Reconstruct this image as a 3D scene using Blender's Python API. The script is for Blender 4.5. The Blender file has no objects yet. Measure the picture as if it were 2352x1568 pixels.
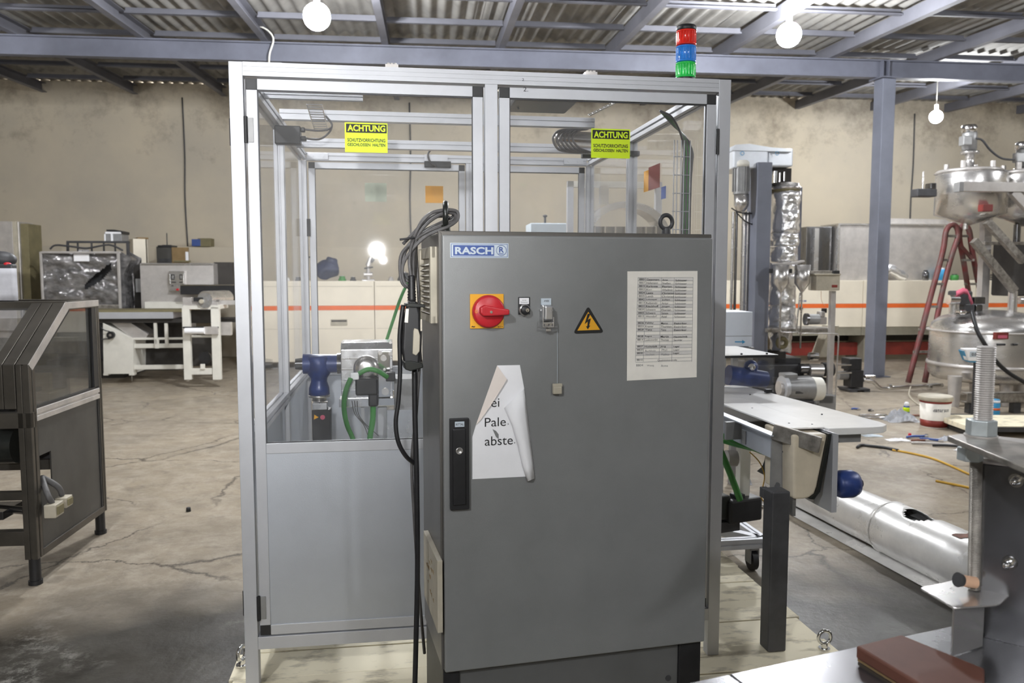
import bpy, math, random
from math import sin, cos, tan, pi, radians
from mathutils import Vector, Matrix, noise as mnoise

random.seed(7)
SC = bpy.context.scene
COL = SC.collection
# ------------------------------------------------------------------ camera, world, exposure
F = 1850.0
TH = radians(4.75)
CAMZ = 1.5
cam_d = bpy.data.cameras.new('camera')
cam_d.sensor_width = 36.0
cam_d.lens = F / 2352.0 * 36.0
cam_d.clip_end = 100
cam_o = bpy.data.objects.new('camera', cam_d)
cam_o.location = (0, 0, CAMZ)
cam_o.rotation_euler = (pi / 2 - TH, 0, 0)
COL.objects.link(cam_o)
SC.camera = cam_o
cam_d.dof.use_dof = True
cam_d.dof.focus_distance = 2.6
cam_d.dof.aperture_fstop = 5.0

w = bpy.data.worlds.new('world')
SC.world = w
w.use_nodes = True
w.node_tree.nodes['Background'].inputs[0].default_value = (1.0, 0.86, 0.68, 1)
w.node_tree.nodes['Background'].inputs[1].default_value = 1.5
SC.view_settings.view_transform = 'Standard'
SC.view_settings.look = 'None'
SC.view_settings.gamma = 1.0
SC.view_settings.use_curve_mapping = False
SC.view_settings.exposure = 0.75
BULB_STRENGTH = 395.0
# (x, y, z, radius, strength factor) of the bulbs under the roof; filled in further down
# ------------------------------------------------------------------ pixel helpers


def ray(px, py):
    u = (px - 1176) / F
    v = -(py - 784) / F
    return Vector((u, cos(TH) + v * sin(TH), v * cos(TH) - sin(TH)))


def P(px, py, Y):
    r = ray(px, py)
    t = Y / r.y
    return Vector((r.x * t, Y, CAMZ + r.z * t))


def G(px, py, z=0.0):
    r = ray(px, py)
    t = (z - CAMZ) / r.z
    return Vector((r.x * t, r.y * t, z))


class Fr:
    """a thing's own frame: origin and heading"""
    def __init__(s, org, yaw=0.0):
        s.o = Vector(org)
        s.yaw = yaw
        s.R = Matrix.Rotation(yaw, 3, 'Z')
        s.Ri = s.R.transposed()

    def loc(s, wv):
        return s.Ri @ (Vector(wv) - s.o)

    def wld(s, l):
        return s.R @ Vector(l) + s.o

    def hit(s, px, py, yl=0.0):
        d = s.Ri @ ray(px, py)
        o = s.loc((0, 0, CAMZ))
        t = (yl - o.y) / d.y
        q = o + d * t
        return q.x, q.z

    def hitx(s, px, py, xl=0.0):
        d = s.Ri @ ray(px, py)
        o = s.loc((0, 0, CAMZ))
        t = (xl - o.x) / d.x
        q = o + d * t
        return q.y, q.z

    def hitz(s, px, py, zl=0.0):
        d = s.Ri @ ray(px, py)
        o = s.loc((0, 0, CAMZ))
        t = (zl - o.z) / d.z
        q = o + d * t
        return q.x, q.y

    def h3(s, px, py, yl=0.0):
        x, z = s.hit(px, py, yl)
        return (x, yl, z)


def smooth_path(pts, k=6):
    pts = [Vector(p) for p in pts]
    if len(pts) < 3:
        return pts
    out = []
    n = len(pts)
    for i in range(n - 1):
        p0 = pts[max(i - 1, 0)]
        p1 = pts[i]
        p2 = pts[i + 1]
        p3 = pts[min(i + 2, n - 1)]
        for j in range(k):
            t = j / k
            out.append(0.5 * ((2 * p1) + (p2 - p0) * t + (2 * p0 - 5 * p1 + 4 * p2 - p3) * t * t + (3 * p1 - p0 - 3 * p2 + p3) * t ** 3))
    out.append(pts[-1])
    return out


_txt_cache = {}


def text_mesh(s, bold=0.0):
    k = (s, bold)
    if k in _txt_cache:
        return _txt_cache[k]
    c = bpy.data.curves.new('t', 'FONT')
    c.body = s
    c.size = 1.0
    c.offset = bold
    c.resolution_u = 3
    o = bpy.data.objects.new('t', c)
    COL.objects.link(o)
    dg = bpy.context.evaluated_depsgraph_get()
    dg.update()
    m = bpy.data.meshes.new_from_object(o.evaluated_get(dg))
    vs = [v.co.copy() for v in m.vertices]
    fs = [tuple(p.vertices) for p in m.polygons]
    bpy.data.objects.remove(o)
    bpy.data.curves.remove(c)
    bpy.data.meshes.remove(m)
    _txt_cache[k] = (vs, fs)
    return vs, fs


class MB:
    def __init__(s, f=None):
        s.v = []
        s.f = []
        s.sm = []
        s.fr = f

    def add(s, vs, fs, sm=False, M=None):
        b = len(s.v)
        for v in vs:
            v = Vector(v)
            if M is not None:
                v = M @ v
            s.v.append(v)
        for f in fs:
            s.f.append(tuple(i + b for i in f))
            s.sm.append(sm)
        return s

    def box(s, x0, x1, y0, y1, z0, z1, M=None):
        vs = [(x, y, z) for z in (z0, z1) for y in (y0, y1) for x in (x0, x1)]
        fs = [(0, 2, 3, 1), (4, 5, 7, 6), (0, 1, 5, 4), (2, 6, 7, 3), (0, 4, 6, 2), (1, 3, 7, 5)]
        return s.add(vs, fs, False, M)

    def pbox(s, px0, py0, px1, py1, yl, d, f=None):
        f = f or s.fr
        xa, za = f.hit(px0, py0, yl)
        xb, zb = f.hit(px1, py1, yl)
        xm0, _ = f.hit(px0, (py0 + py1) / 2, yl)
        xm1, _ = f.hit(px1, (py0 + py1) / 2, yl)
        _, zt = f.hit((px0 + px1) / 2, py0, yl)
        _, zb = f.hit((px0 + px1) / 2, py1, yl)
        return s.box(xm0, xm1, yl, yl + d, zb, zt)

    def bar(s, p, q, w, h, up=(0, 0, 1)):
        p = Vector(p)
        q = Vector(q)
        d = (q - p).normalized()
        up = Vector(up)
        if abs(d.dot(up)) > 0.98:
            up = Vector((0, 1, 0))
        a = d.cross(up).normalized()
        b = a.cross(d).normalized()
        vs = []
        for e in (p, q):
            for sa, sb in ((-1, -1), (1, -1), (1, 1), (-1, 1)):
                vs.append(e + a * w / 2 * sa + b * h / 2 * sb)
        return s.add(vs, [(0, 1, 2, 3), (7, 6, 5, 4), (0, 4, 5, 1), (1, 5, 6, 2), (2, 6, 7, 3), (3, 7, 4, 0)])

    def cyl(s, p, q, r, r2=None, n=16, cap=True):
        p = Vector(p)
        q = Vector(q)
        r2 = r if r2 is None else r2
        d = (q - p).normalized()
        a = d.orthogonal().normalized()
        b = d.cross(a)
        vs = []
        for e, rr in ((p, r), (q, r2)):
            for i in range(n):
                t = 2 * pi * i / n
                vs.append(e + (a * cos(t) + b * sin(t)) * rr)
        fs = [(i, (i + 1) % n, n + (i + 1) % n, n + i) for i in range(n)]
        s.add(vs, fs, True)
        if cap:
            s.add(vs[:n], [tuple(reversed(range(n)))])
            s.add(vs[n:], [tuple(range(n))])
        return s

    def tube(s, pts, r, n=8, k=6, sm=True):
        pts = smooth_path(pts, k) if sm else [Vector(p) for p in pts]
        m = len(pts)
        vs = []
        prev = None
        for i, p in enumerate(pts):
            d = (pts[min(i + 1, m - 1)] - pts[max(i - 1, 0)])
            d = d.normalized() if d.length > 1e-9 else Vector((0, 0, 1))
            if prev is None:
                a = d.orthogonal().normalized()
            else:
                a = (prev - d * prev.dot(d))
                a = a.normalized() if a.length > 1e-6 else d.orthogonal().normalized()
            prev = a
            b = d.cross(a)
            rr = r(i / (m - 1)) if callable(r) else r
            for j in range(n):
                t = 2 * pi * j / n
                vs.append(p + (a * cos(t) + b * sin(t)) * rr)
        fs = []
        for i in range(m - 1):
            for j in range(n):
                fs.append((i * n + j, i * n + (j + 1) % n, (i + 1) * n + (j + 1) % n, (i + 1) * n + j))
        fs.append(tuple(reversed(range(n))))
        fs.append(tuple((m - 1) * n + j for j in range(n)))
        return s.add(vs, fs, True)

    def lathe(s, prof, c=(0, 0, 0), n=28, axis=(0, 0, 1), sm=True):
        c = Vector(c)
        d = Vector(axis).normalized()
        a = d.orthogonal().normalized()
        b = d.cross(a)
        vs = []
        for r, z in prof:
            for j in range(n):
                t = 2 * pi * j / n
                vs.append(c + d * z + (a * cos(t) + b * sin(t)) * max(r, 1e-4))
        fs = []
        for i in range(len(prof) - 1):
            for j in range(n):
                fs.append((i * n + j, i * n + (j + 1) % n, (i + 1) * n + (j + 1) % n, (i + 1) * n + j))
        fs.append(tuple(reversed(range(n))))
        fs.append(tuple((len(prof) - 1) * n + j for j in range(n)))
        return s.add(vs, fs, sm)

    def prism(s, poly, a, b, axis='y'):
        """poly in the other two axes, extruded from a to b along axis"""
        def mk(u, v, w_):
            return {'y': (u, w_, v), 'x': (w_, u, v), 'z': (u, v, w_)}[axis]
        n = len(poly)
        vs = [mk(u, v, a) for u, v in poly] + [mk(u, v, b) for u, v in poly]
        fs = [tuple(range(n)), tuple(reversed(range(n, 2 * n)))]
        fs += [(i, n + i, n + (i + 1) % n, (i + 1) % n) for i in range(n)]
        return s.add(vs, fs)

    def ball(s, c, r, n=14, sc=(1, 1, 1)):
        prof = [(r * sin(pi * i / n), -r * cos(pi * i / n)) for i in range(n + 1)]
        b = MB()
        b.lathe(prof, (0, 0, 0), n + 4)
        M = Matrix.Translation(Vector(c)) @ Matrix.Diagonal((sc[0], sc[1], sc[2], 1))
        return s.add(b.v, b.f, True, M)

    def torus(s, c, R_, r, axis=(0, 1, 0), n=24, m=10, a0=0, a1=2 * pi):
        d = Vector(axis).normalized()
        a = d.orthogonal().normalized()
        b = d.cross(a)
        c = Vector(c)
        pts = []
        full = abs(a1 - a0 - 2 * pi) < 1e-6
        for i in range(n + (0 if full else 1)):
            t = a0 + (a1 - a0) * i / n
            pts.append((c + (a * cos(t) + b * sin(t)) * R_, (a * cos(t) + b * sin(t))))
        vs = []
        for p, e in pts:
            for j in range(m):
                u = 2 * pi * j / m
                vs.append(p + e * r * cos(u) + d * r * sin(u))
        k = len(pts)
        fs = []
        for i in range(k if full else k - 1):
            for j in range(m):
                i2 = (i + 1) % k
                fs.append((i * m + j, i * m + (j + 1) % m, i2 * m + (j + 1) % m, i2 * m + j))
        return s.add(vs, fs, True)

    def text(s, body, x0, x1, z0, z1, y, bold=0.0, depth=0.0006, keep=False, M=None):
        """lettering fitted to a rectangle in the plane y, reading from -y"""
        vs, fs = text_mesh(body, bold)
        if not vs:
            return s
        ax = min(v.x for v in vs)
        bx = max(v.x for v in vs)
        ay = min(v.y for v in vs)
        by = max(v.y for v in vs)
        sx = (x1 - x0) / max(bx - ax, 1e-6)
        sz = (z1 - z0) / max(by - ay, 1e-6)
        if keep:
            sz = (z1 - z0) / 0.72
            ay = 0.0
        out = [(x0 + (v.x - ax) * sx, y, z0 + (v.y - ay) * sz) for v in vs]
        return s.add(out, fs, False, M)

    def jitter(s, amp, freq=3.0):
        for i, v in enumerate(s.v):
            s.v[i] = v + mnoise.noise_vector(v * freq) * amp
        return s

    def build(s, name, mt, parent=None, bevel=0.0, label=None, kind=None, seg=2):
        me = bpy.data.meshes.new(name)
        me.from_pydata([tuple(v) for v in s.v], [], s.f)
        me.polygons.foreach_set('use_smooth', s.sm)
        me.materials.append(mt)
        me.update()
        o = bpy.data.objects.new(name, me)
        COL.objects.link(o)
        if parent is not None:
            o.parent = parent
        if bevel:
            b = o.modifiers.new('bevel', 'BEVEL')
            b.width = bevel
            b.segments = seg
            b.limit_method = 'ANGLE'
            b.angle_limit = radians(40)
        if label:
            o['label'] = label
        if kind:
            o['kind'] = kind
        return o


def thing(name, label, cat, loc=(0, 0, 0), rz=0.0, group=None):
    o = bpy.data.objects.new(name, None)
    o.empty_display_size = 0.05
    o.location = loc
    o.rotation_euler = (0, 0, rz)
    COL.objects.link(o)
    return tag(o, label, cat, group)


def tag(o, label, cat, group=None):
    o['label'] = label
    o['category'] = cat
    if group:
        o['group'] = group
    return o


def place(o, loc, rz=0.0):
    o.location = loc
    o.rotation_euler = (0, 0, rz)
    return o


def copy_tree(o, parent=None):
    c = o.copy()
    COL.objects.link(c)
    c.parent = parent
    for ch in o.children:
        copy_tree(ch, c)
    return c


# ------------------------------------------------------------------ materials
def mat(name, col, rough=0.5, metal=0.0, var=0.12, scale=6.0, bump=0.0, bscale=40.0, col2=None, emit=0.0, spec=0.5, stretch=None, lo=0.35, hi=0.7, rvar=0.0, coat=0.0):
    m = bpy.data.materials.new(name)
    m.use_nodes = True
    nt = m.node_tree
    bs = nt.nodes['Principled BSDF']
    bs.inputs['Roughness'].default_value = rough
    bs.inputs['Metallic'].default_value = metal
    bs.inputs['Specular IOR Level'].default_value = spec
    bs.inputs['Coat Weight'].default_value = coat
    tc = nt.nodes.new('ShaderNodeTexCoord')
    mp = nt.nodes.new('ShaderNodeMapping')
    if stretch:
        mp.inputs['Scale'].default_value = stretch
    nt.links.new(tc.outputs['Object'], mp.inputs[0])
    nz = nt.nodes.new('ShaderNodeTexNoise')
    nz.inputs['Scale'].default_value = scale
    nz.inputs['Detail'].default_value = 5
    nz.inputs['Roughness'].default_value = 0.6
    nt.links.new(mp.outputs[0], nz.inputs['Vector'])
    mr = nt.nodes.new('ShaderNodeMapRange')
    mr.inputs[1].default_value = lo
    mr.inputs[2].default_value = hi
    nt.links.new(nz.outputs[0], mr.inputs[0])
    mx = nt.nodes.new('ShaderNodeMix')
    mx.data_type = 'RGBA'
    c2 = col2 or tuple(max(0, c * (1 - 2 * var)) for c in col)
    mx.inputs['A'].default_value = (*col, 1)
    mx.inputs['B'].default_value = (*c2, 1)
    nt.links.new(mr.outputs[0], mx.inputs['Factor'])
    nt.links.new(mx.outputs['Result'], bs.inputs['Base Color'])
    if rvar:
        m2 = nt.nodes.new('ShaderNodeMapRange')
        m2.inputs[1].default_value = lo
        m2.inputs[2].default_value = hi
        m2.inputs[3].default_value = max(0.02, rough - rvar)
        m2.inputs[4].default_value = rough + rvar
        nt.links.new(nz.outputs[0], m2.inputs[0])
        nt.links.new(m2.outputs[0], bs.inputs['Roughness'])
    if bump:
        n2 = nt.nodes.new('ShaderNodeTexNoise')
        n2.inputs['Scale'].default_value = bscale
        n2.inputs['Detail'].default_value = 3
        nt.links.new(mp.outputs[0], n2.inputs['Vector'])
        bp = nt.nodes.new('ShaderNodeBump')
        bp.inputs['Strength'].default_value = bump
        bp.inputs['Distance'].default_value = 0.01
        nt.links.new(n2.outputs[0], bp.inputs['Height'])
        nt.links.new(bp.outputs[0], bs.inputs['Normal'])
    if emit:
        bs.inputs['Emission Color'].default_value = (*col, 1)
        bs.inputs['Emission Strength'].default_value = emit
    return m


def glass(name, tint=(0.93, 0.95, 0.96), haze=0.05, gloss=0.07, hcol=(0.8, 0.83, 0.88), rough=0.02, scr=3.0, hmax=0.25):
    m = bpy.data.materials.new(name)
    m.use_nodes = True
    nt = m.node_tree
    for n in list(nt.nodes):
        nt.nodes.remove(n)
    N = nt.nodes.new
    out = N('ShaderNodeOutputMaterial')
    tr = N('ShaderNodeBsdfTransparent')
    tr.inputs[0].default_value = (*tint, 1)
    gl = N('ShaderNodeBsdfGlossy')
    gl.inputs['Roughness'].default_value = rough
    df = N('ShaderNodeBsdfDiffuse')
    df.inputs[0].default_value = (*hcol, 1)
    fz = N('ShaderNodeFresnel')
    fz.inputs[0].default_value = 1.25
    mu = N('ShaderNodeMath')
    mu.operation = 'MAXIMUM'
    mu.inputs[1].default_value = gloss
    nt.links.new(fz.outputs[0], mu.inputs[0])
    mn = N('ShaderNodeMath')
    mn.operation = 'MINIMUM'
    mn.inputs[1].default_value = 0.22
    nt.links.new(mu.outputs[0], mn.inputs[0])
    mu = mn
    m1 = N('ShaderNodeMixShader')
    nt.links.new(mu.outputs[0], m1.inputs[0])
    nt.links.new(tr.outputs[0], m1.inputs[1])
    nt.links.new(gl.outputs[0], m1.inputs[2])
    tc = N('ShaderNodeTexCoord')
    nz = N('ShaderNodeTexNoise')
    nz.inputs['Scale'].default_value = scr
    nz.inputs['Detail'].default_value = 8
    nz.inputs['Roughness'].default_value = 0.7
    nt.links.new(tc.outputs['Object'], nz.inputs['Vector'])
    mr = N('ShaderNodeMapRange')
    mr.inputs[1].default_value = 0.45
    mr.inputs[2].default_value = 0.8
    mr.inputs[3].default_value = haze
    mr.inputs[4].default_value = hmax
    nt.links.new(nz.outputs[0], mr.inputs[0])
    m2 = N('ShaderNodeMixShader')
    nt.links.new(mr.outputs[0], m2.inputs[0])
    nt.links.new(m1.outputs[0], m2.inputs[1])
    nt.links.new(df.outputs[0], m2.inputs[2])
    nt.links.new(m2.outputs[0], out.inputs[0])
    return m


M = {}
M['alu'] = mat('anodised aluminium', (0.52, 0.53, 0.56), 0.42, 0.35, 0.04, 8)
M['alu_panel'] = mat('grey laminate panel', (0.52, 0.55, 0.6), 0.48, 0.6, 0.05, 3, bump=0.06, bscale=400)
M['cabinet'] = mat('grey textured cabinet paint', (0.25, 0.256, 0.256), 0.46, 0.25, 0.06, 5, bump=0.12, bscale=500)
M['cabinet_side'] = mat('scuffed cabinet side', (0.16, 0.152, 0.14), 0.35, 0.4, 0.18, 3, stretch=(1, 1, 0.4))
M['black'] = mat('black plastic', (0.018, 0.018, 0.02), 0.45, 0, 0.2, 20)
M['darkgrey'] = mat('dark grey metal', (0.07, 0.07, 0.075), 0.5, 0.2, 0.2, 10)
M['rubber'] = mat('grey rubber cable', (0.12, 0.115, 0.115), 0.55, 0, 0.2, 30)
M['steel'] = mat('brushed stainless steel', (0.66, 0.645, 0.63), 0.26, 0.85, 0.06, 4, rvar=0.05, stretch=(1, 1, 3))
M['table_steel'] = mat('worn table sheet', (0.22, 0.22, 0.23), 0.27, 0.85, 0.12, 5, rvar=0.1)
M['steel_dull'] = mat('dull stainless sheet', (0.62, 0.59, 0.565), 0.42, 0.5, 0.15, 5, rvar=0.12)
M['steel_dark'] = mat('dark mirror steel', (0.3, 0.3, 0.31), 0.22, 0.95, 0.35, 5, rvar=0.12, stretch=(1, 1, 0.4))
M['chrome'] = mat('bright metal', (0.78, 0.78, 0.78), 0.12, 1.0, 0.05, 10)
M['machined'] = mat('machined aluminium', (0.72, 0.73, 0.75), 0.25, 0.85, 0.12, 12, rvar=0.08)
M['zinc'] = mat('zinc plated nut', (0.62, 0.68, 0.7), 0.4, 0.6, 0.12, 20)
M['cream'] = mat('cream painted sheet', (0.86, 0.79, 0.65), 0.5, 0, 0.05, 2)
M['white_paint'] = mat('off-white machine paint', (0.76, 0.74, 0.67), 0.4, 0, 0.06, 5)
M['orange'] = mat('orange stripe paint', (0.85, 0.16, 0.03), 0.45, 0, 0.05)
M['blue_paint'] = mat('blue machine enamel', (0.025, 0.055, 0.22), 0.38, 0.1, 0.2, 20, coat=0.3)
M['green'] = mat('green cable sheath', (0.05, 0.25, 0.05), 0.5, 0, 0.15, 20)
M['red'] = mat('red plastic', (0.55, 0.02, 0.03), 0.35, 0, 0.08, 10)
M['yellow'] = mat('amber yellow plastic', (0.85, 0.42, 0.02), 0.45, 0, 0.06)
M['neon'] = mat('fluorescent yellow sticker', (0.72, 0.95, 0.0), 0.5, 0, 0.02, emit=0.0)
M['ink'] = mat('black print', (0.012, 0.012, 0.012), 0.6, 0, 0.1)
M['ink_grey'] = mat('faded print', (0.1, 0.1, 0.11), 0.7, 0, 0.3, 60)
M['pencil'] = mat('faint print', (0.28, 0.28, 0.29), 0.7, 0, 0.2, 60)
M['paper'] = mat('white paper', (0.92, 0.92, 0.94), 0.7, 0, 0.03, 9)
M['paper_old'] = mat('yellowed paper', (0.9, 0.865, 0.79), 0.7, 0, 0.06, 9)
M['paper_back'] = mat('paper reverse', (0.8, 0.72, 0.66), 0.7, 0, 0.04, 9)
M['logo_white'] = mat('sticker pale', (0.55, 0.62, 0.68), 0.4, 0, 0.04)
M['logo_blue'] = mat('sticker blue', (0.05, 0.1, 0.33), 0.4, 0, 0.1, 12)
M['beige'] = mat('beige plastic', (0.5, 0.455, 0.36), 0.5, 0, 0.12, 12)
M['anod_dark'] = mat('bronze anodised profile', (0.1, 0.09, 0.076), 0.34, 0.5, 0.2, 5)
M['panel_dark'] = mat('dark grey guard panel', (0.085, 0.082, 0.075), 0.5, 0.2, 0.15, 4)
M['column_paint'] = mat('pale blue-grey column paint', (0.21, 0.225, 0.28), 0.5, 0.1, 0.15, 1.5)
M['girder'] = mat('blue-grey steel paint', (0.15, 0.158, 0.2), 0.55, 0.1, 0.18, 1.5)
M['rafter'] = mat('blue-grey rafter paint', (0.17, 0.172, 0.2), 0.6, 0.1, 0.15, 1.5)
M['sheet'] = mat('fibre cement sheet', (0.34, 0.33, 0.31), 0.8, 0, 0.25, 1.2, bump=0.1, bscale=60)
M['foil'] = mat('crumpled aluminium foil', (0.92, 0.92, 0.93), 0.22, 0.8, 0.05, 5, bump=1.0, bscale=22)
M['duct'] = mat('galvanised duct sheet', (0.9, 0.89, 0.87), 0.36, 0.35, 0.12, 5, rvar=0.12, bump=0.25, bscale=5)
M['wood'] = mat('pale dirty plywood plank', (0.8, 0.73, 0.55), 0.75, 0, 0.2, 7, col2=(0.13, 0.105, 0.07), lo=0.52, hi=0.8, stretch=(1, 2.2, 1))
M['brown'] = mat('brown phenolic block', (0.15, 0.055, 0.035), 0.6, 0, 0.15, 8)
M['ladder_red'] = mat('worn red paint', (0.19, 0.035, 0.035), 0.55, 0, 0.3, 9, col2=(0.12, 0.085, 0.075))
M['motor_grey'] = mat('cast motor paint', (0.33, 0.33, 0.33), 0.45, 0.4, 0.12, 9)
M['pink'] = mat('pink cloth', (0.62, 0.13, 0.2), 0.8, 0, 0.1)
M['sky_blue'] = mat('light blue print', (0.05, 0.35, 0.65), 0.5, 0, 0.1)
M['maroon'] = mat('dark red print', (0.24, 0.028, 0.018), 0.5, 0, 0.15)
M['tank_label'] = mat('red label', (0.2, 0.03, 0.025), 0.5, 0, 0.1)
M['film'] = mat('white protective film', (0.8, 0.84, 0.9), 0.3, 0.1, 0.08, 4)
M['cardboard_white'] = mat('white carton', (0.72, 0.77, 0.85), 0.55, 0, 0.04)
M['cardboard'] = mat('brown board', (0.3, 0.2, 0.09), 0.75, 0, 0.15)
M['olive'] = mat('olive box', (0.22, 0.19, 0.1), 0.7, 0, 0.15)
M['belt'] = mat('cream conveyor belt', (0.68, 0.6, 0.46), 0.45, 0, 0.12, 6)
M['table_white'] = mat('white plastic plate', (0.86, 0.85, 0.83), 0.25, 0, 0.05, 5)
M['dirty_steel'] = mat('stained steel bar', (0.42, 0.39, 0.35), 0.4, 0.6, 0.3, 20)
M['grease'] = mat('oily black rubber', (0.02, 0.022, 0.02), 0.3, 0, 0.2, 30)
M['wrap'] = mat('crinkled stretch film', (0.34, 0.33, 0.33), 0.16, 0.45, 0.35, 7, bump=1.0, bscale=14, stretch=(1, 1, 2))
M['yellow_cord'] = mat('yellow cord', (0.62, 0.36, 0.04), 0.6, 0, 0.1)
M['tan'] = mat('tan cap', (0.72, 0.45, 0.3), 0.6, 0, 0.1)
M['rust'] = mat('rusty tape', (0.3, 0.14, 0.1), 0.7, 0, 0.3, 20)
M['orange_sticker'] = mat('orange sticker', (0.85, 0.4, 0.03), 0.6, 0, 0.05)
M['tunnel_edge'] = mat('beige trim', (0.3, 0.28, 0.22), 0.6, 0, 0.1)
M['recess'] = mat('dark interior', (0.05, 0.045, 0.04), 0.8, 0, 0.2)
M['plinth'] = mat('dark grey plinth paint', (0.12, 0.122, 0.12), 0.5, 0.1, 0.08)
M['pane'] = glass('clear guard pane', tint=(1.0, 1.0, 1.0), haze=0.008, hmax=0.035, gloss=0.015)
M['pane_dirty'] = glass('scratched guard pane', tint=(1.0, 1.0, 1.0), haze=0.012, scr=1.6, hmax=0.07, rough=0.028, gloss=0.03)
M['pane_smoked'] = glass('dusty smoked pane', tint=(0.72, 0.72, 0.7), haze=0.1, hmax=0.3, hcol=(0.35, 0.35, 0.34), scr=2.5)
M['plastic_bag'] = glass('clear plastic bag', tint=(0.9, 0.9, 0.92), haze=0.3, gloss=0.2, hmax=0.6, scr=9)
M['stretch_clear'] = glass('clear stretch film', tint=(0.85, 0.85, 0.87), haze=0.1, gloss=0.16, hmax=0.3, rough=0.1, scr=6)


def lens_mat(name, col):
    m = mat(name, col, 0.12, 0, 0.1, 30, coat=0.5)
    bs = m.node_tree.nodes['Principled BSDF']
    bs.inputs['Transmission Weight'].default_value = 0.12
    bs.inputs['IOR'].default_value = 1.3
    return m


M['lens_red'] = lens_mat('red lens', (1.0, 0.035, 0.02))
M['lens_blue'] = lens_mat('blue lens', (0.04, 0.3, 0.95))
M['lens_green'] = lens_mat('green lens', (0.03, 0.75, 0.12))
M['bulb'] = mat('glowing bulb', (0.95, 0.97, 1.0), 0.3, 0, 0, emit=BULB_STRENGTH)
M['bulb'].node_tree.nodes['Principled BSDF'].inputs['Base Color'].default_value = (0, 0, 0, 1)


def plaster():
    m = mat('stained cream plaster', (0.6, 0.53, 0.41), 0.85, 0, 0.1, 0.5, bump=0.25, bscale=6, col2=(0.46, 0.42, 0.35))
    nt = m.node_tree
    bs = nt.nodes['Principled BSDF']
    src = bs.inputs['Base Color'].links[0].from_socket
    tc = nt.nodes.new('ShaderNodeTexCoord')
    # dark stains under the eaves and scattered scuffs
    nz = nt.nodes.new('ShaderNodeTexNoise')
    nz.inputs['Scale'].default_value = 1.3
    nz.inputs['Detail'].default_value = 9
    nz.inputs['Roughness'].default_value = 0.75
    nt.links.new(tc.outputs['Object'], nz.inputs['Vector'])
    sp = nt.nodes.new('ShaderNodeSeparateXYZ')
    nt.links.new(tc.outputs['Object'], sp.inputs[0])
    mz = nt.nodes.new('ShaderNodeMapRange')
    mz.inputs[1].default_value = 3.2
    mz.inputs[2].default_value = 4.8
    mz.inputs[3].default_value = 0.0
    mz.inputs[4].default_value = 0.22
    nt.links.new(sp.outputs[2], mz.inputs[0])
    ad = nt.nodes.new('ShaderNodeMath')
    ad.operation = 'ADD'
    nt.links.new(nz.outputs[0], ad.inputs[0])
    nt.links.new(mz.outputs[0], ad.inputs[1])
    mr = nt.nodes.new('ShaderNodeMapRange')
    mr.inputs[1].default_value = 0.63
    mr.inputs[2].default_value = 0.9
    mr.inputs[4].default_value = 0.75
    nt.links.new(ad.outputs[0], mr.inputs[0])
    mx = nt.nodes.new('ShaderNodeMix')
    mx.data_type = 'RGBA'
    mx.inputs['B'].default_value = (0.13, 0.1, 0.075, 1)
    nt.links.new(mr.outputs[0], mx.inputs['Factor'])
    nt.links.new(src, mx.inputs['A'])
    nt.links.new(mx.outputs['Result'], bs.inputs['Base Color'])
    return m


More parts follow.
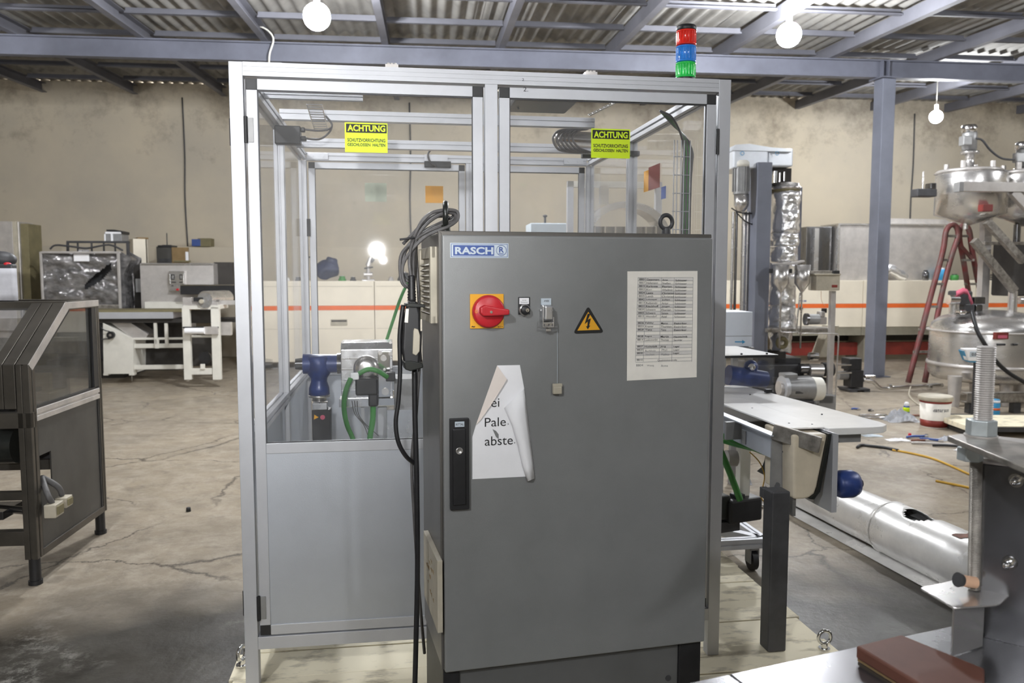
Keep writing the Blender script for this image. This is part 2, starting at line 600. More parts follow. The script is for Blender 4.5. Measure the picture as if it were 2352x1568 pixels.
def concrete():
    m = bpy.data.materials.new('worn concrete floor')
    m.use_nodes = True
    nt = m.node_tree
    N = nt.nodes.new
    L = nt.links.new
    bs = nt.nodes['Principled BSDF']
    bs.inputs['Specular IOR Level'].default_value = 0.28
    tc = N('ShaderNodeTexCoord')

    def nzn(scale, det=6, r=0.6, dist=0.0):
        n = N('ShaderNodeTexNoise')
        n.inputs['Scale'].default_value = scale
        n.inputs['Detail'].default_value = det
        n.inputs['Roughness'].default_value = r
        n.inputs['Distortion'].default_value = dist
        L(tc.outputs['Object'], n.inputs['Vector'])
        return n

    def rng(s, a, b, c=0.0, d=1.0):
        n = N('ShaderNodeMapRange')
        for i, v in enumerate((a, b, c, d)):
            n.inputs[i + 1].default_value = v
        L(s, n.inputs[0])
        return n.outputs[0]

    def mix(fac, a, b):
        n = N('ShaderNodeMix')
        n.data_type = 'RGBA'
        L(fac, n.inputs['Factor'])
        for k, v in (('A', a), ('B', b)):
            if isinstance(v, tuple):
                n.inputs[k].default_value = (*v, 1)
            else:
                L(v, n.inputs[k])
        return n.outputs['Result']
    base = mix(rng(nzn(0.8).outputs[0], 0.35, 0.65), (0.34, 0.285, 0.21), (0.26, 0.22, 0.17))
    base = mix(rng(nzn(7, 9, 0.8).outputs[0], 0.45, 0.7), base, (0.43, 0.38, 0.31))
    base = mix(rng(nzn(5, 9, 0.8, 0.5).outputs[0], 0.5, 0.72), base, (0.19, 0.16, 0.125))
    # grey near concrete patch, light falloff painted in as darker colour (its edge wanders)
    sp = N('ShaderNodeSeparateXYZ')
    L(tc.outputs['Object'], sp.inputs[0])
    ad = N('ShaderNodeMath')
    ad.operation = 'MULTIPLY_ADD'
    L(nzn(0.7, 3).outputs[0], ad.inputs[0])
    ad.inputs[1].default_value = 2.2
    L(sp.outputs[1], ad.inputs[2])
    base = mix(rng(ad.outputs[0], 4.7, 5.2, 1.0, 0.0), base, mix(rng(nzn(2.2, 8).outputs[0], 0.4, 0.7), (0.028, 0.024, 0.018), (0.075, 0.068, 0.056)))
    # chalky scuffs
    sc = N('ShaderNodeMath')
    sc.operation = 'MULTIPLY'
    L(rng(nzn(1.1, 2, 0.5, 0.6).outputs[0], 0.6, 0.76), sc.inputs[0])
    L(rng(nzn(14, 8, 0.8).outputs[0], 0.48, 0.62), sc.inputs[1])
    base = mix(sc.outputs[0], base, (0.36, 0.345, 0.31))
    # cracks
    vo = N('ShaderNodeTexVoronoi')
    vo.feature = 'DISTANCE_TO_EDGE'
    vo.inputs['Scale'].default_value = 0.85
    wn = nzn(2.3, 6, 0.7)
    vm = N('ShaderNodeVectorMath')
    vm.operation = 'MULTIPLY_ADD'
    L(wn.outputs[1], vm.inputs[0])
    vm.inputs[1].default_value = (0.35, 0.35, 0)
    L(tc.outputs['Object'], vm.inputs[2])
    L(vm.outputs[0], vo.inputs['Vector'])
    cm = N('ShaderNodeMath')
    cm.operation = 'MULTIPLY'
    L(rng(vo.outputs[0], 0.0, 0.011, 0.9, 0.0), cm.inputs[0])
    L(rng(nzn(0.9, 2).outputs[0], 0.38, 0.5), cm.inputs[1])
    base = mix(cm.outputs[0], base, (0.06, 0.05, 0.04))
    # dark dirt spots
    base = mix(rng(nzn(3.5, 8, 0.8).outputs[0], 0.66, 0.8), base, (0.07, 0.06, 0.05))
    L(base, bs.inputs['Base Color'])
    L(rng(nzn(1.7, 6).outputs[0], 0.35, 0.7, 0.3, 0.6), bs.inputs['Roughness'])
    bp = N('ShaderNodeBump')
    bp.inputs['Strength'].default_value = 0.25
    bp.inputs['Distance'].default_value = 0.01
    L(nzn(18, 6).outputs[0], bp.inputs['Height'])
    L(bp.outputs[0], bs.inputs['Normal'])
    return m


M['plaster'] = plaster()
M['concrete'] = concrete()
# ================================================================== THE SETTING
BYAW = radians(6.0)
HALL = Fr((0, 0, 0), BYAW)
XL, XR, YF, YB = -11.0, 14.0, -7.0, 15.5


def struct(o, rot=True):
    o['kind'] = 'structure'
    if rot:
        o.rotation_euler = (0, 0, BYAW)
    return o


def roof_z(y):          # underside level of the rafters
    return 4.55 + 0.045 * (y - 11.2)


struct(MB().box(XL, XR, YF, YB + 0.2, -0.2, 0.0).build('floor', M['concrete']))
struct(MB().box(XL, XR, YB, YB + 0.2, 0.0, roof_z(YB) + 0.21).build('wall_back', M['plaster']))
struct(MB().box(XL - 0.2, XL, YF - 0.2, YB + 0.2, 0.0, 4.9).build('wall_left', M['plaster']))
struct(MB().box(XR, XR + 0.2, YF - 0.2, YB + 0.2, 0.0, 4.9).build('wall_right', M['plaster']))
struct(MB().box(XL, XR, YF - 0.2, YF, 0.0, 4.2).build('wall_front', M['plaster']))
# thicker lower part of the back wall with a ledge
xl0, _ = HALL.hit(60, 560, 15.1)
xl1, _ = HALL.hit(1100, 560, 15.1)
struct(MB().box(xl0, xl1, 15.1, YB, 0.0, 2.0).build('trim_1', M['plaster'], bevel=0.01))

# corrugated fibre cement roof: strips of sheets
ceil = bpy.data.objects.new('ceiling', None)
COL.objects.link(ceil)
struct(ceil)


def corr_sheet(w_, l_, pitch=0.177, amp=0.024, th=0.008):
    b = MB()
    n = int(w_ / pitch * 8)
    vs = []
    for k, yy in enumerate((0, l_)):
        for i in range(n + 1):
            x = w_ * i / n
            z = amp * cos(2 * pi * x / pitch)
            vs.append((x, yy, z))
    m = n + 1
    fs = [(i, i + 1, m + i + 1, m + i) for i in range(n)]
    top = [(x, y, z + th) for x, y, z in vs]
    b.add(vs, [tuple(reversed(f)) for f in fs], True)
    b.add(top, fs, True)
    # cut edges
    b.add(vs[:m] + top[:m], [(i, i + 1, m + i + 1, m + i) for i in range(n)])
    return b


SHW, SHL = 0.177 * 6, 2.2
first = None
ny = 11
for r in range(ny):
    y0 = YB + 0.25 - (r + 1) * SHL + r * 0.1
    nxs = int((XR - XL) / SHW) + 1
    for c in range(nxs):
        x0 = XL + c * SHW
        if first is None:
            first = corr_sheet(SHW + 0.04, SHL).build('roof_sheet', M['sheet'], ceil)
            o = first
        else:
            o = first.copy()
            COL.objects.link(o)
        o.location = (x0, y0, roof_z(y0) + 0.245 + (0.006 if c % 2 else 0) + 0.0)
        o.rotation_euler = (math.atan(0.045) - 0.004, random.uniform(-0.003, 0.003), 0)

# girder (an I section) on its column
gt = struct(MB().box(XL, XR, 11.14, 11.26, 4.53, 4.55).box(XL, XR, 11.14, 11.26, 4.3, 4.32).box(XL, XR, 11.185, 11.2, 4.32, 4.53)
            .build('main_roof_beam', M['girder']))
gt2 = struct(MB().box(XL, XR, 2.14, 2.26, 4.12, 4.14).box(XL, XR, 2.14, 2.26, 3.9, 3.92).box(XL, XR, 2.185, 2.2, 3.92, 4.12)
             .build('second_roof_beam', M['girder'])) if False else None
cx, _ = HALL.hit(2030, 500, 11.1)
col_t = bpy.data.objects.new('steel_column', None)
COL.objects.link(col_t)
place(col_t, HALL.wld((cx, 11.2, 0)), BYAW + radians(7))
col_t['kind'] = 'structure'
MB().box(-0.105, 0.105, -0.1, 0.1, 0.015, 4.28).build('column_shaft', M['column_paint'], col_t, 0.008)
MB().box(-0.16, 0.16, -0.15, 0.15, 4.28, 4.3).build('cap_plate', M['girder'], col_t)
MB().box(-0.16, 0.16, -0.16, 0.16, 0, 0.015).build('base_plate', M['girder'], col_t)
MB().box(-0.006, 0.006, -0.085, -0.02, 4.3, 4.53).box(-0.1, -0.09, -0.085, -0.02, 4.3, 4.53).build('stiffener_plate', M['girder'], col_t)

# rafters along the slope, purlins between them
rx0, _ = HALL.hit(885, 95, 11.2)
sl = math.atan(0.045)
raf = []
k0 = int((XL - rx0) / 1.56)
k1 = int((XR - rx0) / 1.56)
xs_r = [rx0 + k * 1.56 for k in range(k0, k1 + 1)]
proto = None
for x in xs_r:
    if proto is None:
        ln = (YB - YF) / cos(sl)
        b = MB().box(-0.045, 0.045, 0, ln, 0.0, 0.008).box(-0.045, 0.045, 0, ln, 0.152, 0.16).box(-0.045, -0.035, 0, ln, 0.008, 0.152)
        proto = b.build('rafter_beam', M['rafter'])
        o = proto
    else:
        o = proto.copy()
        COL.objects.link(o)
    o['kind'] = 'structure'
    o.location = HALL.wld((x, YF, roof_z(YF)))
    o.rotation_euler = (sl, 0, BYAW)
pp = None
yy = YB - 0.75
while yy > 1.0:
    for x0 in xs_r[:-1]:
        if pp is None:
            pp = MB().box(0.05, 1.51, -0.02, 0.03, 0, 0.004).box(0.05, 1.51, 0.026, 0.03, 0.0, 0.08).box(0.05, 1.51, -0.02, -0.016, 0.0, 0.02).build('purlin_beam', M['rafter'])
            o = pp
        else:
            o = pp.copy()
            COL.objects.link(o)
        o['kind'] = 'structure'
        o.location = HALL.wld((x0, yy, roof_z(yy) + 0.115 + random.uniform(-0.006, 0.006)))
        o.rotation_euler = (0, 0, BYAW)
    yy -= 1.08

# conduits down the back wall
cond = []
for i, (px, lab) in enumerate(((425, 'thin dark conduit running down the back wall above the steel control cabinet'),
                               (942, 'thin dark conduit on the back wall seen through the tall glass guard door'),
                               (2094, 'thin dark conduit on the back wall beside the small hanging lamp'))):
    x, _ = HALL.hit(px, 400, YB)
    b = MB()
    b.tube([(x, YB - 0.02, 4.7), (x + 0.012, YB - 0.02, 3.7), (x - 0.008, YB - 0.02, 2.9), (x + 0.01, YB - 0.02, 2.02 if px < 1000 else 1.2)], 0.014, 6)
    o = b.build('wall_conduit', M['darkgrey'])
    o.rotation_euler = (0, 0, BYAW)
    tag(o, lab, 'conduit', 'conduits on the back wall')

# ------------------------------------------------------------------ bulbs
bulb_spec = [
    (P(728, 38, 8.0), 'bright bulb hanging under the roof over the tall glass guard doors', 1.35, True),
    (P(1812, 80, 9.0), 'bright bulb hanging under the roof beside the signal tower light', 1.2, True),
    (P(2150, 268, 13.2), 'small glowing bulb by the back wall next to the steel hoppers', 0.9, True),
    (Vector((-1.6, -2.2, 3.55)), 'unseen bulb added as front fill behind the photographer over the dark-framed machine', 1.7, False),  # out of frame, added as frontal fill for cabinet and doors
    (Vector((-2.2, 3.9, 3.9)), 'unseen bulb added above the front of the enclosure', 0.7, False),  # out of frame, added to brighten the tunnel and the enclosure inside
    (Vector((2.3, -2.6, 3.6)), 'unseen bulb added behind the photographer over the steel table', 0.7, False),  # also unseen; added to light the near right from behind
    (Vector((8.6, 7.5, 3.9)), 'unseen bulb added over the hall beyond the steel mixing tanks', 1.0, False),  # unseen, added to brighten the far right of the hall
    (Vector((5.2, 3.6, 3.8)), 'unseen bulb added over the floor beside the lying duct', 0.9, False),  # unseen, added for more light on duct and conveyor table
    (Vector((-7.0, 8.5, 3.9)), 'unseen bulb added over the wrapped machines', 0.45, False),  # unseen and weak, added to light the far left
]
bm_p = None
for i, (p, lab, fct, vis) in enumerate(bulb_spec):
    t = thing('hanging_bulb', lab, 'lamp', p, 0, 'bare bulbs hanging from the roof')
    r = 0.13 if i < 2 else 0.1
    mt = M['bulb']
    if fct != 1.0:
        mt = M['bulb'].copy()
        mt.node_tree.nodes['Principled BSDF'].inputs['Emission Strength'].default_value = BULB_STRENGTH * fct
    MB().ball((0, 0, 0), r, 12).build('glass_globe', mt, t)
    MB().cyl((0, 0, r * 0.92), (0, 0, r + 0.09), 0.03, 0.03, 12).build('lamp_socket', M['white_paint'], t)
    l = HALL.loc(p)
    zt = roof_z(l.y) + 0.22 - p.z
    MB().cyl((0, 0, r + 0.08), (0, 0, max(zt, r + 0.1)), 0.006, 0.006, 6).build('cord', M['white_paint'], t)

# the light on the photographer's camera
fl = bpy.data.lights.new('camera_flash', 'SPOT')
fl.energy = 150.0
fl.spot_size = radians(80)
fl.spot_blend = 1.0
fl.shadow_soft_size = 0.03
flo = bpy.data.objects.new('camera_flash', fl)
flo.location = (-0.1, -0.02, CAMZ + 0.17)
flo.rotation_euler = (Vector((-1.55, 2.7, 2.1)) - flo.location).to_track_quat('-Z', 'Y').to_euler()
COL.objects.link(flo)

# junction box and cable on the girder
b_o = HALL.wld(HALL.h3(620, 148, 11.1))
t = thing('junction_box', 'small grey junction box with a pale cable under the roof girder', 'junction box', b_o, BYAW)
MB().box(-0.16, 0.16, -0.05, 0.03, -0.1, 0.02).build('casing', M['motor_grey'], t, 0.006)
MB().tube([(0.0, -0.06, 0.0), (0.02, -0.1, 0.12), (0.07, -0.1, 0.3), (-0.02, -0.1, 0.42), (-0.22, -0.06, 0.5)], 0.012, 6).build('cable', M['white_paint'], t)
# ================================================================== GUARD ENCLOSURE
EY = radians(8.45)
E = Fr((-0.934, 2.717, 0.05), EY)
EW, ED, EH = 1.744, 2.04, 2.15
enc = thing('machine_enclosure', 'tall aluminium-framed safety enclosure with clear doors standing on the plank platform', 'enclosure', E.o, EY)
PW = 0.045


def slot_box(b, x0, x1, y0, y1, z0, z1, ax):
    """profile with a groove along each long face"""
    g, dd = 0.0045, 0.007
    R = [(x0, x1), (y0, y1), (z0, z1)]
    oth = [i for i in range(3) if i != ax]
    core = [list(r) for r in R]
    for i in oth:
        core[i] = [R[i][0] + dd, R[i][1] - dd]
    b.box(*core[0], *core[1], *core[2])
    for a in (0, 1):
        for c in (0, 1):
            q = [list(r) for r in R]
            for i, s in zip(oth, (a, c)):
                mid = (R[i][0] + R[i][1]) / 2
                q[i] = [R[i][0], mid - g] if s == 0 else [mid + g, R[i][1]]
            b.box(*q[0], *q[1], *q[2])
    return b


def line_box(b, x0, x1, y0, y1, z0, z1, n=3):
    """closed profile running in x with hairline joints on its front"""
    h = (z1 - z0) / n
    b.box(x0, x1, y0 + 0.0015, y1, z0, z1)
    for i in range(n):
        b.box(x0, x1, y0, y0 + 0.0018, z0 + i * h + (0.0007 if i else 0), z0 + (i + 1) * h - (0.0007 if i < n - 1 else 0))
    return b


mx0, _ = E.hit(1114, 350)
mx1, _ = E.hit(1145, 350)
mx1 = mx0 + PW
# posts
for (x, y, slotted) in ((0, 0, 0), (EW - PW, 0, 0), (mx0, 0, 0), (0, 1.0, 1), (0, ED - PW, 1), (0.965, ED - PW, 1), (EW - PW, ED - PW, 1), (EW - PW, 1.12, 1)):
    b = MB()
    top = EH if (x in (0, EW - PW) and y == 0) else EH - PW
    z0 = 0.0 if y == 0 or y == ED - PW else 0.14
    if (x, y) == (mx0, 0):
        z0 = 0.185
    if slotted:
        slot_box(b, x, x + PW, y, y + PW, z0, top, 2)
    else:
        b.box(x, x + PW, y, y + PW, z0, top)
    b.build('post', M['alu'], enc, 0.0015)
# rails
line_box(MB(), PW, EW - PW, 0, PW, EH - PW, EH).build('top_rail', M['alu'], enc)
MB().box(PW, EW - PW, 0, PW, 0.14, 0.185).build('bottom_rail', M['alu'], enc, 0.0015)
for (a, q) in ((('x', PW, EW - PW, ED - PW, ED), 0), (('y', PW, ED - PW, 0, PW), 1), (('y', PW, ED - PW, EW - PW, EW), 1)):
    for z0, nm in ((EH - PW, 'top_rail'), (0.86, 'middle_rail'), (0.14, 'bottom_rail')):
        b = MB()
        if q == 0:
            slot_box(b, a[1], a[2], a[3], a[4], z0, z0 + PW, 0)
        else:
            slot_box(b, a[3], a[4], a[1], a[2], z0, z0 + PW, 1)
        b.build(nm, M['alu'], enc, 0.001)
# cross beams lying on / in the top frame
slot_box(MB(), 0.03, EW - 0.25, 1.0, 1.045, EH + 0.001, EH + 0.046, 0).build('cross_beam', M['alu'], enc)
slot_box(MB(), PW, EW - PW, 1.5, 1.545, EH - PW, EH, 0).build('cross_beam', M['alu'], enc)
slot_box(MB(), PW, 0.42, 0.45, 0.475, EH - 0.022, EH, 0).build('cross_beam', M['alu'], enc)
# corner brackets
for (x, y) in ((0.11, ED - 0.05), (EW - 0.13, ED - 0.05)):
    MB().box(x - 0.06, x + 0.06, y - 0.005, y + 0.001, EH - 0.04, EH - 0.005).cyl((x - 0.03, y - 0.009, EH - 0.022), (x - 0.03, y, EH - 0.022), 0.008, None, 8)\
        .cyl((x + 0.03, y - 0.009, EH - 0.022), (x + 0.03, y, EH - 0.022), 0.008, None, 8).build('corner_bracket', M['alu'], enc, 0.001)
for px in (900, 1360):
    x, _ = E.hit(px, 150)
    b = MB().box(x - 0.022, x + 0.022, 0.01, 0.05, EH, EH + 0.012)
    for dx in (-0.012, 0.0, 0.012):
        b.cyl((x + dx, 0.02, EH + 0.012), (x + dx, 0.02, EH + 0.018), 0.005, None, 8)
    b.build('cable_bracket', M['steel_dull'], enc)
# side and rear infill
for x in (0.02, EW - 0.025):
    for (a, c) in ((PW, 1.0), (1.0 + PW, ED - PW)):
        if x > 1:
            a, c = (a, 1.12) if a < 0.5 else (1.165, c)
        MB().box(x, x + 0.004, a, c, 0.905, EH - PW).build('side_pane', M['pane'], enc)
        MB().box(x, x + 0.004, a, c, 0.185, 0.86).build('side_panel', M['alu_panel'], enc)
# stickers on the side pane (seen from inside)
ya, za = E.hitx(1490, 385, EW - 0.026)
yb, zb = E.hitx(1515, 440, EW - 0.026)
MB().box(EW - 0.0265, EW - 0.0255, yb, ya, zb + 0.02, za).build('side_sticker', M['maroon'], enc, label='dark red sticker on the side pane')
MB().box(EW - 0.0265, EW - 0.0255, ya, ya + 0.07, zb + 0.02, za - 0.01).build('side_sticker', M['orange_sticker'], enc, label='orange sticker on the side pane')
yc, zc = E.hitx(1519, 430, EW - 0.026)
yd, zd = E.hitx(1529, 455, EW - 0.026)
MB().box(EW - 0.0265, EW - 0.0255, yd, yc, zd, zc).build('side_sticker', M['logo_blue'], enc, label='small blue sticker on the side pane')


def make_door(x0, x1, y, hinge_side, z0=0.19, z1=EH - PW - 0.008, midz=None, panel=True, fw=0.036, pane='pane_dirty', name='door', label=None, th=0.03, front=True):
    """guard door with mitre blocks at its corners; lies in the plane y .. y+th"""
    d = MB()
    d.box(x0, x0 + fw, y, y + th, z0 + fw, z1 - fw)
    dr = bpy.data.objects.new(name, None)
    COL.objects.link(dr)
    dr.parent = enc
    if label:
        dr['label'] = label
    d.build('stile', M['alu'], dr, 0.0015)
    MB().box(x1 - fw, x1, y, y + th, z0 + fw, z1 - fw).build('stile', M['alu'], dr, 0.0015)
    MB().box(x0 + fw, x1 - fw, y, y + th, z1 - fw, z1).build('door_rail', M['alu'], dr, 0.0015)
    MB().box(x0 + fw, x1 - fw, y, y + th, z0, z0 + fw).build('door_rail', M['alu'], dr, 0.0015)
    for (cx_, cz_) in ((x0, z0), (x0, z1 - fw), (x1 - fw, z0), (x1 - fw, z1 - fw)):
        MB().box(cx_ + 0.0005, cx_ + fw - 0.0005, y + 0.001, y + th - 0.001, cz_ + 0.0005, cz_ + fw - 0.0005).build('corner_block', M['black'], dr, 0.001)
    ym = y + th * 0.5
    if midz is None:
        midz = 0.884
    MB().box(x0 + fw, x1 - fw, y, y + th, midz - fw / 2, midz + fw / 2).build('door_rail', M['alu'], dr, 0.0015)
    MB().box(x0 + fw - 0.004, x1 - fw + 0.004, ym - 0.002, ym + 0.002, midz + fw / 2, z1 - fw + 0.003).build('pane', M[pane], dr)
    MB().box(x0 + fw, x1 - fw, y + 0.0045, y + 0.010, z0 + fw, midz - fw / 2).build('lower_panel', M['alu_panel'], dr)
    # dark gasket round the pane
    g = MB()
    a, c_, e, f = x0 + fw, x1 - fw, midz + fw / 2, z1 - fw
    g.box(a, c_, y + 0.006, y + 0.012, f - 0.004, f).box(a, c_, y + 0.006, y + 0.012, e, e + 0.003)
    g.box(a, a + 0.003, y + 0.006, y + 0.012, e, f).box(c_ - 0.003, c_, y + 0.006, y + 0.012, e, f)
    g.build('gasket', M['darkgrey'], dr)
    return dr


dx0, _ = E.hit(560, 600)
dx1, _ = E.hit(1112, 350)
_, dm = E.hit(760, 1026)
door_a = make_door(PW + 0.008, mx0 - 0.006, 0.002, 'l', midz=dm)
door_b = make_door(mx1 + 0.006, EW - PW - 0.008, 0.002, 'r', midz=dm)
# rear doors
rd1 = make_door(PW + 0.01, 0.96, ED - 0.034, 'l', pane='pane', midz=0.885, name='rear_door')
rd2 = make_door(1.015, EW - PW - 0.01, ED - 0.034, 'r', pane='pane', midz=0.885, name='rear_door')
# sign on the rear door
b = MB(E)
b.pbox(977, 427, 1018, 466, ED - 0.021, 0.001)
b.build('square_sticker', M['orange_sticker'], rd1, label='plain orange square sticker on the glass')
b = MB(E)
b.pbox(838, 420, 888, 463, ED - 0.021, 0.001)
b.build('square_sticker', mat('pale sticker reverse', (0.58, 0.63, 0.5), 0.6), rd1, label='pale reverse of a sticker on the glass')
b = MB(E)
b.pbox(1376, 425, 1398, 470, ED - 0.021, 0.001)
b.build('square_sticker', M['paper_old'], rd2, label='pale reverse of a sticker on the glass')

# hinges
def hinge(x, y, z, parent, nm='hinge', h=0.085):
    b = MB().cyl((x, y, z - h / 2), (x, y, z + h / 2), 0.006, None, 10).box(x - 0.006, x + 0.002, y, y + 0.012, z - h / 2, z + h / 2)
    b.build(nm, M['black'], parent)
    MB().cyl((x, y, z - 0.001), (x, y, z + 0.001), 0.0068, None, 10).build('hinge_joint', M['machined'], bpy.data.objects[parent.name])


for (px, py) in ((561, 298), (592, 1396)):
    _, z = E.hit(px, py)
    b = MB().cyl((PW + 0.006, -0.006, z - 0.043), (PW + 0.006, -0.006, z + 0.043), 0.006, None, 10).box(PW + 0.004, PW + 0.012, -0.006, 0.004, z - 0.043, z + 0.043)
    b.build('hinge', M['black'], enc)
    MB().box(PW + 0.013, PW + 0.03, -0.0025, 0.0025, z - 0.04, z + 0.04).build('hinge_leaf', M['motor_grey'], enc)
    b = MB().cyl((-0.006, 0.052, z - 0.045), (-0.006, 0.052, z + 0.045), 0.006, None, 10).box(-0.008, 0.001, 0.046, 0.06, z - 0.045, z + 0.045)
    b.build('hinge', M['black'], enc)
_, z = E.hit(1652, 326)
MB().cyl((EW - PW - 0.004, -0.006, z - 0.045), (EW - PW - 0.004, -0.006, z + 0.045), 0.006, None, 10).build('hinge', M['black'], enc)
for (x, zz) in ((PW + 0.005, 1.72), (0.988, 1.62), (EW - PW - 0.05, 1.55)):
    MB().box(x - 0.008, x + 0.012, ED - PW - 0.012, ED - PW, zz - 0.05, zz + 0.05).build('hinge', M['black'], enc)


def ptext(b, f, body, px0, py0, px1, py1, y, bold=0.0, keep=False):
    pm, qm = (px0 + px1) / 2, (py0 + py1) / 2
    xa, _ = f.hit(px0, qm, y)
    xb, _ = f.hit(px1, qm, y)
    _, zt = f.hit(pm, py0, y)
    _, zb = f.hit(pm, py1, y)
    return b.text(body, xa, xb, zb, zt, y, bold, keep=keep)


def warn_sign(door, r, hd, t0, t1, t2):
    y = 0.0105
    s = MB(E)
    s.pbox(*r, y, 0.001)
    s.build('warning_sticker', M['neon'], door, label='fluorescent yellow ACHTUNG sticker')
    s = MB(E)
    s.pbox(*hd, y - 0.0008, 0.0005)
    s.build('sticker_header', M['ink'], door)
    s = MB()
    ptext(s, E, 'ACHTUNG', *t0, y - 0.0014, 0.035)
    s.build('header_lettering', M['neon'], door)
    s = MB()
    ptext(s, E, 'SCHUTZVORRICHTUNG', *t1, y - 0.0012, 0.02)
    ptext(s, E, 'GESCHLOSSEN  HALTEN', *t2, y - 0.0012, 0.02)
    s.build('sticker_lettering', M['ink'], door)


warn_sign(door_a, (792, 282, 890, 350), (795, 285, 888, 305), (798, 287, 885, 302), (798, 318, 885, 326), (798, 329, 885, 336))
warn_sign(door_b, (1358, 296, 1447, 363), (1361, 299, 1445, 319), (1364, 302, 1442, 317), (1363, 331, 1442, 339), (1363, 342, 1442, 349))
s = MB()
ptext(s, E, '2.', 1202, 200, 1213, 210, 0.0012)
s.build('pen_mark', M['ink'], door_b)
s = MB()
ptext(s, E, '2', 1199, 180, 1204, 186, -0.0006)
s.build('pen_mark', M['ink'], enc)

# vertical wire cable tray with its cables at the inner corner
b = MB()
TY = 0.3
x0, _ = E.hit(1547, 430, TY)
x1, _ = E.hit(1584, 430, TY)
_, zt = E.hit(1560, 322, TY)
xm = (x0 + x1) / 2
for xx in (x0, x0 + 0.013, xm - 0.004, xm + 0.008, x1):
    b.cyl((xx, TY, 0.5), (xx, TY, zt), 0.0022, None, 6)
z = 0.55
while z < zt:
    b.cyl((x0 - 0.003, TY + 0.004, z), (x1 + 0.003, TY + 0.004, z), 0.002, None, 6)
    z += 0.072
b.build('cable_tray', M['alu'], enc)
for i in range(9):
    xx = xm + 0.008 + i * 0.0042
    c = M['green'] if i in (2, 5) else M['rubber']
    pts = [(xx, TY + 0.012 + 0.004 * (i % 3), 0.55), (xx, TY + 0.012, zt - 0.25), (xx + 0.002, TY + 0.012, zt - 0.03),
           (xx - 0.045 - i * 0.002, TY + 0.0 + 0.01 * i, zt + 0.08), (xx - 0.11 + 0.004 * i, TY - 0.02 + 0.015 * i, EH - 0.06)]
    MB().tube(pts, 0.0042, 6, 5).build('cable', c, enc)
# overhead wire ladder
b = MB()
pA = Vector(E.h3(1362, 262, 0.9))
pB = Vector(E.h3(1432, 228, 0.75))
dv = (pB - pA)
pA2, pB2 = pA - dv * 0.1, pB + dv * 0.6
for off in (0.0, 0.035):
    b.cyl(pA2 + Vector((0, off, off * 0.3)), pB2 + Vector((0, off, off * 0.3)), 0.003, None, 6)
for i in range(14):
    q = pA2.lerp(pB2, i / 13)
    b.cyl(q, q + Vector((0, 0.035, 0.0105)), 0.002, None, 6)
b.build('overhead_cable_ladder', M['chrome'], enc)
b = MB()
pA = Vector(E.h3(738, 300, 1.02))
pB = Vector(E.h3(722, 240, 0.62))
for off in (-0.03, 0.03):
    b.cyl(pA + Vector((off, 0, 0)), pB + Vector((off, 0, 0)), 0.0028, None, 6)
for i in range(12):
    q = pA.lerp(pB, i / 11)
    b.cyl(q + Vector((-0.03, 0, 0)), q + Vector((0.03, 0, 0)), 0.0022, None, 6)
b.build('overhead_cable_ladder', M['chrome'], enc)
# safety switches
SY = 0.86
b = MB(E)
b.pbox(630, 288, 690, 330, SY, 0.05)
b.pbox(690, 292, 700, 302, SY + 0.01, 0.03)
b.pbox(690, 312, 703, 322, SY + 0.01, 0.03)
b.build('safety_switch', M['black'], enc, 0.004)
for (a, c_) in ((297, 4), (317, -4)):
    MB().tube([E.h3(698, a, SY + 0.02), E.h3(732, a + 3, SY + 0.02), E.h3(756, 300 + c_ * -1, SY + 0.03), E.h3(762, 285, SY + 0.04), E.h3(748, 266, SY + 0.05)], 0.0045, 6).build('cable', M['rubber'], enc)
b = MB(E)
b.pbox(975, 370, 1036, 384, ED - 0.075, 0.028)
b.build('safety_switch', M['black'], enc, 0.002)
MB().tube([E.h3(1002, 382, ED - 0.1), E.h3(988, 372, ED - 0.11), E.h3(984, 352, ED - 0.11), E.h3(1000, 332, ED - 0.11)], 0.006, 6).build('cable', M['rubber'], enc)
b = MB(E)
b.pbox(975, 355, 1028, 370, ED - 0.08, 0.02)
b.build('switch_bracket', M['alu'], enc)
b = MB(E)
b.pbox(1338, 346, 1372, 362, 1.55, 0.04)
b.build('safety_switch', M['black'], enc, 0.004)
b = MB(E)
b.pbox(1447, 346, 1470, 358, 1.1, 0.04)
b.build('safety_switch', M['black'], enc, 0.004)
# pneumatic reservoir with looped hoses under the top frame
c0 = Vector(E.h3(1281, 318, 1.2))
c1 = Vector(E.h3(1355, 322, 1.25))
MB().cyl(c0, c1 + (c1 - c0) * 0.4, 0.04, None, 20).ball(c0, 0.04, 10, (0.6, 1, 1)).build('air_reservoir', M['steel'], enc)
for i in range(6):
    dx = i * 9
    MB().tube([E.h3(1330 + dx * 0.6, 350, 1.15), E.h3(1285 + dx, 344 - i, 1.12), E.h3(1270 + dx, 318, 1.12), E.h3(1285 + dx, 300, 1.12), E.h3(1318 + dx * 0.7, 296, 1.15), E.h3(1345 + dx * 0.4, 285, 1.2)], 0.0055, 6).build('hose', M['rubber'], enc)
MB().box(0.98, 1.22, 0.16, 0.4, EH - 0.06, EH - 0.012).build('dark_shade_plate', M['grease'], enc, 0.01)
MB().torus(E.h3(1199, 243, 0.3), 0.018, 0.003, (0, 1, 0), 16, 6, pi, 2 * pi).build('cable_loop', M['rubber'], enc)

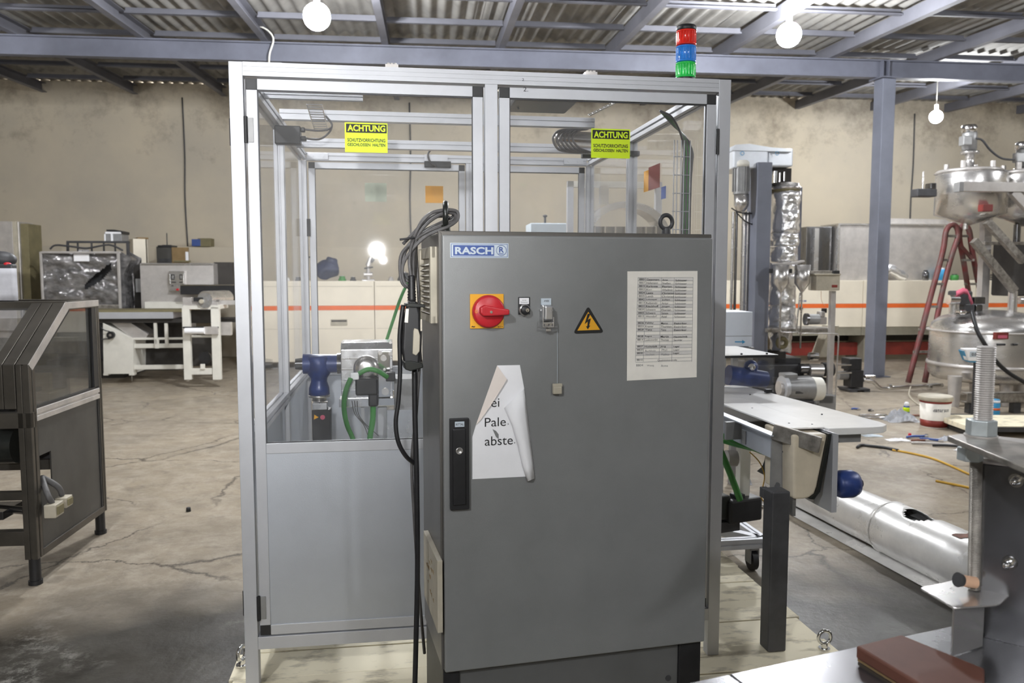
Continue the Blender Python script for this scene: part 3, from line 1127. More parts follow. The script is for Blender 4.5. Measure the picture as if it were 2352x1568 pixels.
# signal tower
sx, _ = E.hit(1575, 150, 0.12)
SR = 0.037
zf = lambda py: E.hit(1575, py, 0.12)[1]
tw = thing('signal_tower_light', 'stacked signal light with red, blue and green lenses on top of the enclosure', 'signal light', E.wld((sx, 0.12, EH)), EY)
z0 = lambda py: zf(py) - EH
MB().cyl((0, 0, 0), (0, 0, max(0.012, z0(181))), SR * 0.95, None, 24).build('base', M['black'], tw)
for (a, c_, mt_, nm) in ((180, 146, 'lens_green', 'green lens'), (144, 108, 'lens_blue', 'blue lens'), (105, 72, 'lens_red', 'red lens')):
    za, zb = z0(a), z0(c_)
    prof = [(SR, za), (SR, za + 0.004), (SR * 0.96, za + 0.006), (SR * 0.96, zb - 0.006), (SR, zb - 0.004), (SR, zb)]
    le = MB().lathe(prof, (0, 0, 0), 28).build('lens', M[mt_], tw, label=nm)
    b = MB()
    for k in range(20):
        t_ = 2 * pi * k / 20
        b.cyl((SR * 0.95 * cos(t_), SR * 0.95 * sin(t_), za + 0.007), (SR * 0.95 * cos(t_), SR * 0.95 * sin(t_), zb - 0.007), 0.002, None, 6, False)
    b.build('lens_rib', M[mt_], le, kind='stuff')
MB().lathe([(SR, z0(72)), (SR * 1.02, z0(70)), (SR * 1.02, z0(63)), (SR * 0.9, z0(60)), (0.001, z0(59))], (0, 0, 0), 28).build('cap', M['black'], tw)

# ------------------------------------------------------------------ plank platform under the machines
pl = thing('plank_platform', 'low pale platform of dirty plywood planks under the enclosure', 'platform', E.wld((0, 0, -0.05)), EY)
for i in range(16):
    y0 = -0.95 + i * 0.205
    ex = 0.015 * sin(i * 2.3)
    MB().box(-0.06 + ex, 2.215 + ex * 0.5, y0, y0 + 0.2, 0.002, 0.05 - 0.002 * (i % 2)).build('plank', M['wood'], pl, 0.002)


def eyebolt(name, lab, loc, yaw, R_=0.032, r=0.009, parent_mat='chrome'):
    t = thing(name, lab, 'eyebolt', loc, yaw, 'lifting eyebolts')
    MB().torus((0, 0, R_ + 0.022), R_, r, (0, 1, 0), 24, 10).build('ring', M[parent_mat], t)
    MB().cyl((0, 0, 0), (0, 0, 0.024), 0.014, 0.012, 14).cyl((0, 0, 0), (0, 0, 0.006), 0.022, 0.022, 14).build('shank', M[parent_mat], t)
    return t


q = G(1893, 1490, 0.05)
eyebolt('eyebolt', 'bright steel eyebolt screwed into the plank platform beside the dark square leg', q, EY, 0.026, 0.007)
q = G(556, 1528, 0.05)
eyebolt('eyebolt', 'bright steel eyebolt on the platform edge by the corner post of the enclosure', q, EY + 1.2, 0.026, 0.007)

# ------------------------------------------------------------------ gear drive inside the enclosure
RX = Fr(E.wld((0.42, 0.95, 0.0)), EY)
rb = thing('servo_drive_unit', 'machined aluminium gearbox block with blue gearmotor inside the enclosure', 'drive unit', RX.o, EY)


def rp(nm, mt_, rects, d=0.08, yl=0.0, bev=0.002, **k):
    b = MB(RX)
    for r_ in rects:
        b.pbox(*r_[:4], r_[4] if len(r_) > 4 else yl, r_[5] if len(r_) > 5 else d)
    return b.build(nm, M[mt_], rb, bev, **k)


xa, za = RX.hit(782, 788)
xb, zb = RX.hit(903, 932)
hh = za - zb
b = MB()
b.prism([(0.0, zb + hh * 0.12), (0.0, za - 0.03), (0.03, za), (0.2, za), (0.22, za - 0.03), (0.22, zb + hh * 0.12)], xa, xb, 'x')
b.build('gearbox_block', M['machined'], rb, 0.003)
b = MB()
for f_ in (0.25, 0.42, 0.58, 0.75):
    b.box(xa, xb, -0.002, 0.002, za - hh * f_, za - hh * f_ + 0.004)
b.build('block_rib', M['chrome'], rb)
rp('base_plate', 'machined', [(779, 915, 906, 934, -0.02, 0.26)])
rp('mounting_plate', 'chrome', [(868, 808, 896, 912, -0.03, 0.02), (866, 914, 906, 932, -0.04, 0.1)])
b = MB()
for (px, py, r_) in ((873, 810, 0.01), (897, 812, 0.01), (881, 822, 0.014), (885, 899, 0.017), (883, 848, 0.006), (788, 785, 0.007), (897, 786, 0.007)):
    q = RX.h3(px, py, -0.032)
    b.cyl(q, Vector(q) + Vector((0, -0.006, 0)), r_, None, 14)
b.build('bolt', M['steel'], rb)
c_ = Vector(RX.h3(842, 845, 0.0))
b = MB().lathe([(0.001, 0.0), (0.001, 0), (0.06, 0.0), (0.06, 0.03), (0.045, 0.05), (0.03, 0.055), (0.001, 0.055)], c_, 24, (0, -1, 0))
b.build('flange', M['steel'], rb)
# black servo connector
rp('connector_housing', 'black', [(816, 870, 868, 908, -0.12, 0.1), (846, 905, 869, 934, -0.11, 0.07)], bev=0.008)
rp('white_coupling', 'paper', [(805, 857, 824, 872, -0.13, 0.03)], bev=0.004)
rp('connector_plug', 'black', [(886, 856, 908, 876, -0.13, 0.05)], bev=0.004)
MB().tube([RX.h3(824, 858, -0.15), RX.h3(845, 848, -0.15), RX.h3(868, 852, -0.15), RX.h3(890, 866, -0.13)], 0.011, 10).build('green_cable', M['green'], rb)
MB().tube([RX.h3(806, 868, -0.14), RX.h3(794, 898, -0.14), RX.h3(790, 935, -0.13), RX.h3(797, 975, -0.12), RX.h3(812, 1012, -0.1), RX.h3(830, 1080, -0.1)], 0.011, 10).build('green_cable', M['green'], rb)
MB().tube([RX.h3(857, 932, -0.08), RX.h3(856, 965, -0.08), RX.h3(850, 1005, -0.08), RX.h3(848, 1060, -0.08)], 0.013, 10).build('green_cable', M['green'], rb)
MB().tube([RX.h3(887, 784, 0.25), RX.h3(903, 735, 0.3), RX.h3(922, 680, 0.34), RX.h3(948, 625, 0.4)], 0.008, 8).build('green_cable', M['green'], rb)
# blue gear motor
c_ = Vector(RX.h3(732, 835, 0.06))
s1 = 1.0 / 514
b = MB().lathe([(0.001, 20 * s1), (24 * s1, 20 * s1), (29 * s1, 14 * s1), (30 * s1, 0), (28 * s1, -22 * s1), (20 * s1, -34 * s1), (19 * s1, -42 * s1), (24 * s1, -58 * s1), (25 * s1, -74 * s1), (0.001, -75 * s1)], c_, 24)
b.cyl(c_ + Vector((-36 * s1, 0, 0)), c_ + Vector((44 * s1, 0, 0)), 24 * s1, 22 * s1, 20)
gm = b.build('gearmotor_housing', M['blue_paint'], rb)
MB().cyl(c_ + Vector((-54 * s1, 0, 0)), c_ + Vector((-36 * s1, 0, 0)), 13 * s1, 15 * s1, 18).cyl(c_ + Vector((44 * s1, 0, 0)), c_ + Vector((66 * s1, 0, 0)), 25 * s1, None, 20).build('shaft_collar', M['steel_dark'], rb)
MB().lathe([(25 * s1, -75 * s1), (25 * s1, -80 * s1), (17 * s1, -82 * s1), (17 * s1, -90 * s1), (0.001, -90 * s1)], c_, 24).build('motor_flange', M['steel'], rb)
rp('motor_block', 'machined', [(717, 926, 751, 941, 0.02, 0.07)])
rp('motor_body', 'black', [(718, 941, 760, 1100, 0.02, 0.08)], label='black motor body with small warning marks')
b = MB()
b.prism([RX.hit(721, 963, 0.018), RX.hit(732, 958, 0.018), RX.hit(722, 952, 0.018)], 0.0175, 0.019, 'y')
b.build('warning_mark', M['yellow'], rb)
MB().cyl(RX.h3(741, 958, 0.019), Vector(RX.h3(741, 958, 0.0175)), 0.011, None, 16).build('warning_mark', M['pink'], rb)
b = MB(RX)
b.pbox(830, 936, 838, 1090, 0.05, 0.02)
b.pbox(868, 934, 888, 1000, 0.1, 0.05)
b.build('support_strut', M['alu'], rb)
rp('side_box', 'motor_grey', [(905, 870, 950, 945, 0.1, 0.2)])
rp('lower_block', 'machined', [(888, 940, 950, 1012, 0.05, 0.3)])
for k in range(3):
    MB().tube([RX.h3(808 + 6 * k, 920, -0.1), RX.h3(815 + 4 * k, 950, -0.1), RX.h3(835 + 3 * k, 975, -0.08), RX.h3(845 + 12 * k, 1000, -0.08)], 0.002, 5).build('thin_wire', M['rubber'], rb)
q = RX.loc(E.wld((0, 0, 0)))
MB().box(xa - 0.35, xb + 0.3, 0.02, 0.3, 0.35, 0.40).build('machine_bed', M['alu_panel'], rb)
MB().box(xa - 0.3, xa - 0.22, 0.05, 0.13, 0.0, 0.35).build('bed_leg', M['alu'], rb)
MB().box(xb + 0.2, xb + 0.28, 0.05, 0.13, 0.0, 0.35).build('bed_leg', M['alu'], rb)

# ================================================================== CONTROL CABINET
CY = radians(14.1)
C = Fr((-0.187, 2.10, 0.05), CY)
CW, CD = 0.782, 0.36
Z0, Z1 = 0.375, 1.56
cab = thing('control_cabinet', 'large grey electrical control cabinet with a red rotary switch in front of the enclosure', 'cabinet', C.o, CY)
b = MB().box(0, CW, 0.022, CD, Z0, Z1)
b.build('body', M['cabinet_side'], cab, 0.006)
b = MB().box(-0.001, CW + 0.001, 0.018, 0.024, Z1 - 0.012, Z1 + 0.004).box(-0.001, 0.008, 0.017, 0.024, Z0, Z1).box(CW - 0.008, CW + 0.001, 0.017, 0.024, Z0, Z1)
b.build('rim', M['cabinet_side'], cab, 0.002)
door = MB().box(0.006, CW - 0.004, 0.0, 0.017, Z0 - 0.002, Z1 - 0.007).build('door', M['cabinet'], cab, 0.005, seg=3)
b = MB().box(0.05, CW - 0.075, 0.03, CD - 0.02, 0.0, Z0)
b.build('plinth', M['plinth'], cab, 0.002)
MB().box(CW - 0.075, CW - 0.005, 0.022, CD - 0.01, 0.0, Z0).build('plinth_corner', M['black'], cab, 0.003)
MB().box(0.004, 0.05, 0.022, CD - 0.01, 0.0, Z0).build('plinth_corner', M['black'], cab, 0.003)
b = MB()
b.cyl((CW - 0.105, 0.028, 0.26), (CW - 0.105, 0.03, 0.26), 0.009, None, 12)
b.build('plinth_screw', M['darkgrey'], cab)
# everything on the door
FY = -0.0012


def dp(nm, mt_, r, y=FY, d=0.0008, bev=0.0, par=None, **k):
    b = MB(C)
    b.pbox(*r, y, d)
    return b.build(nm, M[mt_], par or cab, bev, **k)


# maker's plate
lg = dp('maker_plate', 'logo_white', (1034, 558, 1168, 592), d=0.001)
dp('plate_field', 'logo_blue', (1041, 563, 1135, 587), y=-0.002, d=0.0008, par=lg)
s = MB()
ptext(s, C, 'RASCH', 1045, 567, 1133, 584, -0.0026, 0.035)
s.build('plate_lettering', M['logo_white'], lg)
fr_b = MB(C)
for r_ in ((1036, 560, 1166, 561), (1036, 589, 1166, 590), (1036, 560, 1037.2, 590), (1165, 560, 1166, 590)):
    fr_b.pbox(*r_, -0.0016, 0.0004)
fr_b.build('plate_border', M['logo_blue'], lg)
cc = C.h3(1151.5, 575, -0.0022)
s = MB().torus(cc, 0.0135, 0.0006, (0, 1, 0), 28, 6)
ptext(s, C, 'R', 1146.5, 567, 1157.5, 580, -0.0024, 0.02)
s2 = MB(C)
s2.pbox(1145, 582, 1157, 583.5, -0.0024, 0.0004)
s.add(s2.v, s2.f)
s.build('plate_emblem', M['logo_blue'], lg)
# main switch
sw = dp('switch_plate', 'yellow', (1080, 675, 1157, 754), y=-0.006, d=0.006, bev=0.001)
cc = Vector(C.h3(1121, 715, -0.006))
k_ = 0.0435
MB().lathe([(k_, 0.0), (k_, 0.008), (k_ * 0.93, 0.016), (k_ * 0.86, 0.018), (0.001, 0.018)], cc, 36, (0, -1, 0)).build('rotary_dial', M['red'], sw)
b = MB()
y0_ = cc.y - 0.018
b.prism([(cc.x - 0.028, cc.z - 0.004), (cc.x - 0.02, cc.z - 0.011), (cc.x + 0.02, cc.z - 0.010), (cc.x + 0.049, cc.z - 0.008), (cc.x + 0.05, cc.z + 0.006),
         (cc.x + 0.02, cc.z + 0.011), (cc.x - 0.015, cc.z + 0.018), (cc.x - 0.028, cc.z + 0.012)], y0_ - 0.02, y0_ + 0.002, 'y')
b.build('dial_grip', M['red'], sw, 0.004, seg=3)
MB().cyl((cc.x, y0_ - 0.022, cc.z), (cc.x, y0_ - 0.019, cc.z), 0.0035, None, 12).build('grip_screw', M['chrome'], sw)
s = MB()
ptext(s, C, 'O', 1091, 711, 1097, 719, y0_ - 0.0006, 0.01)
s.build('off_mark', M['yellow'], sw)
s = MB()
ptext(s, C, '~', 1083, 748, 1091, 752, -0.0068, 0.03)
ptext(s, C, 'E.T.N', 1144, 748.5, 1155, 751.5, -0.0068, 0.03)
s.build('plate_marks', M['ink'], sw)
# key switch
ks = dp('key_switch_plate', 'black', (1190.5, 682, 1217.5, 722), y=-0.003, d=0.003, bev=0.001)
dp('label_insert', 'paper', (1193, 684, 1215, 698), y=-0.0038, d=0.0008, par=ks)
s = MB()
ptext(s, C, 'Antrieb', 1199, 687.5, 1209, 690.5, -0.0042)
ptext(s, C, 'Rücksetzen', 1196, 692, 1212, 695.5, -0.0042)
s.build('label_print', M['pencil'], ks)
cc = Vector(C.h3(1204, 711.5, -0.003))
MB().lathe([(0.0155, 0), (0.0155, 0.006), (0.0135, 0.009), (0.001, 0.009)], cc, 28, (0, -1, 0)).build('bezel_ring', M['steel'], ks)
MB().lathe([(0.0125, 0.009), (0.0125, 0.016), (0.011, 0.018), (0.001, 0.018)], cc, 28, (0, -1, 0)).build('key_barrel', M['black'], ks)
MB().cyl(cc + Vector((0.004, -0.018, 0.0)), cc + Vector((0.004, -0.0195, 0.0)), 0.005, None, 18).build('key_face', M['chrome'], ks)
MB().box(cc.x + 0.0033, cc.x + 0.0047, cc.y - 0.0202, cc.y - 0.019, cc.z - 0.004, cc.z + 0.001).build('keyhole', M['black'], ks)
# small connector housing
kc = dp('connector_bracket', 'machined', (1246, 700, 1269, 738), y=-0.02, d=0.02, bev=0.004)
dp('connector_label', 'logo_white', (1243, 685, 1266, 700), y=-0.006, d=0.005, par=kc)
s = MB()
ptext(s, C, '-F1E5', 1249, 689, 1261, 693, -0.0066, 0.02)
s.build('label_print', M['ink_grey'], kc)
dp('connector_cover', 'machined', (1252, 702, 1271, 736), y=-0.034, d=0.02, bev=0.004, par=kc)
b = MB()
b.prism([C.hit(1240, 712, -0.004), C.hit(1246, 702, -0.004), C.hit(1250, 702, -0.004), C.hit(1250, 726, -0.004)], -0.006, -0.001, 'y')
b.build('mounting_ear', M['machined'], kc)
b = MB(C)
b.pbox(1247, 740, 1272, 744, -0.03, 0.004)
b.pbox(1247, 749, 1272, 752, -0.03, 0.004)
b.pbox(1247, 728, 1249, 752, -0.034, 0.004)
b.pbox(1271, 728, 1273, 752, -0.034, 0.004)
b.pbox(1252, 742, 1260, 748, -0.025, 0.01)
b.pbox(1262, 742, 1269, 748, -0.025, 0.01)
b.pbox(1254, 754, 1266, 761, -0.02, 0.004)
b.build('locking_bail', M['steel'], kc, 0.0008)
# warning triangle
b = MB()
tri = [(1351, 702), (1387.5, 763.5), (1316.5, 766)]


def rounded(pts, r, k=5):
    out = []
    n = len(pts)
    for i in range(n):
        p = Vector((*pts[i], 0))
        a = (Vector((*pts[i - 1], 0)) - p).normalized()
        c2 = (Vector((*pts[(i + 1) % n], 0)) - p).normalized()
        s_, e_ = p + a * r, p + c2 * r
        for j in range(k + 1):
            t_ = j / k
            q_ = s_ * (1 - t_) ** 2 + p * 2 * t_ * (1 - t_) + e_ * t_ * t_
            out.append((q_.x, q_.y))
    return out


b.prism([C.hit(x, y, FY) for x, y in rounded(tri, 9)], FY - 0.0008, 0.0, 'y')
wt = b.build('warning_triangle', M['ink'], cab, label='black-edged yellow high-voltage triangle sticker')
MB().prism([C.hit(x, y, -0.002) for x, y in ((1351, 716), (1378, 757), (1326, 759))], -0.0026, -0.0018, 'y').build('triangle_field', M['yellow'], wt)
MB().prism([C.hit(x, y, -0.003) for x, y in ((1350, 720), (1356, 721), (1350, 734), (1357, 731), (1353, 748), (1356, 747), (1350, 756), (1346, 749), (1349, 749), (1350, 738), (1343, 744))], -0.0034, -0.0027, 'y')\
    .build('lightning_arrow', M['ink'], wt)
# name list
b = MB()
b.prism([C.hit(x, y, FY) for x, y in ((1441, 623), (1602, 622), (1600, 866), (1440, 874))], FY - 0.0004, FY + 0.0004, 'y')
pap = b.build('notice_sheet', M['paper_old'], cab, label='yellowed printed name list')
rows = [('8801', 'Gatermann', 'Arno', 'Schlosser', 1), ('8807', 'Hafemann', 'Stefan', 'Schlosser', 0), ('8815', 'Karkossa', 'Florian', 'Schlosser', 1),
        ('8803', 'Kirr', 'Wladimir', 'Schlosser', 0), ('8824', 'Laatz', 'Christian', 'Schlosser', 1), ('8835', 'Lenth', 'Christian', 'Schlosser', 0),
        ('8842', 'Lohmeyer', 'Julian', 'Schlosser', 1), ('8813', 'Radomski', 'Artur', 'Schlosser', 0), ('8823', 'Rieckhoff', 'Jürgen', 'Schlosser', 1),
        ('8839', 'Schwarz', 'Florian', 'Schlosser', 0), ('8805', 'Schwarz', 'Simon', 'Schlosser', 1), ('8812', 'Wenndorf', 'Axel', 'Schlosser', 0),
        ('', '', '', '', 2), ('8836', 'Felsky', 'Marco', 'Elektriker', 1), ('8833', 'Kramer', 'Thorsten', 'Elektriker', 0), ('8828', 'Tietz', 'Timo', 'Elektriker', 1),
        ('', '', '', '', 2), ('8838', 'Regus', 'Martin', 'Haustechnik', 1), ('8814', 'Laskowski', 'Thomas', 'Sanitär', 0), ('', '', '', '', 2),
        ('8837', 'Hückstädt', 'Jörg', 'Lager', 1), ('8820', '', '', 'Lager', 0), ('8830', '', '', 'Lager', 1), ('', '', '', '', 2), ('8810', '', 'Qualitätskontrolle', '', 0)]
dark, light, lines, shade = MB(), MB(), MB(C), MB(C)
n = len(rows)
for i, (a, n1, n2, j, d_) in enumerate(rows):
    f0 = i / n
    xs_ = 1465.5 - 6 * f0
    y_t = 637 + (830 - 637) * f0
    y_b = 637 + (830 - 637) * (i + 1) / n
    ys = 3 * (1 - f0)          # right end sits lower at the head of the table
    tgt = dark if d_ == 1 else light

    def put(txt_, xa_, wpc, yo):
        if not txt_:
            return
        w_ = wpc * len(txt_)
        ptext(tgt, C, txt_, xa_, y_t + 1.6 + yo, xa_ + w_, y_b - 1.6 + yo, FY - 0.0011, 0.012 if d_ == 1 else 0.0)
    if n2 == 'Qualitätskontrolle':
        put(a, xs_ + 3, 3.3, 0)
        put(n2, 1510, 2.5, 1)
    else:
        put(a, xs_ + 3, 3.3, ys * 0.1)
        put(n1, xs_ + 20, 3.2, ys * 0.3)
        put(n2, xs_ + 56, 3.1, ys * 0.6)
        put(j, xs_ + 86, 2.9, ys * 0.9)
    xr = 1592 - 3 * f0
    lines.pbox(xs_, y_t - 0.3, xr, y_t + 0.3, FY - 0.0009, 0.0003)
    if d_ == 1:
        shade.pbox(xs_ + 1, y_t + 0.4, xr - 1, y_b - 0.4, FY - 0.0007, 0.0002)
    for q_, xo in enumerate((0, 18, 54, 83)):
        lines.pbox(xs_ + xo - 0.3, y_t, xs_ + xo + 0.3, y_b, FY - 0.0009, 0.0003)
    lines.pbox(xr - 0.3, y_t, xr + 0.3, y_b, FY - 0.0009, 0.0003)
lines.pbox(1459.5, 829.7, 1589, 830.3, FY - 0.0009, 0.0003)
shade.build('shaded_row', mat('pale grey row tint', (0.74, 0.715, 0.68), 0.8), pap)
lines.build('table_lines', M['pencil'], pap)
dark.build('bold_print', M['ink'], pap)
light.build('light_print', M['ink_grey'], pap)
s = MB()
ptext(s, C, '8804', 1461, 836, 1477, 841, FY - 0.001)
ptext(s, C, 'Wessig', 1486, 837, 1502, 842, FY - 0.001)
ptext(s, C, 'Anna', 1518, 837, 1534, 842, FY - 0.001)
ptext(s, C, 'Buchholz', 1482, 803, 1506, 808, FY - 0.001)
ptext(s, C, 'Phil', 1520, 801, 1532, 806, FY - 0.001)
ptext(s, C, 'Neuhaus', 1483, 811, 1503, 816, FY - 0.001)
ptext(s, C, 'Mathias', 1519, 811, 1537, 816, FY - 0.001)
s.build('handwriting', M['pencil'], pap)
# torn notice
b = MB()
b.prism([C.hit(x, y, FY) for x, y in ((1142, 839), (1194, 838), (1204, 892), (1209, 940), (1218, 1010), (1209, 1094), (1085, 1100), (1085, 1003), (1093, 976))], FY - 0.0004, FY + 0.0003, 'y')
pn = b.build('torn_notice', M['paper'], cab, label='torn and curled white paper notice')


def flap(nm, pts, mt_):
    vs = [C.h3(x, y, d_) for x, y, d_ in pts]
    o_ = MB().add(vs, [tuple(range(len(vs)))]).build(nm, mt_, pn)
    so = o_.modifiers.new('thick', 'SOLIDIFY')
    so.thickness = 0.0004
    return o_


flap('folded_corner', [(1142, 839, -0.003), (1164.5, 871, -0.009), (1128, 930, -0.008), (1103, 965, -0.006), (1093, 976, -0.003)], M['paper_back'])
b = MB()
rowsF = [((1158, 937), (1204, 892)), ((1176, 978), (1210, 945)), ((1190, 1026), (1216, 1000)), ((1200, 1070), (1224, 1060)), ((1211, 1106), (1228, 1098))]
vs, fs = [], []
for (l_, r_) in rowsF:
    for k in range(7):
        t_ = k / 6
        vs.append(C.h3(l_[0] + (r_[0] - l_[0]) * t_, l_[1] + (r_[1] - l_[1]) * t_, -0.004 - 0.013 * sin(pi * min(1, t_ * 1.05))))
for i in range(len(rowsF) - 1):
    for k in range(6):
        fs.append((i * 7 + k, i * 7 + k + 1, (i + 1) * 7 + k + 1, (i + 1) * 7 + k))
b.add(vs, fs, True)
b.build('curled_edge', M['paper'], pn).modifiers.new('thick', 'SOLIDIFY').thickness = 0.0004
s = MB()
ptext(s, C, 'ei', 1128, 915, 1147, 934.5, FY - 0.001)
ptext(s, C, 'Pale', 1113.5, 958.5, 1162, 979, FY - 0.001)
ptext(s, C, ',', 1166, 972, 1168, 976, FY - 0.001)
ptext(s, C, 'abste', 1113.5, 1001, 1178, 1022, FY - 0.001)
ptext(s, C, '.', 1181, 1015, 1183, 1018, FY - 0.001)
s.build('notice_lettering', M['ink'], pn)
MB().prism([C.hit(x, y, FY) for x, y in ((1131, 985), (1139, 989), (1145, 997), (1145, 1008), (1139, 1003))], FY - 0.0014, FY - 0.0008, 'y').build('tear', M['cabinet'], pn)
dp('tape_strip', 'paper_old', (1145, 824, 1192, 838), y=-0.0008, d=0.0006).data.materials[0] = M['pane']
# door lock handle
hd = dp('lock_handle', 'black', (1034, 961, 1078, 1171), y=-0.012, d=0.012, bev=0.002)
dp('handle_label', 'logo_white', (1045, 968, 1066.5, 980), y=-0.013, d=0.0008, par=hd)
s = MB()
ptext(s, C, 'RITTAL', 1047, 971.5, 1065, 977, -0.0136, 0.02)
s.build('label_print', M['ink_grey'], hd)
dp('handle_lever', 'black', (1041, 985, 1070, 1160), y=-0.017, d=0.006, bev=0.002, par=hd)
cc = Vector(C.h3(1055, 1035, -0.017))
MB().lathe([(0.0095, 0), (0.0095, 0.002), (0.007, 0.003), (0.007, 0.0015), (0.001, 0.0015)], cc, 24, (0, -1, 0)).build('lock_cylinder', M['steel'], hd)
# small part hanging on a thread
ht = dp('hanging_clip', 'beige', (1271, 888, 1291, 905), y=-0.016, d=0.012, bev=0.002)
dp('clip_top', 'beige', (1270, 881, 1292, 888), y=-0.014, d=0.008, bev=0.001, par=ht)
MB().tube([C.h3(1280, 881, -0.01), C.h3(1280.5, 820, -0.006), C.h3(1280, 757, -0.006)], 0.0005, 5).build('thread', M['logo_white'], ht)
# filter grilles on the cabinet side (plane x = 0)
for (px0, pya, pyb, px1, pts_) in ((993, 566, 742, 966, 0), (1006, 1288, 1450, 975, 1)):
    ya, zt = C.hitx(px0, pya, -0.012)
    yb, _ = C.hitx(px1, pya, -0.012)
    _, zb = C.hitx(px0, pyb, -0.012)
    yb = min(yb, CD - 0.03)
    if pts_ == 0:
        fg = MB().box(-0.006, 0.0, ya, yb, zb, zt).build('filter_grille', M['beige'], cab, 0.001)
        MB().box(-0.018, -0.004, ya, ya + 0.02, zb, zt).box(-0.018, -0.004, yb - 0.02, yb, zb, zt).box(-0.014, -0.004, ya, yb, zt - 0.03, zt).box(-0.014, -0.004, ya, yb, zb, zb + 0.02).build('grille_frame', M['beige'], fg, 0.001)
        z = zt - 0.04
        while z > zb + 0.03:
            v_ = [(-0.004, ya + 0.02, z), (-0.017, ya + 0.02, z - 0.008), (-0.017, yb - 0.02, z - 0.008), (-0.004, yb - 0.02, z)]
            v_ += [(a_, b_, c2 - 0.0015) for a_, b_, c2 in v_]
            MB().add(v_, [(0, 1, 2, 3), (7, 6, 5, 4), (0, 4, 5, 1), (1, 5, 6, 2), (2, 6, 7, 3), (3, 7, 4, 0)]).build('grille_louvre', M['beige'], fg)
            z -= 0.0145
    else:
        fg = MB().box(-0.014, 0.0, ya, yb, zb, zt).build('filter_cover', M['beige'], cab, 0.001)
        for k in range(16):
            yy_ = ya + (yb - ya) * random.uniform(0.25, 0.8)
            zz_ = zb + (zt - zb) * random.uniform(0.25, 0.8)
            MB().prism([(yy_, zz_), (yy_ + random.uniform(0.01, 0.03), zz_ + 0.006), (yy_ + 0.005, zz_ + random.uniform(0.006, 0.014))], -0.0148, -0.0138, 'x').build('tear', M['cardboard'], fg)
# eyebolts on the cabinet roof
e1 = C.h3(1530, 532, 0.1)
eyebolt('eyebolt', 'dark eyebolt standing on the roof of the grey cabinet below the ACHTUNG sticker', C.wld((e1[0], 0.1, Z1)), CY + 0.1, 0.02, 0.0062, 'darkgrey')
e2 = C.h3(1018, 532, 0.08)
eyebolt('eyebolt', 'dark eyebolt on the cabinet roof with grey cable looped over it', C.wld((e2[0] + 0.01, 0.1, Z1)), CY + 1.4, 0.03, 0.008, 'grease')

# coiled grey cable hung over the corner of the cabinet
cc_ = thing('coiled_cable', 'coil of grey cable slung over the top corner of the grey cabinet', 'cable', C.wld((0.0, 0.1, Z1)), CY)
CF = Fr(C.wld((0.0, 0.1, Z1)), CY)


def hp(px, py, yl):
    return CF.h3(px, py, yl)


loops = [
    [(945, 640), (940, 600), (946, 560), (962, 520), (990, 490), (1025, 482), (1050, 486), (1050, 505), (1030, 520), (1005, 530), (975, 545), (945, 575), (925, 610), (928, 648), (945, 660)],
    [(950, 640), (950, 590), (958, 545), (985, 510), (1020, 490), (1044, 492), (1040, 508), (1010, 520), (975, 535), (940, 562), (920, 590), (921, 640), (932, 658), (944, 655)],
    [(926, 560), (945, 540), (975, 510), (1005, 492), (1030, 487), (1046, 498), (1030, 512), (995, 522), (955, 548), (930, 580), (924, 625), (938, 645), (946, 610), (950, 570)],
    [(930, 575), (945, 555), (975, 530), (1005, 515), (1035, 500), (1048, 490), (1036, 484), (1000, 486), (975, 500), (958, 530), (955, 570), (952, 620), (950, 690), (952, 760)],
    [(966, 830), (962, 760), (962, 690), (958, 620), (956, 560), (966, 525), (990, 502), (1018, 496), (1038, 504), (1018, 522), (985, 536), (960, 556)],
]
for i, lp in enumerate(loops):
    y_ = -0.02 + 0.03 * i
    MB().tube([hp(x, y, y_ + 0.012 * sin(j * 1.3 + i)) for j, (x, y) in enumerate(lp)], 0.0046, 8, 5).build('cable_turn', M['rubber'], cc_)
MB().tube([hp(918, 550, -0.03), hp(935, 548, -0.032), hp(952, 546, -0.03)], 0.003, 6).build('cable_tie', M['black'], cc_)

# hand-held tool hanging from the coil
HT = Fr(C.wld((-0.08, 0.06, 0)), CY)
ht = thing('hanging_hand_tool', 'black hand tool with a beige trigger strip hanging beside the grey cabinet', 'hand tool', C.wld((-0.08, 0.06, 0.95)), CY)
HF = Fr(C.wld((-0.08, 0.06, 0.95)), CY)
b = MB()
c_ = Vector(HF.h3(945, 632, 0.0))
ce = Vector(HF.h3(946, 690, 0.0))
L_ = (ce - c_).length
prof = []
for k in range(18):
    prof.append((0.0072 + (0.0022 if k % 2 else 0) + 0.0035 * k / 18, L_ * k / 17))
b.lathe(prof, c_, 14, (ce - c_).normalized())
b.build('strain_relief', M['black'], ht)
b = MB(HF)
b.prism([HF.hit(x, y) for x, y in ((938, 690), (956, 690), (963, 720), (964, 800), (961, 838), (928, 838), (923, 800), (926, 740), (932, 710))], -0.018, 0.02, 'y')
b.build('tool_body', M['black'], ht, 0.006, seg=3)
MB().prism([HF.hit(x, y, -0.018) for x, y in ((951, 753), (960, 756), (964, 770), (963, 806), (955, 816), (947, 812), (949, 760))], -0.026, -0.016, 'y').build('trigger_strip', M['beige'], ht, 0.002)
MB().prism([HF.hit(x, y, -0.019) for x, y in ((932, 709), (939, 709), (937, 741), (929, 740))], -0.0195, -0.0185, 'y').build('rating_label', M['paper_old'], ht)
MB().prism([HF.hit(x, y) for x, y in ((930, 696), (945, 694), (974, 699), (974, 705), (945, 705), (931, 704))], -0.026, 0.026, 'y').build('clamp_collar', M['grease'], ht, 0.002)
MB().prism([HF.hit(x, y) for x, y in ((925, 828), (940, 826), (968, 832), (970, 842), (955, 846), (940, 850), (928, 846))], -0.026, 0.03, 'y').build('clamp_collar', M['grease'], ht, 0.003)
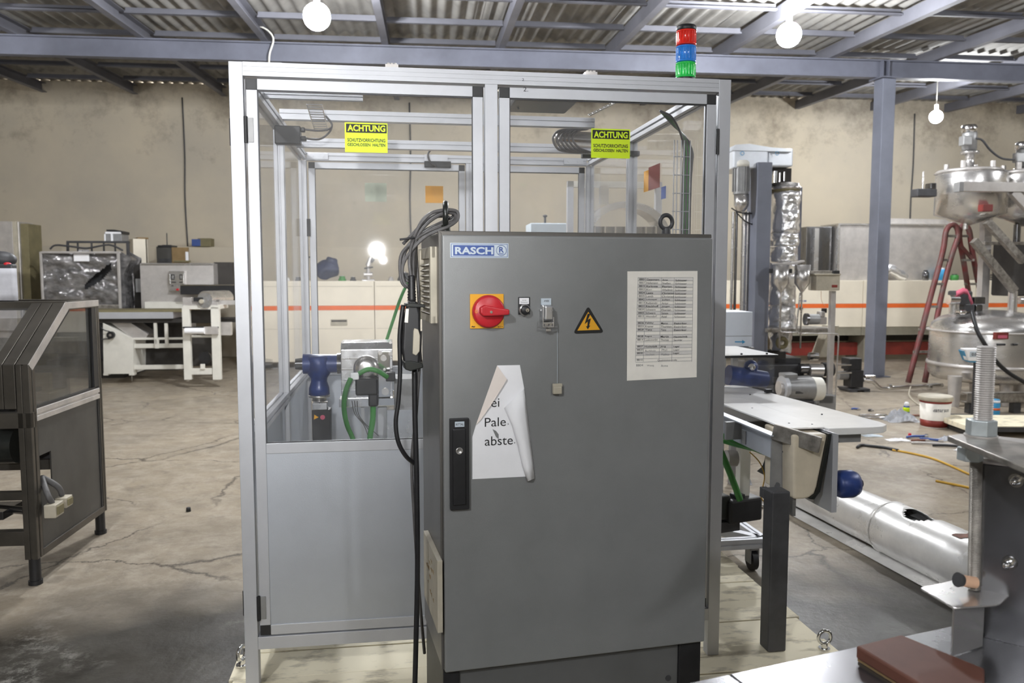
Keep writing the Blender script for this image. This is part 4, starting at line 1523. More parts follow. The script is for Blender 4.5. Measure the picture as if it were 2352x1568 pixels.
MB().tube([HF.h3(926, 700, 0.01), HF.h3(918, 770, 0.01), HF.h3(919, 850, 0.01), HF.h3(915, 920, 0.01), HF.h3(909, 970, 0.01), HF.h3(915, 1015, 0.01), HF.h3(933, 1048, 0.02), HF.h3(955, 1066, 0.05)], 0.006, 8).build('tool_hose', M['black'], ht)
# black conduit down the cabinet side
cd = thing('black_cable_conduit', 'thick black cable running down beside the grey cabinet to the floor', 'cable', C.wld((-0.05, 0.1, 0.0)), CY)
KF = Fr(C.wld((-0.05, 0.1, 0.0)), CY)
MB().tube([KF.h3(952, 848, 0.0), KF.h3(953, 950, 0.0), KF.h3(957, 1100, 0.0), KF.h3(959, 1300, 0.0), KF.h3(956, 1450, 0.0), KF.h3(953, 1568, 0.0), KF.h3(951, 1640, 0.0)], 0.0075, 10).build('sheath', M['black'], cd)
MB().tube([KF.h3(966, 760, 0.02), KF.h3(962, 860, 0.02), KF.h3(955, 960, 0.02), KF.h3(946, 1060, 0.02), KF.h3(951, 1180, 0.02), KF.h3(962, 1350, 0.04), KF.h3(975, 1500, 0.06)], 0.0045, 8).build('thin_cable', M['rubber'], cd)
# ================================================================== DARK-FRAMED MACHINE (near, partly out of frame)
KY = radians(5.5)
K0 = G(76, 1345, 0.0)
K = Fr((K0.x + 0.03, K0.y + 0.0, 0.0), KY)      # x = 0 is its side face, y runs along the side
dk = thing('wrapping_machine_guard', 'dark bronze aluminium machine housing with a sloping clear front and paper on its lid', 'machine', K.o, KY)
DL = 0.83
kz = lambda py, yl=0.0, px=80: K.hitx(px, py, 0.0)[1]
HF_, HT_, HM = 1.075, 1.36, 0.845
YS = 0.42      # where the slope meets the lid
XW = -1.5
pf = 0.06


def dkp(nm, b, mt_='anod_dark', bev=0.002, **k):
    return b.build(nm, M[mt_], dk, bev, **k)


# posts
dkp('post', slot_box(MB(), -pf, 0, 0, pf, 0.13, HF_, 2))
dkp('post', slot_box(MB(), -pf, 0, DL - 0.04, DL, 0.13, HT_, 2))
dkp('post', slot_box(MB(), XW, XW + pf, 0, pf, 0.13, HF_, 2))
dkp('post', slot_box(MB(), XW, XW + pf, DL - 0.04, DL, 0.13, HT_, 2))
# double door stile in front of the near post and along the slope
dkp('door_stile', MB().box(-0.115, -0.062, -0.004, 0.03, HM + 0.02, HF_))
dkp('door_stile', MB().box(-0.165, -0.118, -0.004, 0.03, HM + 0.02, HF_))
for x0_, x1_ in ((-0.058, 0.0), (-0.115, -0.062), (-0.165, -0.118), (XW, XW + 0.06)):
    b = MB()
    b.prism([(0.0, HF_ + 0.001), (0.03, HF_ - 0.02), (YS + 0.02, HT_ - 0.03), (YS, HT_)], x0_, x1_, 'x')
    dkp('sloping_bar', b)
b = MB()
b.prism([(0.0, HF_), (0.035, HF_ - 0.03), (YS + 0.03, HT_ - 0.04), (YS, HT_)], -0.004, 0.0015, 'x')
dkp('edge_trim', b, 'steel_dull', 0.0)
# lid, rails
dkp('lid_rail', slot_box(MB(), -0.05, 0, YS, DL, HT_ - 0.045, HT_, 1), 'anod_dark')
dkp('edge_trim', MB().box(-0.004, 0.0012, YS, DL, HT_ - 0.04, HT_ - 0.004), 'steel_dull')
dkp('lid_rail', MB().box(XW, 0.0, YS - 0.01, YS + 0.05, HT_ - 0.045, HT_))
dkp('lid_rail', MB().box(XW, 0.0, DL - 0.05, DL, HT_ - 0.045, HT_))
dkp('middle_rail', slot_box(MB(), -0.045, 0.003, 0.06, DL - 0.04, HM - 0.05, HM + 0.01, 1), 'steel_dull')
dkp('middle_rail', MB().box(XW, 0.0, 0.0, 0.05, HM - 0.075, HM))
dkp('bottom_rail', MB().box(-0.05, 0.0, 0.06, DL - 0.04, 0.13, 0.165))
dkp('bottom_rail', MB().box(XW, -0.06, 0.0, 0.05, 0.2, 0.27))
dkp('cross_rail', MB().box(XW, -0.06, 0.01, 0.05, 0.42, 0.46))
dkp('cross_rail', MB().box(XW, -0.06, 0.3, 0.34, 0.5, 0.55))
# panes
dkp('side_pane', MB().prism([(0.055, HM + 0.012), (DL - 0.045, HM + 0.012), (DL - 0.045, HT_ - 0.045), (YS + 0.04, HT_ - 0.045), (0.055, HF_ - 0.02)], -0.022, -0.018, 'x'), 'pane_smoked', 0)
b = MB()
b.prism([(0.012, HF_ - 0.004), (0.016, HF_ - 0.006), (YS + 0.016, HT_ - 0.02), (YS + 0.012, HT_ - 0.018)], XW + 0.06, -0.165, 'x')
dkp('sloping_pane', b, 'pane', 0)
dkp('front_pane', MB().box(XW + 0.06, -0.165, 0.012, 0.016, HM, HF_), 'pane', 0)
dkp('gasket', MB().prism([(0.04, HM + 0.01), (0.055, HM + 0.01), (0.055, HF_ - 0.03), (YS + 0.045, HT_ - 0.05), (YS + 0.03, HT_ - 0.035), (0.04, HF_ - 0.02)], -0.012, -0.002, 'x'), 'black', 0)
dkp('gasket', MB().box(-0.014, -0.002, DL - 0.095, DL - 0.04, HM + 0.01, HT_ - 0.045), 'black', 0)
dkp('gasket', MB().box(-0.014, -0.002, 0.055, DL - 0.04, HM + 0.01, HM + 0.02), 'black', 0)
# lower side panel with a cut-out
y0c, z1c = K.hitx(92, 1090, -0.01)
y1c, z0c = K.hitx(115, 1115, -0.01)
z1c, z0c = 0.62, 0.47
y0c, y1c = 0.075, 0.2
b = MB().box(-0.015, -0.008, 0.06, DL - 0.04, z1c, HM - 0.05).box(-0.015, -0.008, 0.06, DL - 0.04, 0.165, z0c).box(-0.015, -0.008, y1c, DL - 0.04, z0c, z1c)
dkp('side_panel', b, 'panel_dark', 0)
dkp('gasket', MB().box(-0.012, -0.003, DL - 0.06, DL - 0.04, 0.165, HM - 0.05), 'black', 0)
dkp('gasket', MB().box(-0.012, -0.003, 0.06, 0.07, 0.165, HM - 0.05), 'black', 0)
# connectors and cables out of the cut-out
for (px, py, s_) in ((125, 1168, 1.0), (148, 1150, 0.8)):
    y_, z_ = K.hitx(px, py, 0.05)
    b = MB().box(0.02, 0.075, y_ - 0.045 * s_, y_ + 0.045 * s_, z_ - 0.035 * s_, z_ + 0.03 * s_)
    cn = dkp('connector_block', b, 'beige', 0.004)
    MB().box(0.075, 0.082, y_ - 0.03 * s_, y_ + 0.03 * s_, z_ - 0.022 * s_, z_ + 0.018 * s_).build('connector_face', M['olive'], cn)
    MB().tube([(0.04, y_, z_ + 0.03), (0.03, y_ - 0.02, z_ + 0.08), (-0.03, 0.14, 0.5)], 0.014, 8).build('cable', M['rubber'], cn)
# feet
for (x, y) in ((-0.03, 0.03), (-0.03, DL - 0.03), (XW + 0.03, 0.03), (XW + 0.03, DL - 0.03)):
    dkp('foot', MB().cyl((x, y, 0.0), (x, y, 0.13), 0.026, None, 14).cyl((x, y, 0.0), (x, y, 0.02), 0.032, None, 14), 'black', 0)
# interior
dkp('inner_bed', MB().box(XW + 0.1, -0.14, 0.15, 0.75, HM - 0.02, HM + 0.07), 'steel_dark')
dkp('inner_block', MB().box(-0.4, -0.1, 0.45, 0.62, HM, HM + 0.16), 'darkgrey')
dkp('inner_block', MB().box(-0.75, -0.5, 0.35, 0.6, HM + 0.05, HM + 0.2), 'motor_grey')
dkp('inner_bar', MB().box(XW, -0.05, 0.66, 0.7, HM + 0.22, HM + 0.31), 'dirty_steel')
dkp('inner_bracket', MB().box(-0.17, -0.05, 0.3, 0.5, HM + 0.01, HM + 0.05).box(-0.17, -0.1, 0.42, 0.46, HM + 0.05, HM + 0.14), 'olive')
b = MB().cyl((-0.9, 0.2, 0.7), (-0.15, 0.2, 0.7), 0.06, None, 16).cyl((-0.25, 0.16, 0.66), (-0.14, 0.16, 0.66), 0.09, None, 18)
dkp('drive_shaft', b, 'grease')
b = MB().cyl((-0.8, 0.4, 0.33), (-0.12, 0.15, 0.33), 0.02, None, 10).box(-0.9, -0.2, 0.1, 0.3, 0.3, 0.34)
dkp('lower_tray', b, 'steel_dark')
dkp('inner_panel', MB().box(XW + 0.1, -0.1, 0.5, 0.52, 0.5, 0.66), 'darkgrey')

# control box on the lid, with a hanging sheet
q = K.loc(P(-10, 640, K0.y + 0.45))
t = thing('lid_control_box', 'grey box with a red push button standing on the dark machine lid', 'control box', K.wld((q.x, 0.45, HT_)), KY)
TB = Fr(K.wld((q.x, 0.45, HT_)), KY)
xb_, zb_ = TB.hit(42, 606)
MB().box(-0.4, xb_ - 0.03, 0.0, 0.05, 0.0, zb_).build('housing', M['darkgrey'], t, 0.008)
MB().ball(TB.h3(17, 608, 0.02), 0.02, 8, (1, 1, 0.7)).cyl(TB.h3(17, 612, 0.02), Vector(TB.h3(17, 604, 0.02)), 0.016).build('push_button', M['red'], t)
MB().ball(TB.h3(2, 596, 0.1), 0.05, 10, (1.6, 1, 0.9)).build('grey_cap', M['darkgrey'], t)
t2 = thing('hanging_paper', 'white printed sheet hanging over the front of the grey box on the dark machine', 'paper', TB.wld((0, -0.012, 0)), KY)
TP = Fr(TB.wld((0, -0.012, 0)), KY)
vs, fs = [], []
for i in range(6):
    py = 616 + (690 - 616) * i / 5
    for k in range(8):
        px = -60 + (38 + i * 0.9 + 60) * k / 7
        vs.append(TP.h3(px, py, -0.004 - 0.008 * sin(k * 1.7 + i * 0.4) * (i / 5)))
for i in range(5):
    for k in range(7):
        fs.append((i * 8 + k, i * 8 + k + 1, (i + 1) * 8 + k + 1, (i + 1) * 8 + k))
MB().add(vs, fs, True).build('sheet', mat('printed paper', (0.6, 0.6, 0.64), 0.7, 0, 0.1, 14), t2).modifiers.new('t', 'SOLIDIFY').thickness = 0.0006

# ================================================================== BACKGROUND MACHINES, LEFT
def fthing(name, label, cat, px, py, Y, yaw=BYAW, z=0.0, group=None):
    """a thing whose frame sits on the floor under the pixel at depth Y"""
    q_ = P(px, py, Y)
    org = (q_.x, q_.y, z)
    t_ = thing(name, label, cat, org, yaw, group)
    return t_, Fr(org, yaw)


class Kit:
    """parts by their outline in the face plane of a thing"""
    def __init__(s, t, f):
        s.t, s.f = t, f

    def box(s, nm, mt_, r, yl=0.0, d=0.3, bev=0.004, par=None, **k):
        for q_ in (r if isinstance(r, list) else [r]):
            o_ = MB(s.f).pbox(*q_, yl, d).build(nm, M[mt_], par or s.t, bev, **k)
        return o_

    def poly(s, nm, mt_, pts, yl=0.0, d=0.3, bev=0.003, par=None, **k):
        return MB().prism([s.f.hit(x, y, yl) for x, y in pts], yl, yl + d, 'y').build(nm, M[mt_], par or s.t, bev, **k)

    def cylv(s, nm, mt_, px, py0, py1, rpx, yl=0.0, n=24, par=None, r2=None, **k):
        a_ = Vector(s.f.h3(px, py0, yl))
        b_ = Vector(s.f.h3(px, py1, yl))
        r_ = abs(s.f.hit(px + rpx, py0, yl)[0] - a_.x)
        r2_ = None if r2 is None else abs(s.f.hit(px + r2, py0, yl)[0] - a_.x)
        b_.x = a_.x
        return MB().cyl(a_, b_, r_, r2_, n).build(nm, M[mt_], par or s.t, **k)

    def cylh(s, nm, mt_, px0, px1, py, rpx, yl=0.0, n=20, par=None, tilt=0.0, r2=None, **k):
        a_ = Vector(s.f.h3(px0, py, yl))
        b_ = Vector(s.f.h3(px1, py, yl))
        b_.z = a_.z
        b_.y += tilt
        u = abs(s.f.hit(px0, py + 1, yl)[1] - a_.z)
        return MB().cyl(a_, b_, rpx * u, None if r2 is None else r2 * u, n).build(nm, M[mt_], par or s.t, **k)

    def disc(s, nm, mt_, px, py, rpx, yl=0.0, d=0.03, par=None, **k):
        a_ = Vector(s.f.h3(px, py, yl))
        u = abs(s.f.hit(px, py + 1, yl)[1] - a_.z)
        return MB().cyl(a_ + Vector((0, d, 0)), a_, rpx * u, None, 22).build(nm, M[mt_], par or s.t, **k)

    def lathev(s, nm, mt_, px, pts, yl=0.0, n=32, par=None, **k):
        """pts: (radius in px, py)"""
        a_ = Vector(s.f.h3(px, pts[0][1], yl))
        prof = []
        for r_, py in pts:
            z_ = s.f.hit(px, py, yl)[1]
            u = abs(s.f.hit(px, py + 1, yl)[1] - z_)
            prof.append((max(r_, 0.02) * u, z_ - a_.z))
        return MB().lathe(prof, a_, n).build(nm, M[mt_], par or s.t, **k)

    def tube(s, nm, mt_, pts, rpx, par=None, **k):
        """pts: (px, py, yl)"""
        P3 = [Vector(s.f.h3(*p_)) for p_ in pts]
        u = abs(s.f.hit(pts[0][0], pts[0][1] + 1, pts[0][2])[1] - P3[0].z)
        return MB().tube(P3, rpx * u, 8, 5).build(nm, M[mt_], par or s.t, **k)


# tall grey switch cupboard
t, f = fthing('switch_cupboard', 'tall pale grey metal cupboard against the back wall behind the dark machine', 'cupboard', 20, 700, 12.0)
k = Kit(t, f)
k.box('door', 'steel_dull', (-60, 508, 34, 760), 0.0, 0.04)
k.box('frame_post', 'beige', (34, 508, 43, 760), 0.0, 0.06)
x0_, z0_ = f.hit(43, 760)
x1_, z1_ = f.hit(66, 508)
MB().box(f.hit(-60, 600)[0], f.hit(44, 600)[0] + 0.0, 0.04, 0.5, 0.0, z1_).build('body', M['steel_dull'], t, 0.01)
MB().box(f.hit(44, 600)[0], f.hit(62, 600)[0], 0.08, 0.5, 0.0, z1_ - 0.03).build('side_wall', M['olive'], t, 0.005)

# stretch-wrapped steel machine
t, f = fthing('wrapped_steel_machine', 'steel-framed machine wrapped in crinkled stretch film with a dark V-shaped gap', 'machine', 200, 700, 11.6)
k = Kit(t, f)
k.box('frame', 'steel_dull', [(93, 578, 98, 715), (270, 577, 276, 711), (93, 577, 276, 582)], -0.02, 0.04)
zb_ = f.hit(180, 740)[1]
xL_, zT_ = f.hit(95, 580)
xR_, _ = f.hit(274, 580)
# the film: a rumpled sheet with a gap cut out of it
nx_, nz_ = 44, 30
vs, fs = [], []
zB_ = f.hit(200, 700)[1]
for i in range(nz_ + 1):
    for j_ in range(nx_ + 1):
        u, v = j_ / nx_, i / nz_
        x = xL_ + (xR_ - xL_) * u
        z = zT_ + (zB_ - zT_) * v
        d_ = 0.05 * mnoise.noise(Vector((x * 3, z * 7, 1.7))) + 0.03 * mnoise.noise(Vector((x * 9 + z * 6, z * 11, 4.2)))
        d_ += 0.12 * math.exp(-((u - 0.5) ** 2) / 0.09) * (0.6 - v if v < 0.6 else 0)
        vs.append((x, 0.02 + d_, z))
for i in range(nz_):
    for j_ in range(nx_):
        u, v = (j_ + 0.5) / nx_, (i + 0.5) / nz_
        # crescent gap from lower middle to the upper right
        px_, py_ = 93 + 183 * u, 580 + 120 * v
        tt = (px_ - 190) / 66
        gap = 0 < tt < 1 and (658 - 46 * tt ** 0.9 - 2) > py_ - 0 and False
        lo_ = 660 - 48 * tt ** 1.6 if 0 <= tt <= 1 else 0
        up_ = 657 - 52 * tt ** 0.75 if 0 <= tt <= 1 else 0
        if 0 <= tt <= 1 and up_ - 3 < py_ < lo_ + 3:
            continue
        a_ = i * (nx_ + 1) + j_
        fs.append((a_, a_ + 1, a_ + nx_ + 2, a_ + nx_ + 1))
MB().add(vs, fs, True).build('stretch_film', M['wrap'], t)
MB().box(xL_ + 0.03, xR_ - 0.03, 0.3, 1.0, 0.25, zT_ - 0.05).build('body', M['darkgrey'], t, 0.01)
MB().box(xL_, xR_, 0.0, 0.9, 0.0, 0.25).build('base', M['recess'], t)
b = MB()
xr2 = f.hit(292, 650, 0.3)[0]
b.prism([(xR_, zT_ - 0.02), (xR_ + 0.1, zT_ - 0.08), (xr2, zT_ - 0.3), (xr2 + 0.02, zT_ - 0.7), (xr2 - 0.04, 0.4), (xR_, 0.4)], 0.1, 0.5, 'y')
b.build('side_film', M['wrap'], t, 0.03)
k.box('lower_rail', 'dirty_steel', (95, 700, 275, 712), -0.01, 0.05)
k.box('upper_frame', 'darkgrey', [(152, 553, 296, 558), (152, 556, 156, 580), (290, 556, 296, 605), (176, 556, 178, 578), (208, 556, 210, 578), (236, 556, 238, 578), (262, 556, 264, 578)], 0.2, 0.05)
k.box('drawing_plate', 'paper', (169, 583, 204, 600), 0.03, 0.02)
k.tube('flexible_hose', 'darkgrey', [(115, 572, 0.1), (128, 563, 0.1), (165, 566, 0.1), (200, 570, 0.1), (250, 562, 0.1), (282, 575, 0.1)], 2.2)
k.box('valve', 'paper', [(180, 573, 188, 580), (193, 573, 200, 580)], 0.15, 0.08)

# cream electrical boxes on the ledge
t, f = fthing('wall_box', 'grey and white box with a dark open lid on top of the wrapped machine', 'box', 260, 555, 12.2, z=P(260, 555, 12.2).z)
k = Kit(t, f)
k.box('body', 'motor_grey', (240, 533, 279, 555), 0, 0.3)
k.box('pale_strip', 'paper', [(241, 532, 280, 537), (254, 536, 259, 555), (239, 537, 242, 555)], -0.01, 0.02)
k.poly('lid', 'black', [(244, 527), (262, 527), (281, 531), (281, 537), (279, 537), (277, 532), (244, 531)], -0.02, 0.3)
t, f = fthing('cream_switch_box', 'cream sheet-metal electrical box with a brown top by the steel control cabinet', 'cupboard', 335, 605, 13.1, yaw=BYAW + 0.5, z=0.0)
k = Kit(t, f)
k.box('body', 'cream', (311, 548, 340, 860), 0, 0.42)
x_, _ = f.hit(340, 590)
MB().box(x_ - 0.01, x_ + 0.004, 0.01, 0.43, 0.5, f.hit(340, 549)[1]).build('side_wall', M['beige'], t)
k.box('top_cover', 'cardboard', (316, 545, 341, 549), 0.0, 0.4)
for (nm, lab, cat, r_, mt_, Y) in (
        ('cardboard_box', 'small olive box with a blue end lying on the ledge of the back wall', 'box', (454, 547, 484, 566), 'olive', 14.55),
        ('wooden_board', 'brown wooden board with a white label leaning against the back wall ledge', 'board', (399, 568, 437, 858), 'cardboard', 13.6),
        ('grey_green_locker', 'grey-green locker standing between the cream box and the brown board', 'locker', (364, 566, 398, 858), 'panel_dark', 13.6)):
    z_ = 2.0 if nm == 'cardboard_box' else 0.0
    t, f = fthing(nm, lab, cat, (r_[0] + r_[2]) / 2, r_[3], Y, z=z_)
    k = Kit(t, f)
    k.box('body', mt_, r_, 0, 0.25 if nm != 'wooden_board' else 0.04)
    if nm == 'cardboard_box':
        k.box('blue_end', 'logo_blue', (440, 549, 460, 565), -0.01, 0.25)
    if nm == 'wooden_board':
        k.box('label', 'paper', (426, 578, 433, 602), -0.006, 0.005)
        k.box('batten', 'olive', (399, 598, 437, 602), -0.03, 0.03)
    if nm == 'grey_green_locker':
        k.box('lid', 'black', (362, 563, 395, 568), -0.02, 0.29)
        k.box('drawer', 'darkgrey', (366, 594, 392, 603), -0.01, 0.02)
        k.box('tool_rack', 'darkgrey', [(382, 535, 384, 563), (372, 562, 394, 564)], 0.1, 0.02)
# stainless control cabinet with panel
t, f = fthing('steel_control_housing', 'brushed steel machine housing with gauges and a red button on its panel', 'machine', 420, 720, 11.9)
k = Kit(t, f)
k.box('housing', 'steel_dull', (323, 605, 491, 712), 0, 0.8)
k.box('lower_body', 'steel_dull', (328, 710, 420, 800), 0.05, 0.7)
k.box('top_edge', 'steel', (323, 604, 492, 608), -0.02, 0.05)
k.box('side_body', 'recess', (492, 602, 535, 690), 0.25, 0.6)
pn_ = k.box('instrument_panel', 'steel', (388, 622, 424, 671), -0.05, 0.06)
k.box('gauge', 'black', [(392, 630, 401, 642), (412, 630, 420, 642)], -0.055, 0.01, par=pn_)
k.box('gauge_face', 'machined', [(394, 632, 399, 640), (413.5, 632, 418.5, 640)], -0.058, 0.004, par=pn_)
k.box('switch_row', 'black', [(394, 647, 404, 649), (412, 647, 421, 649), (394, 655, 398, 657)], -0.055, 0.006, 0, par=pn_)
k.box('panel_bracket', 'chrome', [(387, 629, 390, 652), (419, 629, 421, 652), (388, 667, 426, 670)], -0.07, 0.02, par=pn_)
k.disc('red_button', 'red', 407.5, 665, 3, -0.065, 0.02, par=pn_)
k.box('dark_side_tray', 'black', (414, 655, 540, 676), -0.4, 0.4)
k.box('tray_rim', 'chrome', (414, 653, 540, 656), -0.41, 0.42)
k.box('white_drawer', 'white_paint', [(332, 693, 420, 713)], -0.2, 0.3)
k.box('junction', 'motor_grey', (311, 640, 324, 671), 0.1, 0.1)
k.box('dark_gap', 'recess', (308, 608, 323, 712), 0.3, 0.4)

# white conveyor bench with a belt table
t, f = fthing('white_conveyor_bench', 'off-white painted bench machine with a long steel-edged belt table', 'machine', 330, 850, 11.0)
k = Kit(t, f)
k.box('belt_table', 'alu', (200, 717, 397, 732), 0, 0.6)
k.box('belt', 'olive', (190, 712, 432, 717), 0.02, 0.6)
k.box('roller_gap', 'recess', (200, 732, 540, 741), 0.05, 0.4)
k.poly('side_cabinet', 'white_paint', [(236, 741), (306, 779), (306, 858), (238, 859)], 0.05, 0.5)
k.poly('chute', 'steel_dull', [(250, 738), (295, 738), (340, 768), (335, 776), (306, 778)], 0.12, 0.4)
k.box('cabinet_leg', 'white_paint', [(237, 857, 248, 862), (296, 857, 308, 862)], 0.05, 0.1)
k.disc('pulley', 'black', 253, 769.5, 8.5, -0.02, 0.05)
k.disc('pulley_hub', 'steel', 253, 769.5, 3, -0.03, 0.05)
k.tube('drive_belt', 'darkgrey', [(232, 752, 0.0), (240, 758, 0.0), (252, 761, 0.0)], 1.2)
k.tube('drive_belt', 'darkgrey', [(232, 780, 0.0), (242, 778, 0.0), (252, 778, 0.0)], 1.2)
k.box('stay_rail', 'white_paint', [(306, 775, 420, 780), (306, 789, 420, 799), (306, 838, 420, 848)], 0.1, 0.04)
k.box('hanger', 'white_paint', [(353, 735, 360, 790), (355, 778, 364, 800), (378, 742, 385, 795)], 0.06, 0.04)
k.box('dark_background_frame', 'recess', (306, 741, 420, 850), 0.55, 0.05)
k.tube('foot_screw', 'chrome', [(303, 860, 0.1), (303, 875, 0.1)], 1.0)
# roller stand
t, f = fthing('roller_stand', 'narrow off-white stand carrying a polished steel roller beside the enclosure', 'machine', 460, 872, 10.6)
k = Kit(t, f)
k.box('post', 'white_paint', (420, 705, 437, 872), 0, 0.08)
k.box('post', 'white_paint', (486, 704, 505, 872), 0, 0.08)
k.box('top_bar', 'white_paint', (420, 700, 505, 710), 0, 0.45)
k.box('bottom_bar', 'white_paint', (437, 846, 487, 860), 0.0, 0.06)
k.box('side_bar', 'white_paint', [(437, 770, 487, 775)], 0.1, 0.04)
k.cylh('paper_roll', 'paper', 425, 470, 760, 7, -0.06)
k.cylh('idler_shaft', 'black', 420, 502, 752, 2, -0.03)
k.box('idler_bracket', 'steel_dull', (468, 750, 500, 768), -0.05, 0.05)
k.box('bearing_block', 'steel_dull', (419, 683, 440, 703), 0.0, 0.1)
k.box('bearing_block', 'steel_dull', (440, 693, 500, 702), 0.0, 0.15)
k.disc('roller_face', 'machined', 470, 690, 17, -0.02, 0.04)
k.cylh('steel_roller', 'steel', 470, 500, 686, 18, 0.1, tilt=0.5)
k.box('clamp_dark', 'black', (444, 683, 466, 692), -0.04, 0.04)
k.disc('clamp_knob', 'beige', 462, 692, 5, -0.06, 0.03)
k.box('inner_mechanism', 'recess', [(438, 712, 486, 742), (440, 775, 486, 840)], 0.25, 0.1)
k.disc('dark_wheel', 'black', 470, 822, 14, 0.12, 0.06)
k.box('base_foot', 'chrome', [(428, 872, 434, 876), (492, 872, 499, 876)], 0.02, 0.03)
k.box('inner_tab', 'white_paint', (460, 836, 470, 848), -0.02, 0.03)
k.box('rear_arm', 'steel_dull', [(503, 690, 545, 700), (503, 740, 530, 770)], 0.2, 0.1)

# ================================================================== LONG CREAM TUNNEL with an orange stripe
TN = Fr(HALL.wld((HALL.hit(556, 700, 13.0)[0], 13.0, 0)), BYAW)
tn = thing('cooling_tunnel', 'long cream machine tunnel with an orange stripe along the back wall', 'machine', TN.o, BYAW)
xe, _ = HALL.hit(556, 700, 13.0)
sects = []
xr_, _ = TN.hit(2400, 700)
zt_ = TN.hit(800, 645)[1]
zs1, zs0 = TN.hit(800, 702)[1], TN.hit(800, 712)[1]
x = 0.0
widths = []
i = 0
while x < xr_ + 1:
    w_ = 2.05
    low = x + w_ / 2 < TN.hit(1250, 700)[0]
    zbm = 0.12 if low else TN.hit(1990, 748)[1] - 0.02
    MB().box(x + 0.004, x + w_ - 0.004, 0.0, 0.85, zbm, zs0 - 0.0).build('lower_panel', M['cream'], tn, 0.006)
    MB().box(x + 0.004, x + w_ - 0.004, 0.0, 0.85, zs1, zt_).build('upper_panel', M['cream'], tn, 0.008)
    MB().box(x + 0.002, x + w_ - 0.002, -0.002, 0.8, zs0, zs1).build('orange_stripe', M['orange'], tn)
    if low:
        MB().box(x + 0.03, x + w_ - 0.03, -0.004, 0.0, TN.hit(800, 658)[1], TN.hit(800, 657)[1]).build('seam', M['beige'], tn)
        MB().box(x + 0.03, x + w_ - 0.03, -0.003, 0.0, TN.hit(800, 754)[1] - 0.005, TN.hit(800, 754)[1]).build('seam', M['beige'], tn)
    else:
        MB().box(x + 0.004, x + w_ - 0.004, 0.02, 0.8, zbm - 0.14, zbm).build('lower_edge', M['tunnel_edge'], tn)
        MB().box(x + 0.1, x + 0.18, 0.1, 0.7, 0.0, zbm - 0.14).build('leg', M['tunnel_edge'], tn)
    x += w_
    i += 1
hx, hz = TN.hit(779, 740)
h_ = MB().box(hx - 0.13, hx + 0.13, -0.012, 0.0, hz - 0.05, hz + 0.05).build('recessed_handle', M['beige'], tn, 0.01)
MB().box(hx - 0.12, hx + 0.12, -0.016, -0.008, hz + 0.01, hz + 0.035).build('handle_slot', M['recess'], h_)
s = MB()
ptext(s, TN, 'F 4 M', 1836, 689, 1852, 693, -0.004, 0.05)
s.build('model_lettering', M['logo_blue'], tn)
for px in (1840, 2024):
    MB().cyl(TN.h3(px, 708, -0.03), TN.h3(px, 708, 0.0), 0.03, None, 14).build('stripe_knob', M['black'], tn)
xa_, xb_ = TN.hit(1830, 700)[0], xr_
MB().box(xa_, xb_, 0.3, 0.4, 0.1, 0.32).build('lower_beam', M['maroon'], tn)
MB().box(xa_, xb_, 0.62, 0.66, 0.32, TN.hit(1990, 760)[1]).build('rear_skirt', M['panel_dark'], tn)

# things lying on the tunnel and the ledge, seen through the enclosure
TZ = zt_
tun = lambda px, yl=0.3: TN.wld((TN.hit(px, 640, yl)[0], yl, TZ))
t = thing('black_hose_bundle', 'dark bundled hose heap on the cream tunnel seen through the guard door', 'hose', tun(750) + Vector((0, 0, 0.035)), BYAW)
f = Fr(tun(750), BYAW)
MB().ball((0, 0, 0.14), 0.19, 14, (1, 0.8, 0.75)).ball((0.1, 0, 0.25), 0.1, 10).jitter(0.05, 7).build('heap', mat('dark blue-black heap', (0.035, 0.045, 0.1), 0.6), t)
MB().tube([(-0.36, 0, 0.02), (-0.36, 0, 0.2), (-0.3, 0, 0.33), (-0.2, 0, 0.33), (-0.15, 0, 0.2), (-0.1, 0, 0.1)], 0.012, 8).build('hose', M['black'], t)
t = thing('valve_assembly', 'upright pipe valve assembly standing on the cream tunnel behind the guard door', 'valve', tun(846), BYAW)
MB().cyl((0, 0, 0), (0, 0, 0.24), 0.03).cyl((-0.07, 0, 0.1), (0.07, 0, 0.1), 0.04).cyl((0.0, 0, 0.24), (0.04, 0, 0.38), 0.05, 0.025).cyl((-0.1, 0, 0.0), (0.1, 0, 0.0), 0.03).build('body', M['steel_dull'], t)
MB().cyl((-0.06, -0.02, 0.2), (0.08, -0.02, 0.22), 0.012).cyl((0.04, 0, 0.3), (0.09, 0, 0.36), 0.03).build('lever', M['darkgrey'], t)
items = [(660, 0.05, 'paper'), (685, 0.06, 'darkgrey'), (898, 0.06, 'steel_dull'), (928, 0.13, 'darkgrey'), (786, 0.075, 'green'), (811, 0.06, 'darkgrey'), (722, 0.05, 'steel_dull')]
labs = ['small pale tin on the cream tunnel by the rear corner post of the enclosure', 'low dark tool lying on the cream tunnel beside the hose heap', 'small steel fitting on the cream tunnel right of the valve assembly',
        'dark lump of parts on the cream tunnel beside the cabinet cables', 'small green pot on the cream tunnel between hose heap and valve', 'squat dark pot on the cream tunnel next to the valve assembly',
        'flat steel scrap on the cream tunnel in front of the hose heap']
for (px, h_, mt_), lb in zip(items, labs):
    p_ = tun(px, 0.2)
    t = thing('small_part', lb, 'part', p_, BYAW + random.random(), 'small parts lying on the cream tunnel')
    MB().lathe([(h_ * 0.8, 0), (h_ * 0.85, h_ * 0.2), (h_ * 0.6, h_ * 0.7), (h_ * 0.65, h_)], (0, 0, 0), 10, sm=False).build('body', M[mt_], t)
    MB().cyl((0, 0, h_), (0, 0, h_ * 1.15), h_ * 0.3, None, 8).build('cap', M['steel_dull'], t)

